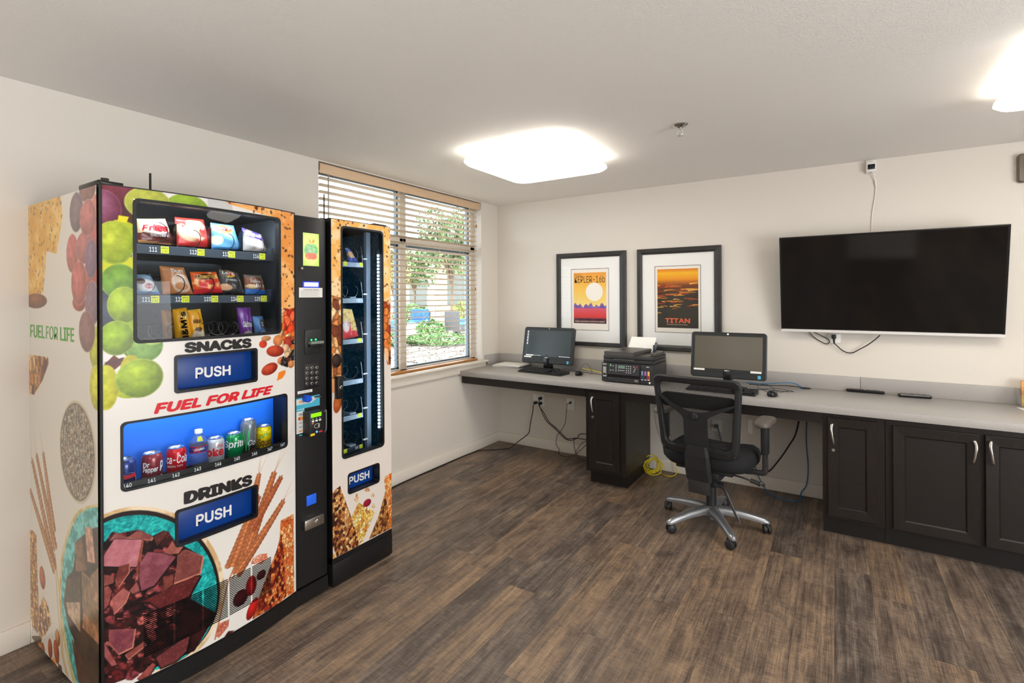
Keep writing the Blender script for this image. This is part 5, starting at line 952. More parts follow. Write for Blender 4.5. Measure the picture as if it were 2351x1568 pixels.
def mouse(label, x, y, rz):
    t = thing('computer_mouse', label, 'mouse', (x, y, CT), rz); X = WM[t]; R = []
    for k_, (s, z) in enumerate(((.86, .0004), (1., .006), (1., .014), (.93, .022), (.78, .029), (.5, .034), (.15, .036))):
        R.append([(.031*s*math.cos(a_)*(1-.10*math.sin(a_)), .056*s*math.sin(a_)-.004*k_*.6, z+(.004 if k_ > 2 else 0)*-math.sin(a_)) for a_ in np.linspace(0, 6.283, 25)[:-1]])
    q_ = MB(X); q_.rings(R); q_.build('shell', M_pl2, t); MB(X).lathe([(.0005, -.003), (.009, -.003), (.009, .003), (.0005, .003)], (0, .028, .026), 'x', 14).build('scroll_wheel', M_pl, t); MB(X).box((-.0006, .005, .0335), (.0006, .05, .0305)).build('button_seam', M_kbd, t); return t
P = pZ(CT, 1330, 861); mouse('black mouse beside the left keyboard, left of the printer', P[0], P[1], .15); m1 = P
P = pZ(CT, 1774, 909); mouse('black mouse to the right of the office chair', P[0], P[1], -.1); m2 = P
def cord(name, label, cat, pts, r, m, k=6):
    return tag(MB().tube(pts, r, 7, 0, k).build(name, m), label, cat)
M_cbl = mat('black cable', (22, 22, 22), .45); M_yel = mat('yellow cable', (236, 214, 30), .45); M_blue = mat('blue cable', (30, 110, 160), .4); M_wcb = mat('white cable', (230, 226, 220), .5)
zc_ = CT+.0025
cord('mouse_cable', 'thin black mouse cable looping up beside the left mouse', 'cable', [(m1[0], m1[1]+.055, CT+.008), (m1[0]-.03, m1[1]+.10, CT+.004), (m1[0]-.05, m1[1]+.08, CT+.006), (m1[0]-.03, m1[1]+.12, CT+.06), (m1[0]+.0, m1[1]+.16, CT+.075), (m1[0]+.07, m1[1]+.10, CT+.02), (m1[0]+.085, m1[1]+.06, zc_)], .0016, M_cbl)
cord('keyboard_cable', 'thin black cables tangled under the left computer', 'cable', [(.60, -.285, CT+.014), (.585, -.25, CT+.03), (.60, -.20, CT+.045), (.66, -.20, CT+.012), (.72, -.285, zc_), (.80, -.25, CT+.006), (.86, -.19, CT+.03), (.80, -.14, zc_), (.88, -.12, zc_)], .0016, M_cbl)
q1, q2 = pZ(CT, 1313, 833), pZ(CT, 1375, 851)
cord('network_cable', 'yellow network cable running along the counter into the grommet by the printer', 'cable', [(.985, -.13, CT+.028), (1.05, -.135, CT+.022), (1.12, -.15, CT+.018), (1.19, -.19, CT+.010), (1.235, -.235, CT-.002)], .0032, M_yel)
cord('power_cord', 'black cord behind the left computer leading to the printer', 'cable', [(.90, -.14, CT+.006), (1.0, -.165, CT+.003), (1.1, -.185, zc_), (1.225, -.235, zc_)], .002, M_cbl)
def grommet(label, x, y):
    t = thing('grommet', label, 'grommet', (x, y, CT)); MB().lathe([(.022, .0005), (.034, .0005), (.034, .003), (.030, .004), (.024, .0025), (.022, .0005)], (x, y, CT), n=28, cap0=False, cap1=False).build('ring', M_pl2, t); MB().lathe([(.0005, .0008), (.024, .0008)], (x, y, CT), n=28, cap0=False, cap1=False).build('hole', M_kbd, t)
g2 = pZ(CT, 1850, 892); grommet('black cable grommet at the back of the counter under the TV', g2[0], g2[1]); grommet('small black cable grommet left of the printer', 1.24, -.235)
cord('network_cable', 'blue network cable arching into the grommet right of the blank computer', 'cable', [(2.30, -.20, CT+.03), (2.42, -.21, CT+.034), (2.52, -.18, CT+.045), (2.60, -.12, CT+.04), (g2[0]-.012, g2[1], CT-.004)], .0032, M_blue)
cord('power_cord', 'black power cord beside the blue cable on the counter', 'cable', [(2.32, -.19, CT+.02), (2.44, -.2, CT+.022), (2.54, -.16, CT+.025), (2.61, -.10, CT+.016), (g2[0]-.004, g2[1]+.005, CT-.004)], .003, M_cbl)
cord('mouse_cable', 'thin black cables tangled above the right mouse', 'cable', [(m2[0]-.005, m2[1]+.055, CT+.008), (2.44, -.34, CT+.005), (2.38, -.24, CT+.02), (2.44, -.22, CT+.03), (2.52, -.33, CT+.006), (2.58, -.28, CT+.012), (2.60, -.25, zc_), (2.50, -.23, CT+.012), (2.36, -.30, zc_), (2.40, -.26, zc_), (2.58, -.27, zc_)], .0016, M_cbl)
# paper stack
for i, (dx, dy, rz, z0, z1) in enumerate(((0, 0, .10, CT+.0004, CT+.012), (.03, -.01, .02, CT+.0124, CT+.022))):
    t = MB(Matrix.Translation((.225+dx, -.125+dy, 0)) @ Matrix.Rotation(rz, 4, 'Z')).box((-.14, -.1, z0), (.14, .1, z1)).build('paper_stack', M_paper); tag(t, ('lower sheaf of white paper in the counter corner by the window', 'upper sheaf of white paper stacked slightly askew on the lower one')[i], 'paper')
# remotes
def remote(label, p0, p1, w_, col_n, nb):
    A, B = pZ(CT+.008, *p0), pZ(CT+.008, *p1); d = B-A; L = np.hypot(d[0], d[1]); rz = math.atan2(d[1], d[0]); t = thing('remote_control', label, 'remote control', ((A[0]+B[0])/2, (A[1]+B[1])/2-.005, CT), rz); X = WM[t]; L = min(L, .23)
    q_ = MB(X); q_.loft([(rr(L-.01, w_-.006, .008, 4), .0004), (rr(L, w_, .010, 4), .006), (rr(L, w_, .010, 4), .014), (rr(L-.008, w_-.006, .008, 4), .019)], lambda a, b, d_: (a, b, d_), 0, False, True, True); q_.build('case', M_pl2, t)
    q_ = MB(X); rg_ = random.Random(nb)
    for i in range(14):
        for j in range(3): q_.box((-L/2+.016+i*(L-.04)/14, -w_/2+.007+j*(w_-.012)/3, .0185), (-L/2+.016+i*(L-.04)/14+.008, -w_/2+.007+j*(w_-.012)/3+.008, .0225), 0 if (i*3+j) % 7 else 1, bev=.001, seg=1)
    q_.build('buttons', [mat('grey remote buttons', (92, 92, 94), .5), mat('pale remote button', (190, 120, 116), .5)], t)
remote('slim black remote control under the TV, the left one of two', (1943, 895), (2031, 902), .045, 0, 3); remote('black rounded remote control under the TV, the right one of two', (2061, 907), (2138, 912), .048, 0, 5)
# brochure stand at the right edge
t = thing('brochure_holder', 'clear brochure holder with colourful leaflets cut off at the right edge', 'holder', (3.80, -.09, CT)); M_acr = glass_mat('clear acrylic', (226, 230, 228), 1.)
q = MB()
for x_ in (3.745, 3.86): q.quad([(x_, -.16, CT), (x_, -.028, CT), (x_, -.028, CT+.11), (x_, -.10, CT+.11)])
q.quad([(3.745, -.16, CT+.001), (3.86, -.16, CT+.001), (3.86, -.12, CT+.1), (3.745, -.12, CT+.1)]); q.build('acrylic_holder', M_acr, t)
tag(MB().box((3.762, -.075, CT+.0015), (3.85, -.055, CT+.15)).build('leaflet', mat('leaflet print', (216, 120, 90), .5, noise=((240, 200, 90), 30, (1, 1, 1), .4, .6))), 'orange and yellow leaflet standing in the clear holder at the right edge', 'leaflet')
q = MB(Matrix.Translation((3.83, -.23, CT)) @ Matrix.Rotation(.1, 4, 'Z')); q.box((-.09, -.11, .0004), (.13, .11, .002), 0)
for i in range(6): q.box((-.07, -.09+i*.03, .0021), (.08, -.085+i*.03, .0023), 1)
tag(q.build('printed_sheet', [M_paper, mat('sheet print', (110, 120, 110), .6)]), 'white printed sheet lying on the counter at the right edge', 'paper')
# ================================================================== PRINTER
pr_ = thing('printer', 'black ink tank printer with paper in its rear feed', 'printer', (1.515, -.345, CT)); M_pr = mat('printer black', (46, 46, 48), .42, bump=(600, .06, .001)); M_prg = mat('printer dark grey', (78, 75, 72), .40)
x0, x1, y0, y1 = 1.318, 1.722, -.515, -.165; xm0, xm1 = 1.372, 1.622
q = MB(); q.box((x0, y0+.004, CT+.006), (x0+.052, y1, CT+.150), bev=.006); q.box((xm1, y0+.004, CT+.006), (x1, y1, CT+.150), bev=.006); q.box((x0+.05, y0+.02, CT+.006), (xm1+.004, y1, CT+.150)); q.box((x0+.02, y0+.03, CT), (x1-.02, y1-.02, CT+.008)); q.build('body', M_pr, pr_)
xs_, ys_ = x0+.012, y0+.012
q = MB(); q.box((xs_, ys_, CT+.152), (x1-.004, y1+.002, CT+.178), bev=.004); q.box((xs_, ys_, CT+.180), (x1-.004, y1+.002, CT+.203), bev=.005); sc2 = q.build('scanner_unit', M_pr, pr_)
MB().box((xs_+.085, ys_-.004, CT+.170), (xs_+.245, ys_+.01, CT+.180), bev=.003).build('lid_grip', M_prg, sc2)
q = MB(); q.rings([[(xs_+.004, ys_+.01, z), (xs_+.235, ys_+.006, z), (xs_+.285+dx, y1-.06, z+dz), (xs_+.06, y1-.03, z+dz)] for z, dz, dx in ((CT+.2035, .004, 0), (CT+.226, .010, .01), (CT+.234, .010, .0))], 0, False); q.build('document_feeder', M_prg, pr_)
q = MB(); q.box((xs_+.10, ys_+.10, CT+.243), (xs_+.135, ys_+.118, CT+.2455)); q.build('feeder_mark', M_slot, pr_)
q = MB(); q.box((x1-.05, y0+.12, CT+.203), (x1-.012, y1, CT+.224), bev=.004); q.rings([[(x1-.22, y0+.06, CT+.2035), (x1-.05, y0+.05, CT+.2035), (x1-.03, y1-.04, CT+.2035), (x1-.20, y1-.04, CT+.2035)], [(x1-.22, y0+.06, CT+.207), (x1-.05, y0+.05, CT+.207), (x1-.03, y1-.04, CT+.212), (x1-.20, y1-.04, CT+.212)]], 0, False); q.build('output_guide', M_prg, pr_)
S = lambda a, b, o=0.: (a, y0+.004-o+(b-CT-.145)*.12, b); pn = MB(); pn.prism([(xm0, CT+.065), (xm1, CT+.065), (xm1, CT+.147), (xm0, CT+.147)], lambda a, b, d: S(a, b, d), -.015, .004); pn = pn.build('control_panel', mat('panel charcoal', (50, 50, 53), .4), pr_); S4 = lambda a, b, o=0.: S(a, b, o+.004)
MB().prism([(xm0+.085, CT+.112), (xm0+.137, CT+.112), (xm0+.137, CT+.135), (xm0+.085, CT+.135)], S4, 0, .001).build('display', mat('grey-green display', (104, 128, 116), .3, emit=(70, 90, 80), es=.3), pn)
q = MB()
for a, b in ((.024, .128), (.044, .128), (.024, .096), (.044, .096), (.068, .134), (.068, .120), (.068, .106), (.068, .092), (.088, .098), (.102, .098), (.116, .098), (.130, .098)): q.prism(rr(.008, .006, .002, 2, xm0+a, CT+b), S4, 0, .001, 0)
for i in range(3):
    for j in range(4): q.prism(rr(.007, .007, .002, 2, xm0+.150+i*.016, CT+.131-j*.0155), S4, 0, .001, 0)
for a, b, m_ in ((.208, .130, 0), (.228, .131, 2), (.228, .125, 2), (.216, .116, 0), (.212, .106, 0), (.208, .094, 0)): q.prism(rr(.010, .004, .001, 2, xm0+a, CT+b), S4, 0, .001, m_)
q.prism(rr(.007, .007, .003, 2, xm0+.024, CT+.137), S4, 0, .001, 1); q.build('buttons', [mat('button print', (214, 214, 214), .5), emis('green power light', (90, 230, 80), 2.), mat('red stop mark', (200, 60, 60), .5)], pn)
q = MB(); q.box((xm0, y0+.005, CT+.042), (xm1, y0+.03, CT+.064)); q.build('output_slot', mat('slot black', (8, 8, 9), .5), pr_); q = MB(); q.box((xm0-.002, y0, CT+.008), (xm1, y0+.03, CT+.041), bev=.003); q.box((xm0+.06, y0-.002, CT+.008), (xm1-.05, y0+.01, CT+.020), bev=.002); q.build('paper_tray', M_pr, pr_)
MB().box((xm1-.040, y0-.0015, CT+.018), (xm1-.012, y0+.01, CT+.034)).build('usb_port', M_nick, pr_)
tk = MB(); 
M_wink = mat('ink window clear', (150, 152, 152), .3)
def inkwin(cx_, z0, z1, wd, top, bot, fill):
    q_ = MB(); q_.prism(rr(wd, z1-z0, .004, 3, cx_, (z0+z1)/2), lambda a, b, d: (a, y0+.004-d, b), 0, .0012, 0); zf = z0+(z1-z0)*fill; q_.prism([(cx_-wd/2+.002, z0+.002), (cx_+wd/2-.002, z0+.002), (cx_+wd/2-.002, zf), (cx_-wd/2+.002, zf)], lambda a, b, d: (a, y0+.004-d, b), .001, .002, 1); q_.box((cx_-wd/2, y0+.001, z0-.004), (cx_+wd/2, y0+.004, z0), 2); q_.build('ink_window', [mat('ink window', top, .3), mat('ink', bot, .3), M_paper], pr_)
inkwin(x0+.027, CT+.048, CT+.118, .026, (168, 168, 166), (60, 60, 62), .3)
for i, (tp, bt) in enumerate((((120, 150, 176), (24, 32, 44)), ((170, 110, 170), (44, 20, 40)), ((226, 186, 120), (150, 30, 26)))): inkwin(xm1+.018+i*.024, CT+.042, CT+.104, .015, tp, bt, .48)
MB().text('Canon', [(x0+.010, CT+.142), (x0+.044, CT+.142), (x0+.044, CT+.133), (x0+.010, CT+.133)], lambda a, b, o=0.: (a, y0+.004-o, b), .0008, 0, .04).build('lettering', M_white, pr_)
q = MB(); q.prism(rr(.012, .014, .002, 2, x1-.026, CT+.020), lambda a, b, d: (a, y0+.004-d, b), 0, .0008); q.prism(rr(.020, .004, .001, 2, x1-.040, CT+.135), lambda a, b, d: (a, y0+.004-d, b), 0, .0008); q.build('sticker', M_paper, pr_)
sh0, sh1 = pY(-.115, 1450, 775)[0], pY(-.115, 1506, 779)[0]; tag(MB().add([(sh0-.018, -.185, CT+.20), (sh1-.012, -.185, CT+.20), (sh1+.004, -.112, 1.100), (sh0, -.112, 1.100)], [(0, 1, 2, 3)]).add([(sh0-.018, -.183, CT+.20), (sh1-.012, -.183, CT+.20), (sh1+.004, -.110, 1.100), (sh0, -.110, 1.100)], [(3, 2, 1, 0)]).build('paper_sheet', M_paper), 'white paper standing in the rear feed of the printer', 'paper')
q = MB(); q.rings([[(sh0-.01, -.180, CT+.19), (sh1+.012, -.180, CT+.19), (sh1+.014, -.128, CT+.285), (sh0-.004, -.128, CT+.285)], [(sh0-.01, -.172, CT+.19), (sh1+.012, -.172, CT+.19), (sh1+.014, -.120, CT+.285), (sh0-.004, -.120, CT+.285)]], 0, False); q.box((sh1-.002, -.19, CT+.20), (sh1+.012, -.175, CT+.268)); q.build('rear_tray', mat('rear tray blue-grey', (66, 70, 84), .4), pr_)
# ================================================================== ON THE TV WALL
M_frm = mat('dark picture frame', (54, 52, 50), .45, noise=((42, 40, 39), 12, (1, 1, 1), .3, .7)); M_mat = mat('white picture mount', (248, 247, 244), .8); M_pgl = glass_mat('picture glass', (255, 255, 255), .4)
Yw = lambda y: (lambda a, b, o=0.: (a, y-o, b))
def picture(label, O, I, line, img, paint, words):
    t = thing('framed_poster', label, 'picture', ((O[0]+O[1])/2, -.015, (O[2]+O[3])/2)); rc = lambda R: [(R[0], R[2]), (R[1], R[2]), (R[1], R[3]), (R[0], R[3])]; g = lambda R, k_: (R[0]+k_, R[1]-k_, R[2]+k_, R[3]-k_)
    q_ = MB(); q_.loft([(rc(O), .001), (rc(O), .022), (rc(g(O, .006)), .027), (rc(g(O, .03)), .024), (rc(I), .016), (rc(I), .006)], lambda a, b, d: (a, -d, b), 0, False, True); q_.build('frame', M_frm, t)
    MB().box((I[0], -.008, I[2]), (I[1], -.006, I[3])).build('mount_board', M_mat, t)
    q_ = MB(); q_.loft([(rc(line), .0084), (rc(g(line, .004)), .0084)], lambda a, b, d: (a, -d, b)); q_.build('mount_line', mat('mount line', (84, 74, 66), .7), t)
    MB().quad([(line[0]+.004, -.0083, line[2]+.004), (line[1]-.004, -.0083, line[2]+.004), (line[1]-.004, -.0083, line[3]-.004), (line[0]+.004, -.0083, line[3]-.004)]).build('paper_margin', mat('poster paper', (246, 240, 230), .8), t)
    c = Canvas(img[0], img[1], img[2], img[3], .003, .003); paint(c, img); pm = c.mesh('print', lambda a, b, o: np.stack([a, -.0088+0*a, b], -1), mat('poster print', rough=.7, vcol=True), t)
    for body, (u0, u1, v0, v1), m_, bo_, sh in words:
        X_ = lambda u, v: (img[0]+(img[1]-img[0])*u, img[2]+(img[3]-img[2])*v); q_ = MB(); q_.text(body, [X_(u0, v1), X_(u1, v1), X_(u1, v0), X_(u0, v0)], Yw(-.0094), 0, 0, bo_, sh); q_.build('lettering', m_, pm)
    MB().quad([(I[0], -.0135, I[2]), (I[1], -.0135, I[2]), (I[1], -.0135, I[3]), (I[0], -.0135, I[3])]).build('picture_glass', M_pgl, t); return t
def grad(stops):
    def f(A, B):
        t = B; s = np.array([p for p, _ in stops]); k_ = np.array([c for _, c in stops], float)/255.; return np.stack([np.interp(t, s, k_[:, i]) for i in range(3)], -1)
    return f
def R4(y, L, Rr, T, Bt): P = [pY(y, *L), pY(y, *Rr), pY(y, *T), pY(y, *Bt)]; return (P[0][0], P[1][0], P[3][2], P[2][2])
def p1(c, g):
    w_, h_ = g[1]-g[0], g[3]-g[2]; X_ = lambda u, v: (g[0]+w_*u, g[2]+h_*v)
    c.poly([X_(-.1, -.1), X_(1.1, -.1), X_(1.1, 1.1), X_(-.1, 1.1)], grad(((g[2]+.38*h_, (252, 226, 140)), (g[2]+.7*h_, (252, 204, 92)), (g[3], (246, 168, 70)))))
    c.ell(X_(.64, .62), .26*w_, .26*w_, (250, 244, 236)); c.poly([X_(-.1, .39)]+[X_(.05*i, .36+.035*math.sin(i*1.9)+.02*math.sin(i*.8)) for i in range(21)]+[X_(1.1, .39), X_(1.1, -.1), X_(-.1, -.1)], speck((122, 92, 176), (150, 116, 190), .03, 2))
    c.poly([X_(-.1, .30), X_(1.1, .30), X_(1.1, -.1), X_(-.1, -.1)], grad(((g[2], (150, 50, 80)), (g[2]+.15*h_, (226, 72, 70)), (g[2]+.32*h_, (226, 104, 130))))); c.poly([X_(-.1, .10), X_(1.1, .10), X_(1.1, -.1), X_(-.1, -.1)], speck((74, 40, 58), (110, 56, 70), .03, 4))
def p2(c, g):
    w_, h_ = g[1]-g[0], g[3]-g[2]; X_ = lambda u, v: (g[0]+w_*u, g[2]+h_*v)
    c.poly([X_(-.1, -.1), X_(1.1, -.1), X_(1.1, 1.1), X_(-.1, 1.1)], grad(((g[2]+.55*h_, (58, 54, 44)), (g[2]+.72*h_, (128, 66, 34)), (g[2]+.82*h_, (240, 156, 30)), (g[2]+.93*h_, (252, 196, 40)), (g[3], (232, 130, 30)))))
    rg_ = random.Random(5)
    for i in range(46):
        v = .24+.52*rg_.random()**.8; u = rg_.random(); L = (.05+.16*rg_.random())*(.5+v); cc = rg_.choice([(236, 150, 50), (250, 190, 80), (170, 74, 34), (206, 104, 40)]); c.stroke([X_(u-L, v+.01*rg_.uniform(-1, 1)), X_(u, v+.008), X_(u+L, v+.012*rg_.uniform(-1, 1))], .010*(.4+v), cc, .003)
L_dk = mat('poster dark lettering', (60, 50, 40), .6); L_cr = mat('poster cream lettering', (240, 220, 190), .6); L_or = mat('poster coral lettering', (238, 110, 70), .6); L_gy = mat('poster grey lettering', (130, 120, 108), .6)
O = R4(-.025, (1277.3, 690), (1436.8, 690), (1436.8, 574.3), (1436.8, 799)); I = (O[0]+.047, O[1]-.062, O[2]+.050, O[3]-.062); I = R4(-.012, (1288, 690), (1423, 690), (1423, 587.5), (1423, 788.5)); ln = R4(-.008, (1311.5, 690), (1398, 690), (1398, 615), (1398, 760)); im = R4(-.008, (1317.5, 690), (1392, 690), (1392, 624.5), (1392, 743.5))
picture('dark framed poster of an orange sky and red ground, above the left computer', O, I, ln, im, p1, (('KEPLER-16b', (.03, .96, .80, .93), L_dk, 0, 0), ('RELAX ON', (.04, .24, .945, .968), L_dk, 0, 0), ('WHERE YOUR SHADOW ALWAYS HAS COMPANY', (.04, .96, .022, .052), L_cr, .01, 0)))
O = R4(-.025, (1462.5, 690), (1656, 690), (1656, 562), (1656, 812)); I = R4(-.012, (1475, 690), (1640, 690), (1640, 577), (1640, 797)); ln = R4(-.008, (1503.5, 690), (1609.5, 690), (1609.5, 607.5), (1609.5, 766)); im = R4(-.008, (1509.5, 690), (1603.5, 690), (1603.5, 615.5), (1603.5, 754.5))
picture('dark framed poster of a yellow sunset over dark waves, left of the TV', O, I, ln, im, p2, (('TITAN', (.19, .80, .085, .165), L_or, .05, 0), ('RIDE THE TIDES THROUGH THE THROAT OF KRAKEN', (.24, .74, .05, .065), L_cr, 0, 0)))
# television
tv = thing('television', 'large black flat TV on the wall, tilted down', 'television', (3.104, -.12, 1.5)); yT, yB, zT, zB = -.205, -.066, 1.836, 1.182; xl, xr = 2.518, 3.694; X_ = lambda u, v, o=0.: np.array([xl+(xr-xl)*u, yB+(yT-yB)*v, zB+(zT-zB)*v])+np.array([0, -.978, -.21])*o
S = lambda a, b, o=0.: X_(a, b, o); fr = lambda e: [(e/1.18, e/.66), (1-e/1.18, e/.66), (1-e/1.18, 1-e/.66), (e/1.18, 1-e/.66)]
q = MB(); q.loft([(fr(.05), -.045), (fr(.0), -.02), (fr(.0), .0), (fr(.004), .002), (fr(.012), .0012)], S, 0, False, True); q.build('frame', M_pl2, tv)
MB().prism([(.009, .026), (.991, .026), (.991, .984), (.009, .984)], S, .0003, .0011).build('screen', mat('black TV screen', (5, 5, 6), .07, spec=.6), tv)
q = MB(); q.prism([(.0, -.004), (1, -.004), (1, .022), (.0, .022)], S, -.018, .006); sb = q.build('bottom_strip', mat('silver strip', (232, 230, 226), .35, metal=.2), tv); MB().text('SHARP', [(.945, .0235), (.985, .0235), (.985, .0205), (.945, .0205)], S, .0022, 0, .03).build('lettering', M_icn, tv)
q = MB(); q.box((2.9, -.012, 1.35), (3.3, -.001, 1.75)); q.box((2.98, -.085, 1.45), (3.02, -.01, 1.60)); q.box((3.18, -.085, 1.45), (3.22, -.01, 1.60)); q.build('wall_mount', M_blk, tv)
def pw(px, py, y=-.012): return tuple(pY(y, px, py))
cord('tv_cable', 'black cable loop hanging below the TV, left of the outlet', 'cable', [pw(1852, 757, -.05), pw(1870, 775), pw(1892, 788), pw(1901, 789), pw(1904, 783), pw(1897, 776), pw(1870, 763, -.05)], .003, M_cbl)
M_plate = mat('white plastic plate', (246, 244, 238), .35)
def plate(name, label, cat, px0, py0, px1, py1, kind):
    a, b = pY(-.003, px0, py0), pY(-.003, px1, py1); t = thing(name, label, cat, ((a[0]+b[0])/2, -.002, (a[2]+b[2])/2)); MB().box((a[0], -.007, b[2]), (b[0], -.0005, a[2]), bev=.002).build('plate', M_plate, t); return t, a, b
t, a, b = plate('wall_outlet', 'white wall outlet below the TV with a black plug in it', 'outlet', 1901, 766, 1930, 787, 0)
p = pY(-.02, 1914.5, 772); q = MB(); q.box((p[0]-.014, -.05, p[2]-.016), (p[0]+.014, -.0065, p[2]+.012), bev=.005); q.cyl((p[0], -.035, p[2]-.012), (p[0]+.001, -.038, p[2]-.05), .009, .005, n=10); q.tube([(p[0]+.001, -.038, p[2]-.048), pw(1921, 793, -.03), pw(1932, 803, -.02), pw(1944, 809, -.015), pw(1957, 810, -.015), pw(1973, 802, -.02), pw(1990, 793, -.03), pw(2006, 782, -.04), pw(2020, 770, -.06)], .0034, 7); tag(q.build('power_cord', M_cbl), 'black TV power cord drooping from the outlet plug', 'cable')
# security camera and cable
p0, p1_ = pY(-.02, 1988, 367.5), pY(-.02, 2010, 396); cmx = (p0[0]+p1_[0])/2; t = thing('security_camera', 'small white security camera high on the wall above the TV', 'camera', (cmx, -.01, 2.28)); zc0, zc1 = p1_[2], min(p0[2], H-.006)
MB().box((cmx-.026, -.040, zc0+.004), (cmx+.030, -.004, zc1-.012), bev=.007).build('housing', M_wcb, t); MB().box((cmx-.027, -.012, zc0), (cmx+.027, -.0005, H-.001), bev=.003).build('mount', M_wcb, t)
zl = zc1-.012-.034; lf = MB().box((cmx-.017, -.0425, zl-.018), (cmx+.023, -.039, zl+.016), bev=.003).build('lens_face', M_pl2, t); MB().lathe([(.0005, -.0035), (.008, -.003), (.010, 0)], (cmx+.004, -.0425, zl), 'y', 18).build('lens', mat('lens glass', (30, 34, 48), .08), lf)
q = MB(); q.tube([(cmx+.01, -.03, zc0+.006), pw(2006, 402, -.02), pw(2008, 415, -.008), pw(2010, 421, -.006), pw(2011, 432, -.006), pw(2008, 460, -.006), pw(2003, 490, -.006), pw(2001, 520, -.006), pw(2001, 540, -.006)], .0032, 7); p = pw(2010, 420, -.008); q.cyl((p[0], p[1], p[2]+.022), (p[0]+.001, p[1], p[2]-.016), .0058, n=10); tag(q.build('camera_cable', M_wcb), 'white cable hanging from the security camera down behind the TV', 'cable')
# strobe at the right edge
p0, p1_ = pY(-.03, 2337, 354), pY(-.03, 2337, 419); t = thing('alarm_strobe', 'grey wall-mounted alarm strobe cut off at the right edge', 'alarm', (p0[0]+.06, -.01, 2.18)); a, b, z0, z1 = p0[0], p0[0]+.125, p1_[2], p0[2]
q = MB(); q.loft([(rr(b-a, z1-z0, .016, 4, (a+b)/2, (z0+z1)/2), .001), (rr(b-a, z1-z0, .016, 4, (a+b)/2, (z0+z1)/2), .028), (rr(b-a-.012, z1-z0-.012, .012, 4, (a+b)/2, (z0+z1)/2), .034)], lambda a_, b_, d: (a_, -d, b_), 0, False, True, True); q.build('housing', mat('metallic brown grey', (104, 94, 84), .35, metal=.4), t); MB().box((a+.032, -.05, z0+.05), (b-.032, -.034, z1-.05), bev=.01).build('lens', mat('strobe lens', (240, 238, 230), .2), t)
# outlets under the desk with plugs and cords
t, a, b = plate('wall_outlet', 'white four-way wall outlet with three black plugs under the left computer', 'outlet', 1224.5, 903, 1250.5, 933.5, 0); q = MB()
for u in (.3, .72):
    for v in (.3, .7): q.lathe([(.0005, -.0075), (.015, -.0075), (.0165, -.006)], (a[0]+(b[0]-a[0])*u, 0, b[2]+(a[2]-b[2])*v), 'y', 16)
q.build('receptacles', M_white, t)
pl_ = lambda u, v: (a[0]+(b[0]-a[0])*u, b[2]+(a[2]-b[2])*v); plug = lambda q_, c: q_.box((c[0]-.014, -.045, c[1]-.013), (c[0]+.014, -.008, c[1]+.012), bev=.005)
c = pl_(.3, .28); q = MB(); plug(q, c); q.tube([(c[0], -.042, c[1]-.004), pw(1224.5, 931, -.05), pw(1223, 945, -.04), pw(1219, 965, -.035), pw(1216, 985, -.035), pw(1212.5, 996, -.04), (.30, -.10, .06), (.25, -.16, .008), (.21, -.233, .005), (.10, -.33, .0045), (.045, -.39, .0045), (.03, -.50, .005), (.022, -.62, .0045), (.022, -.85, .005), (.024, -1.1, .006), (.022, -1.3, .0045), (.03, -1.42, .0045), (.06, -1.62, .0045), (.10, -1.9, .0045), (.06, -2.1, .0045)], .0042, 7); tag(q.build('power_cord', M_cbl), 'long black power cord running from the outlet along the baseboard to the machines', 'cable')
for i, (c, o) in enumerate(((pl_(.72, .7), 0), (pl_(.72, .28), 4))):
    q = MB(); plug(q, c); q.tube([(c[0], -.042, c[1]-.006), pw(1238, 928+o, -.05), pw(1246+o, 950, -.05), pw(1256+o, 968, -.05), pw(1275+o, 985, -.05), pw(1296+o, 1006, -.05), pw(1310, 1011-o, -.05), pw(1325, 1006, -.05), pw(1337, 1008 if i else 996, -.05), (1.222, -.05, .17+.05*(1-i)), (1.2245, -.05, .18+.055*(1-i))], .0036, 7); tag(q.build('power_cord', M_cbl), ('black cord from the upper right plug, looping towards the pedestal cabinet', 'black cord from the lower right plug, looping towards the pedestal cabinet')[i], 'cable')
t, a, b = plate('data_plate', 'white data wall plate with one thin cable, left of the pedestal cabinet', 'outlet', 1301, 913, 1319.5, 942.5, 0); c = ((a[0]+b[0])/2, (a[2]+b[2])/2+.015); MB().box((c[0]-.010, -.0075, c[1]-.009), (c[0]+.010, -.005, c[1]+.009)).build('jack', M_slot, t)
q = MB(); q.cyl((c[0], -.008, c[1]), (c[0], -.03, c[1]-.006), .006, n=10); q.tube([(c[0], -.028, c[1]-.006), pw(1302, 928, -.045), pw(1300, 950, -.04), pw(1297, 972, -.04), pw(1286, 992, -.05), pw(1279, 1000, -.05), pw(1276.5, 1018, -.05), (.715, -.07, .04), (.73, -.10, .012), (.80, -.12, .004), (.88, -.10, .03), (.93, -.06, .12), (1.0, -.05, .16), (1.10, -.05, .17), (1.2245, -.05, .18)], .0026, 7); tag(q.build('data_cable', mat('slate cable', (52, 58, 72), .45)), 'thin grey-blue data cable looping on the floor from the data plate', 'cable')
q = MB(); q.tube([(.86, -.055, .17), (.87, -.07, .08), (.92, -.10, .02), (1.0, -.12, .006), (1.09, -.10, .03), (1.13, -.06, .10), (1.10, -.05, .16), (1.04, -.05, .18), (.98, -.05, .12), (.90, -.06, .04), (.88, -.08, .02)], .0026, 7); tag(q.build('data_cable', mat('slate cable dark', (36, 40, 50), .45)), 'dark cable coiled in loops against the wall beside the pedestal cabinet', 'cable')
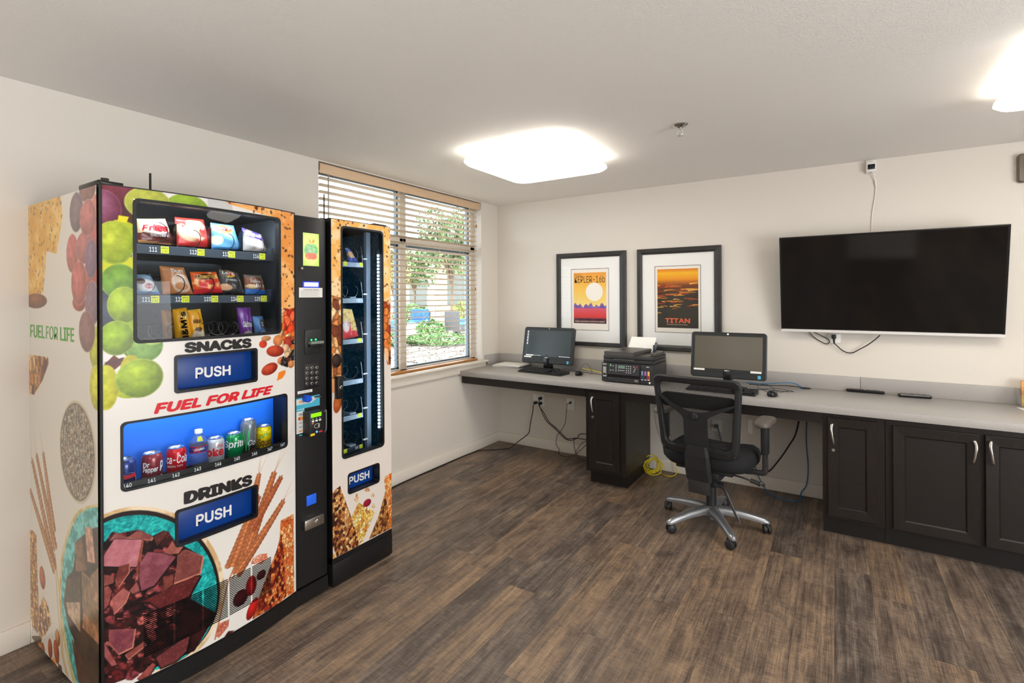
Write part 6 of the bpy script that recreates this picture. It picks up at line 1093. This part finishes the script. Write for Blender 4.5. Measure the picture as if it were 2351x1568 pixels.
# yellow coil
q = MB(); P = [pw(1508, 935, -.03), pw(1512, 955, -.02), pw(1515, 985, -.02), pw(1524, 1015, -.02), pw(1535, 1040, -.02), pw(1545, 1065, -.03), (1.60+.20, -.10, .03)]
cxy = pZ(.03, 1497, 1080); rg = random.Random(3); loop = []
for i in range(7*14):
    a_ = i*2*math.pi/14; k9 = i//14; r1 = .060+.020*math.sin(k9*2.1+.3*math.sin(a_)); loop.append((cxy[0]+r1*math.cos(a_)+.012*math.sin(k9*1.7), cxy[1]+.045*math.sin(a_)+.006*math.cos(k9*2.3), .060+(.040+.014*math.sin(k9*1.3))*math.sin(a_)+.004*k9))
tail = [pZ(.006, 1513, 1084), pZ(.006, 1530, 1092), pZ(.006, 1543, 1093), pZ(.006, 1553, 1087), pw(1551, 1072, -.04), pw(1547, 1058, -.035), pw(1541, 1045, -.03), pw(1528, 1018, -.025), pw(1517, 985, -.025), pw(1512, 955, -.025), pw(1509, 930, -.03), pw(1508, 918, -.05)]
q.tube([(x, y, max(z, .0045)) for x, y, z in loop], .0034, 7, 0, 2); q.tube([loop[-1]]+[tuple(p) for p in tail], .0034, 7); tag(q.build('network_cable', M_yel), 'yellow network cable coiled on the floor beside the pedestal cabinet', 'cable')
# cables under the counter right of the chair
q = MB(); q.tube([pw(1834, 968, -.06), pw(1830, 985, -.04), pw(1824, 1003, -.04), pw(1812, 1022, -.04), pw(1797, 1045, -.04), pw(1779, 1068, -.05), pw(1765, 1082, -.06), pw(1745, 1087, -.08), pw(1700, 1083, -.09), pw(1665, 1050, -.05), pw(1655, 1010, -.03), pw(1649, 985, -.03), pw(1646, 975, -.03)], .005, 7); tag(q.build('power_cord', M_cbl), 'black cord sagging from the counter behind the chair to a wall plug', 'cable')
q = MB(); q.tube([pw(1852, 968, -.05), pw(1851, 1000, -.045), pw(1852, 1030, -.045), pw(1855, 1060, -.045), pw(1855, 1090, -.05), pw(1851, 1115, -.06), pw(1840, 1130, -.09), (2.62, -.16, .006), (2.5, -.16, .006), (2.42, -.10, .02), (2.36, -.05, .10), (2.33, -.04, .2)], .0036, 7); tag(q.build('network_cable', M_blue), 'blue network cable looping down to the floor right of the chair', 'cable')
t, a, b = plate('wall_outlet', 'white wall outlet behind the back of the office chair', 'outlet', 1634, 962, 1658, 992, 0); q = MB(); plug(q, ((a[0]+b[0])/2, (a[2]+b[2])/2)); q.build('plug', M_cbl, t)
t, a, b = plate('data_plate', 'white wall plate half hidden just right of the chair back', 'outlet', 1716, 962, 1728, 996, 0)
# ================================================================== OFFICE CHAIR (local: x right, y towards the desk)
HX, HY, HR = 2.186, -.842, math.radians(-6)
och = thing('office_chair', 'black mesh-back swivel office chair with a silver star base', 'chair', (HX, HY, 0), HR); XC = WM[och]
M_cp = mat('black chair plastic', (38, 39, 41), .42, spec=.45); M_fab = mat('black seat fabric', (32, 32, 34), .85, spec=.3, bump=(900, .3, .001)); M_base = mat('silver painted base', (150, 152, 156), .26, metal=.7); M_pad = mat('grey-brown arm pad', (92, 84, 78), .45); M_steel = mat('dark steel', (70, 70, 72), .35, metal=.6)
def mesh_mat():
    m = bpy.data.materials.new('woven back mesh'); m.use_nodes = True; n = m.node_tree; L = n.links.new; p = n.nodes['Principled BSDF']; o = n.nodes['Material Output']; p.inputs['Base Color'].default_value = (*lin((26, 26, 27)), 1); p.inputs['Roughness'].default_value = .7
    tc = n.nodes.new('ShaderNodeTexCoord'); sp = n.nodes.new('ShaderNodeSeparateXYZ'); L(tc.outputs['Object'], sp.inputs[0])
    def mt(op, a, b=None):
        q_ = n.nodes.new('ShaderNodeMath'); q_.operation = op
        for i, v in enumerate((a, b)):
            if v is None: continue
            if isinstance(v, (int, float)): q_.inputs[i].default_value = v
            else: L(v, q_.inputs[i])
        return q_.outputs[0]
    x = mt('MULTIPLY', sp.outputs[0], 2*math.pi/.0115); z = mt('MULTIPLY', sp.outputs[2], 2*math.pi/.0165)
    h = mt('MULTIPLY', mt('COSINE', x), mt('COSINE', z)); hole = mt('GREATER_THAN', h, .22); h2 = mt('LESS_THAN', h, -.22); hole = mt('MAXIMUM', hole, h2)
    t = n.nodes.new('ShaderNodeBsdfTransparent'); mx = n.nodes.new('ShaderNodeMixShader'); L(mt('MULTIPLY', hole, .50), mx.inputs[0]); L(p.outputs[0], mx.inputs[1]); L(t.outputs[0], mx.inputs[2]); L(mx.outputs[0], o.inputs['Surface']); return m
def BS(a, b, o=0.):          # back surface: height b, curved about the sitter, leaning away from the desk
    return (a, -.235-.13*(b-.5)+.22*a*a-.05*max(0, b-.86)-o, b)
def trap(hb, ht, z0, z1, r, n=6, k_=8):
    """Rounded trapezoid with extra points along the sides."""
    C_ = [(ht, z1), (-ht, z1), (-hb, z0), (hb, z0)]; out = []
    for i in range(4):
        p = np.array(C_[i]); a = np.array(C_[i-1]); b = np.array(C_[(i+1) % 4]); da = (a-p)/np.hypot(*(a-p)); db = (b-p)/np.hypot(*(b-p)); s, e = p+da*r, p+db*r
        for t in range(n+1):
            t_ = t/n; out.append(tuple((1-t_)**2*s+2*t_*(1-t_)*p+t_*t_*e))
        nx = b+(p-b)/np.hypot(*(p-b))*r
        for t in range(1, k_): out.append(tuple(e+(nx-e)*t/k_))
    return out
A = trap(.222, .258, .495, .962, .055); B = trap(.186, .222, .545, .922, .040)
q = MB(XC); q.loft([(A, -.012), (A, .008), (trap(.216, .252, .501, .956, .05), .016), (trap(.192, .228, .539, .928, .043), .016), (B, .008), (B, -.012), (A, -.012)], BS, 0, True); q.build('back_frame', M_cp, och, 50)
q = MB(XC); q.grid(lambda u, v: BS((2*u-1)*(.19+.036*v), .54+.385*v, -.004), 14, 14); q.build('back_mesh', mesh_mat(), och)
q = MB(XC); q.loft([(rr(.43, .085, .03, 5, 0, .812), .0), (rr(.43, .085, .03, 5, 0, .812), -.02)], lambda a, b, d: BS(a, b, d-.012), 0, True, True, True); q.build('lumbar_pad', M_fab, och)
# V-shaped support and spine
V_ = [(-.226, .842), (-.218, .850), (-.13, .795), (-.05, .762), (0, .755), (.06, .764), (.13, .790), (.212, .822), (.218, .812), (.13, .766), (.078, .735), (.066, .72), (.066, .56), (.085, .545), (.15, .545), (.17, .53), (-.15, .53), (-.13, .545), (-.085, .548), (-.068, .56), (-.068, .715), (-.08, .735), (-.14, .775)]
q = MB(XC); q.prism(V_, lambda a, b, d: BS(a, b, d), .012, .030); q.build('back_support', M_cp, och)
q = MB(XC); q.X = XC; P = BS(0, .735, .03); q.lathe([(.0005, -.014), (.010, -.014), (.012, -.010), (.016, -.010), (.020, -.006), (.021, 0)], P, 'y', 24); q.build('back_knob', M_cp, och)
q = MB(XC); R = []
for z, y, w_, d in ((.56, -.272, .064, .03), (.50, -.268, .072, .032), (.42, -.252, .076, .034), (.345, -.226, .076, .034), (.335, -.20, .07, .03)): R.append([(sx*w_ if abs(sx) == 1 else sx*w_, y+sy*d/2, z) for sx, sy in ((-1, .3), (-.8, -1), (.8, -1), (1, .3), (.9, 1), (-.9, 1))])
q.rings(R, 0, False); q.build('spine_cover', M_cp, och, 60)
q = MB(XC); q.box((-.062, -.235, .265), (.062, -.205, .36), bev=.006); q.box((-.05, -.21, .30), (.05, .10, .33), bev=.004); q.build('spine_bracket', M_steel, och)
for sx in (-1, 1):
    for z in (.515,): P = BS(sx*.205, z+.005, .016); MB(XC).lathe([(.0005, -.004), (.006, -.003), (.008, 0)], P, 'y', 14).build('screw', M_cp, och)
# seat
q = MB(XC); R = []
for z, s in ((.395, .80), (.402, .90), (.425, .985), (.455, 1.0), (.485, .97), (.503, .88), (.510, .70), (.512, .30)):
    R.append([(.262*s*math.copysign(abs(math.cos(a_))**.62, math.cos(a_)), .03+.262*s*math.copysign(abs(math.sin(a_))**.62, math.sin(a_)), z-.045*max(0, math.sin(a_))**3*(1 if z > .45 else .6)-.006*math.cos(2*a_)) for a_ in np.linspace(0, 2*math.pi, 49)[:-1]])
q.rings(R); q.build('seat', M_fab, och); q = MB(XC); q.box((-.17, -.15, .372), (.17, .20, .398), bev=.01); q.build('seat_pan', M_cp, och)
q = MB(XC); q.box((-.085, -.13, .315), (.085, .13, .372), bev=.012); q.build('tilt_mechanism', M_steel, och)
# arms
for s in (-1, 1):
    q = MB(XC); q.tube([(s*.12, .03, .378), (s*.24, .03, .376), (s*.292, .03, .380), (s*.304, .03, .40), (s*.304, .03, .47)], .011, 8, 0, 6, 1.5); q.box((s*.304-.012, .008, .42), (s*.304+.012, .052, .56), bev=.005); ar = q.build('arm', M_steel, och)
    MB(XC).box((s*.304-.020, .0, .49), (s*.304+.020, .060, .672), bev=.010).build('arm_sleeve', M_cp, ar)
    q = MB(XC); q.loft([(rr(.064, .215, .030, 6, s*.304, .03), .668), (rr(.088, .240, .040, 6, s*.304, .03), .676), (rr(.090, .244, .042, 6, s*.304, .03), .690), (rr(.080, .232, .038, 6, s*.304, .03), .700), (rr(.05, .19, .024, 6, s*.304, .03), .703)], lambda a, b, d: (a, b, d), 0, True, True, True); q.build('arm_pad', M_pad, ar)
q = MB(XC); q.tube([(.08, -.02, .35), (.18, -.02, .345), (.235, -.02, .335)], .0055, 8); q.cyl((.235, -.02, .337), (.285, -.02, .328), .013, .011, n=12); q.cyl((.285, -.02, .331), (.292, -.02, .325), .018, n=14); q.cyl((.293, -.02, .328), (.312, -.02, .325), .009, n=10); q.build('height_lever', M_steel, och)
q = MB(XC)
for o in (-.010, .010): q.tube([(.05, -.14, .325), (.10, -.17, .318+o*.3), (.14, -.19, .30+o*.4), (.20, -.235, .215+o*.6), (.235, -.26, .17+o*.6)], .0042, 7)
q.box((.04, -.17, .305), (.115, -.12, .325), bev=.004); q.build('tilt_lever', M_steel, och)
MB(XC).lathe([(.030, .10), (.030, .245), (.024, .250), (.024, .33)], (0, 0, 0), n=24).build('gas_cylinder', M_cp, och)
# star base and casters
q = MB(XC); q.lathe([(.028, .062), (.044, .066), (.050, .085), (.046, .120), (.034, .128)], (0, 0, 0), n=28); q.lathe([(.0005, .040), (.020, .042), (.022, .064)], (0, 0, 0), n=18); q.build('base_hub', M_base, och)
LA = [math.radians(t)-HR for t in (160.5, 231.5, 302.5, 13, 87)]
for i, a_ in enumerate(LA):
    q = MB(XC); c_, s_ = math.cos(a_), math.sin(a_); R = []
    for r_, z, w_, h_ in ((.035, .102, .030, .028), (.08, .104, .029, .026), (.16, .097, .026, .022), (.24, .083, .023, .019), (.30, .071, .021, .017), (.322, .066, .018, .013), (.330, .063, .010, .006)):
        R.append([(c_*r_-s_*w_*x, s_*r_+c_*w_*x, z+h_*y) for x, y in ((-1, -.8), (1, -.8), (1, .1), (.72, .75), (.0, 1.), (-.72, .75), (-1, .1))])
    q.rings(R, 0, True); lg = q.build('leg', M_base, och, 60)
    cr_, cx_, cy_ = a_+.5+i*.9, c_*.312, s_*.312; ox, oy = math.cos(cr_), math.sin(cr_); wx, wy = cx_-oy*.012, cy_+ox*.012
    q = MB(XC)
    for sd in (-1, 1):
        P = np.array([wx+ox*sd*.014, wy+oy*sd*.014, .0275]); d = np.array([ox, oy, 0.]); q.rings([[P+d*sd*e+r2*(np.array([-oy, ox, 0])*math.cos(t)+np.array([0, 0, 1.])*math.sin(t)) for t in np.linspace(0, 2*math.pi, 21)[:-1]] for e, r2 in ((-.008, .0265), (.004, .0272), (.009, .022), (.011, .008))], 0, True)
    q.build('caster_wheel', M_cp, lg); q = MB(XC); q.cyl((cx_, cy_, .03), (cx_, cy_, .062), .009, n=12); q.X = XC @ Matrix.Translation((wx, wy, .036)) @ Matrix.Rotation(cr_, 4, 'Z'); q.box((-.008, -.016, .0), (.008, .024, .026), bev=.006); q.build('caster_fork', M_cp, lg)
# ================================================================== THE GARDEN OUTSIDE THE WINDOW
GZ = -.12
def og(px, py): return pZ(GZ, px, py)
M_grd = mat('mulch ground', (92, 84, 78), .9, noise=((62, 58, 56), 5, (1, 1, 1), .35, .65)); M_rock = mat('river rock', (136, 124, 112), .8, noise=((96, 88, 80), 1.5, (1, 1, 1), .35, .65)); M_con = mat('patio concrete', (206, 196, 180), .8)
M_gr = mat('shrub leaves', (62, 96, 50), .6, noise=((96, 128, 70), 3, (1, 1, 1), .3, .7)); M_tr = mat('tree leaves', (56, 82, 46), .6, noise=((98, 116, 66), 2, (1, 1, 1), .3, .7)); M_trk = mat('bark', (96, 78, 62), .9); M_stu = mat('cream stucco', (222, 204, 172), .8); M_col = mat('white porch column', (236, 228, 214), .6); M_win = mat('dark window glass', (120, 126, 122), .15); M_wick = mat('dark wicker', (58, 58, 60), .7); M_cush = mat('blue cushion', (54, 96, 156), .8); M_iron = mat('dark railing', (60, 56, 52), .5)
struct('ground_outside', MB().box((-60, -30, GZ-.3), (-.17, 60, GZ)), M_grd)
def R_(d, t): P = CAM+d*(FW+t*RT); return np.array([P[0], P[1], GZ])
tt = lambda px: (px-IW/2)/FPX
def zat(d, py): return CAM[2]-d*(py-CYPX)/FPX
q = MB(); q.quad([R_(17.5, -.42), R_(17.5, .02), R_(30, .05), R_(30, -.5)]); q.v = [(x, y, GZ+.012) for x, y, z in q.v]; struct('patio_path', q, M_con)
rg = random.Random(4); q = MB()
def stone(q, P, s):
    bm = bmesh.new(); bmesh.ops.create_icosphere(bm, subdivisions=1, radius=1); a, b, c = s*rg.uniform(.7, 1.3), s*rg.uniform(.6, 1.1), s*rg.uniform(.35, .6); X = Matrix.Rotation(rg.uniform(0, 6.3), 3, 'Z')
    V = [X @ Vector((v.co.x*a*rg.uniform(.85, 1.15), v.co.y*b*rg.uniform(.85, 1.15), v.co.z*c)) for v in bm.verts]; q.add([(P[0]+v.x, P[1]+v.y, P[2]+v.z+c*.5) for v in V], [tuple(x.index for x in f.verts) for f in bm.faces], 0, True); bm.free()
for i in range(3000):
    d = rg.uniform(6.5, 15.6); t = rg.uniform(-.30, -.04); stone(q, R_(d, t), rg.uniform(.035, .085)*(1 if d > 7 else 1))
tag(q.build('river_rocks', M_rock), 'bed of pale river rocks outside the window', 'rocks', kind='stuff')
def leaf_ball(q, C_, rx, ry, rz, n, s, m=0):
    for _ in range(n):
        a_, z = rg.uniform(0, 6.283), rg.uniform(-1, 1); r_ = rg.uniform(.55, 1.)**.6; e = math.sqrt(1-z*z); P = np.array([C_[0]+rx*r_*e*math.cos(a_), C_[1]+ry*r_*e*math.sin(a_), C_[2]+rz*r_*z]); u = np.array([rg.gauss(0, 1) for _ in range(3)]); u /= np.linalg.norm(u); v = np.cross(u, [rg.gauss(0, 1) for _ in range(3)]); v /= np.linalg.norm(v)+1e-9; k_ = s*rg.uniform(.6, 1.3)
        q.add([P-u*k_, P+v*k_*.5, P+u*k_, P-v*k_*.5], [(0, 1, 2, 3)], m)
def shrub(label, d, px, w_, h_, n, s, m=M_gr, base=None, name='shrub'):
    b = R_(d, tt(px)); t = thing(name, label, 'shrub', tuple(b), 0); q_ = MB()
    for i in range(6): a_ = i*1.05; q_.tube([b+[0, 0, 0], b+[w_*.25*math.cos(a_), w_*.25*math.sin(a_), h_*.45], b+[w_*.4*math.cos(a_), w_*.4*math.sin(a_), h_*.75]], .012, 5)
    q_.build('stem', M_trk, t); q_ = MB(); leaf_ball(q_, b+[0, 0, h_*.55], w_/2, w_/2, h_*.48, n, s); q_.build('foliage', m, t)
shrub('low spreading green ground shrub beyond the river rocks', 16.2, 1015, 2.0, .40, 1100, .06); shrub('low green shrub left of the spreading one, outside', 16.6, 965, .9, .34, 400, .06)
shrub('taller leafy green bush in front of the wicker chair outside', 18.6, 988, 1.1, .72, 420, .10); shrub('small bright green tuft near the window mullion, outside', 16.2, 944, .34, .34, 200, .06); shrub('bright green tuft at the left of the lower window, outside', 15.6, 905, .5, .45, 260, .07)
shrub('grey-green hedge bush behind the patio, left of the blue bench', 25.5, 945, 2.0, 1.2, 900, .10); shrub('yellow-green bush behind the wicker chair outside', 25, 1062, 1.3, 1.3, 600, .10, mat('autumn leaves', (150, 146, 60), .6, noise=((100, 124, 56), 3, (1, 1, 1), .3, .7)))
def tree(label, d, px, z0, z1, w_, n, s, m=M_tr):
    b = R_(d, tt(px)); t = thing('tree', label, 'tree', tuple(b)); zc = (z0+z1)/2; q_ = MB(); q_.tube([b, b+[.1, 0, (zc-GZ)*.5], b+[0, .1, zc-GZ]], .05, 8)
    for i in range(7): a_ = i*.9; q_.tube([b+[0, .05, (z0-GZ)*.9], b+[w_*.2*math.cos(a_), w_*.2*math.sin(a_), zc-GZ], b+[w_*.36*math.cos(a_), w_*.36*math.sin(a_), (zc-GZ)+.25*(z1-z0)]], .035, 5)
    q_.build('trunk', M_trk, t); q_ = MB()
    for i in range(9): a_ = i*2.4; leaf_ball(q_, b+[w_*.28*math.cos(a_), w_*.28*math.sin(a_), z0-GZ+(z1-z0)*(.25+.06*i)], w_*.27, w_*.27, (z1-z0)*.22, n//9, s)
    q_.build('crown', m, t)
tree('large green tree in the middle of the right-hand window pane', 21.5, 1034, 2.2, 5.6, 2.7, 3000, .10); tree('green tree behind, low on the left of the right-hand pane', 27.5, 950, 1.9, 4.4, 2.6, 2000, .11); tree('pale tree seen through the left window pane', 23, 902, 1.6, 4.2, 1.6, 1200, .09, mat('pale leaves', (116, 122, 80), .6, noise=((150, 134, 86), 2, (1, 1, 1), .3, .7)))
# far building with porch columns
bd = thing('building', 'cream building with white porch columns across the patio', 'building', tuple(R_(30, -.15))); e0, e1 = R_(30, -.36), R_(30, .02); dv = (e1-e0)/np.linalg.norm(e1-e0); nv = np.array([-dv[1], dv[0], 0]); L = np.linalg.norm(e1-e0); bp = lambda u, k_, z: tuple(e0+dv*u+nv*k_+np.array([0, 0, z-GZ]))
q = MB(); q.rings([[bp(0, 2, z), bp(L, 2, z), bp(L, 6, z), bp(0, 6, z)] for z in (GZ, 4.2)], 0, False); q.build('wall', M_stu, bd)
for i in range(5):
    u = 1.0+i*2.4; q = MB(); q.rings([[bp(u+a, b, z) for a, b in ((0, 0), (.36, 0), (.36, .36), (0, .36))] for z in (GZ, 3.9)], 0, False); q.build('column', M_col, bd)
    q = MB(); q.rings([[bp(u+.9+a, 1.96, z) for a, z in ((0, .9), (1.1, .9), (1.1, 2.9), (0, 2.9))], [bp(u+.9+a, 1.99, z) for a, z in ((0, .9), (1.1, .9), (1.1, 2.9), (0, 2.9))]], 0, False); q.build('window', M_win, bd)
q = MB(); q.rings([[bp(-.5, -.3, z), bp(L+.5, -.3, z), bp(L+.5, 6.4, z), bp(-.5, 6.4, z)] for z in (3.9, 4.4)], 0, False); q.build('porch_roof', M_col, bd)
q = MB()
for z in (.25, .95): q.cyl(bp(2.5, -.1, z), bp(9, -.1, z), .03, n=6)
for i in range(44): q.cyl(bp(2.5+i*.15, -.1, .25), bp(2.5+i*.15, -.1, .95), .012, n=4)
q.build('railing', M_iron, bd)
def bench(label, d, px, w_, m, h0=.35, h1=.75):
    b = R_(d, tt(px)); t = thing('garden_sofa', label, 'garden sofa', tuple(b)); X = Matrix.Translation(b) @ Matrix.Rotation(_yaw, 4, 'Z'); q_ = MB(X); q_.box((-w_/2, -.4, .1), (w_/2, .4, h0), bev=.03); q_.box((-w_/2, .3, .1), (w_/2, .42, h1), bev=.03)
    for sx in (-1, 1):
        for sy in (-.36, .36): q_.box((sx*(w_/2-.06)-.03, sy-.03, 0), (sx*(w_/2-.06)+.03, sy+.03, .12))
    q_.build('frame', M_wick, t); q_ = MB(X); q_.box((-w_/2+.05, -.36, h0), (w_/2-.05, .28, h0+.13), bev=.04); q_.box((-w_/2+.05, .16, h0+.1), (w_/2-.05, .32, h1+.08), bev=.04); q_.build('cushion', m, t)
bench('patio seat with a bright blue back cushion outside the window', 23.5, 962, .95, M_cush, .36, .92); bench('low patio seat with blue cushions at the left of the lower pane', 21.5, 903, 1.0, M_cush, .3, .5); bench('patio seat with blue cushions right of the wicker chair', 21.5, 1066, 1.0, M_cush, .35, .55)
# wicker chair seen from behind
b = R_(18.9, tt(1038)); t = thing('wicker_chair', 'dark wicker patio chair seen from behind through the blind', 'garden chair', tuple(b)); X = Matrix.Translation(b) @ Matrix.Rotation(_yaw, 4, 'Z'); q = MB(X); q.box((-.29, -.03, .30), (.29, .03, 1.02), bev=.015); q.build('backrest', M_wick, t); q = MB(X); q.box((-.27, 0, .30), (.27, .55, .40), bev=.02); q.build('seat', M_wick, t)
for sx in (-1, 1):
    for sy in (.02, .5): MB(X).box((sx*.23-.02, sy-.02, 0), (sx*.23+.02, sy+.02, .32)).build('leg', M_wick, t)
b = R_(7.4, tt(921)); t = thing('planter', 'slanting grey planter edge just outside the window by the mullion', 'planter', tuple(b)); X = Matrix.Translation(b) @ Matrix.Rotation(_yaw, 4, 'Z'); q = MB(X); q.rings([[(-.26, -.2, 0), (.03, -.2, 0), (.03, .2, 0), (-.26, .2, 0)], [(-.26, -.2, .62), (.22, -.2, .55), (.22, .2, .55), (-.26, .2, .62)]], 0, False); q.build('tub', mat('grey planter', (134, 136, 138), .6), t); q = MB(X); q.tube([(.04, -.21, .0), (.24, -.21, .56)], .028, 6, 0, 0); q.build('edge_bar', M_wick, t)
for i, (px, d, s) in enumerate(((985, 19.9, .9), (990, 22.2, 1.3))):
    b = R_(d, tt(px)); t = MB(Matrix.Translation(b) @ Matrix.Rotation(_yaw, 4, 'Z')).box((-s, -.3, .02), (s, .3, .42), bev=.02).build('garden_wall_block', M_con); tag(t, ('low pale stone seat wall on the patio, nearer one', 'low pale stone seat wall on the patio, farther one')[i], 'stone seat')
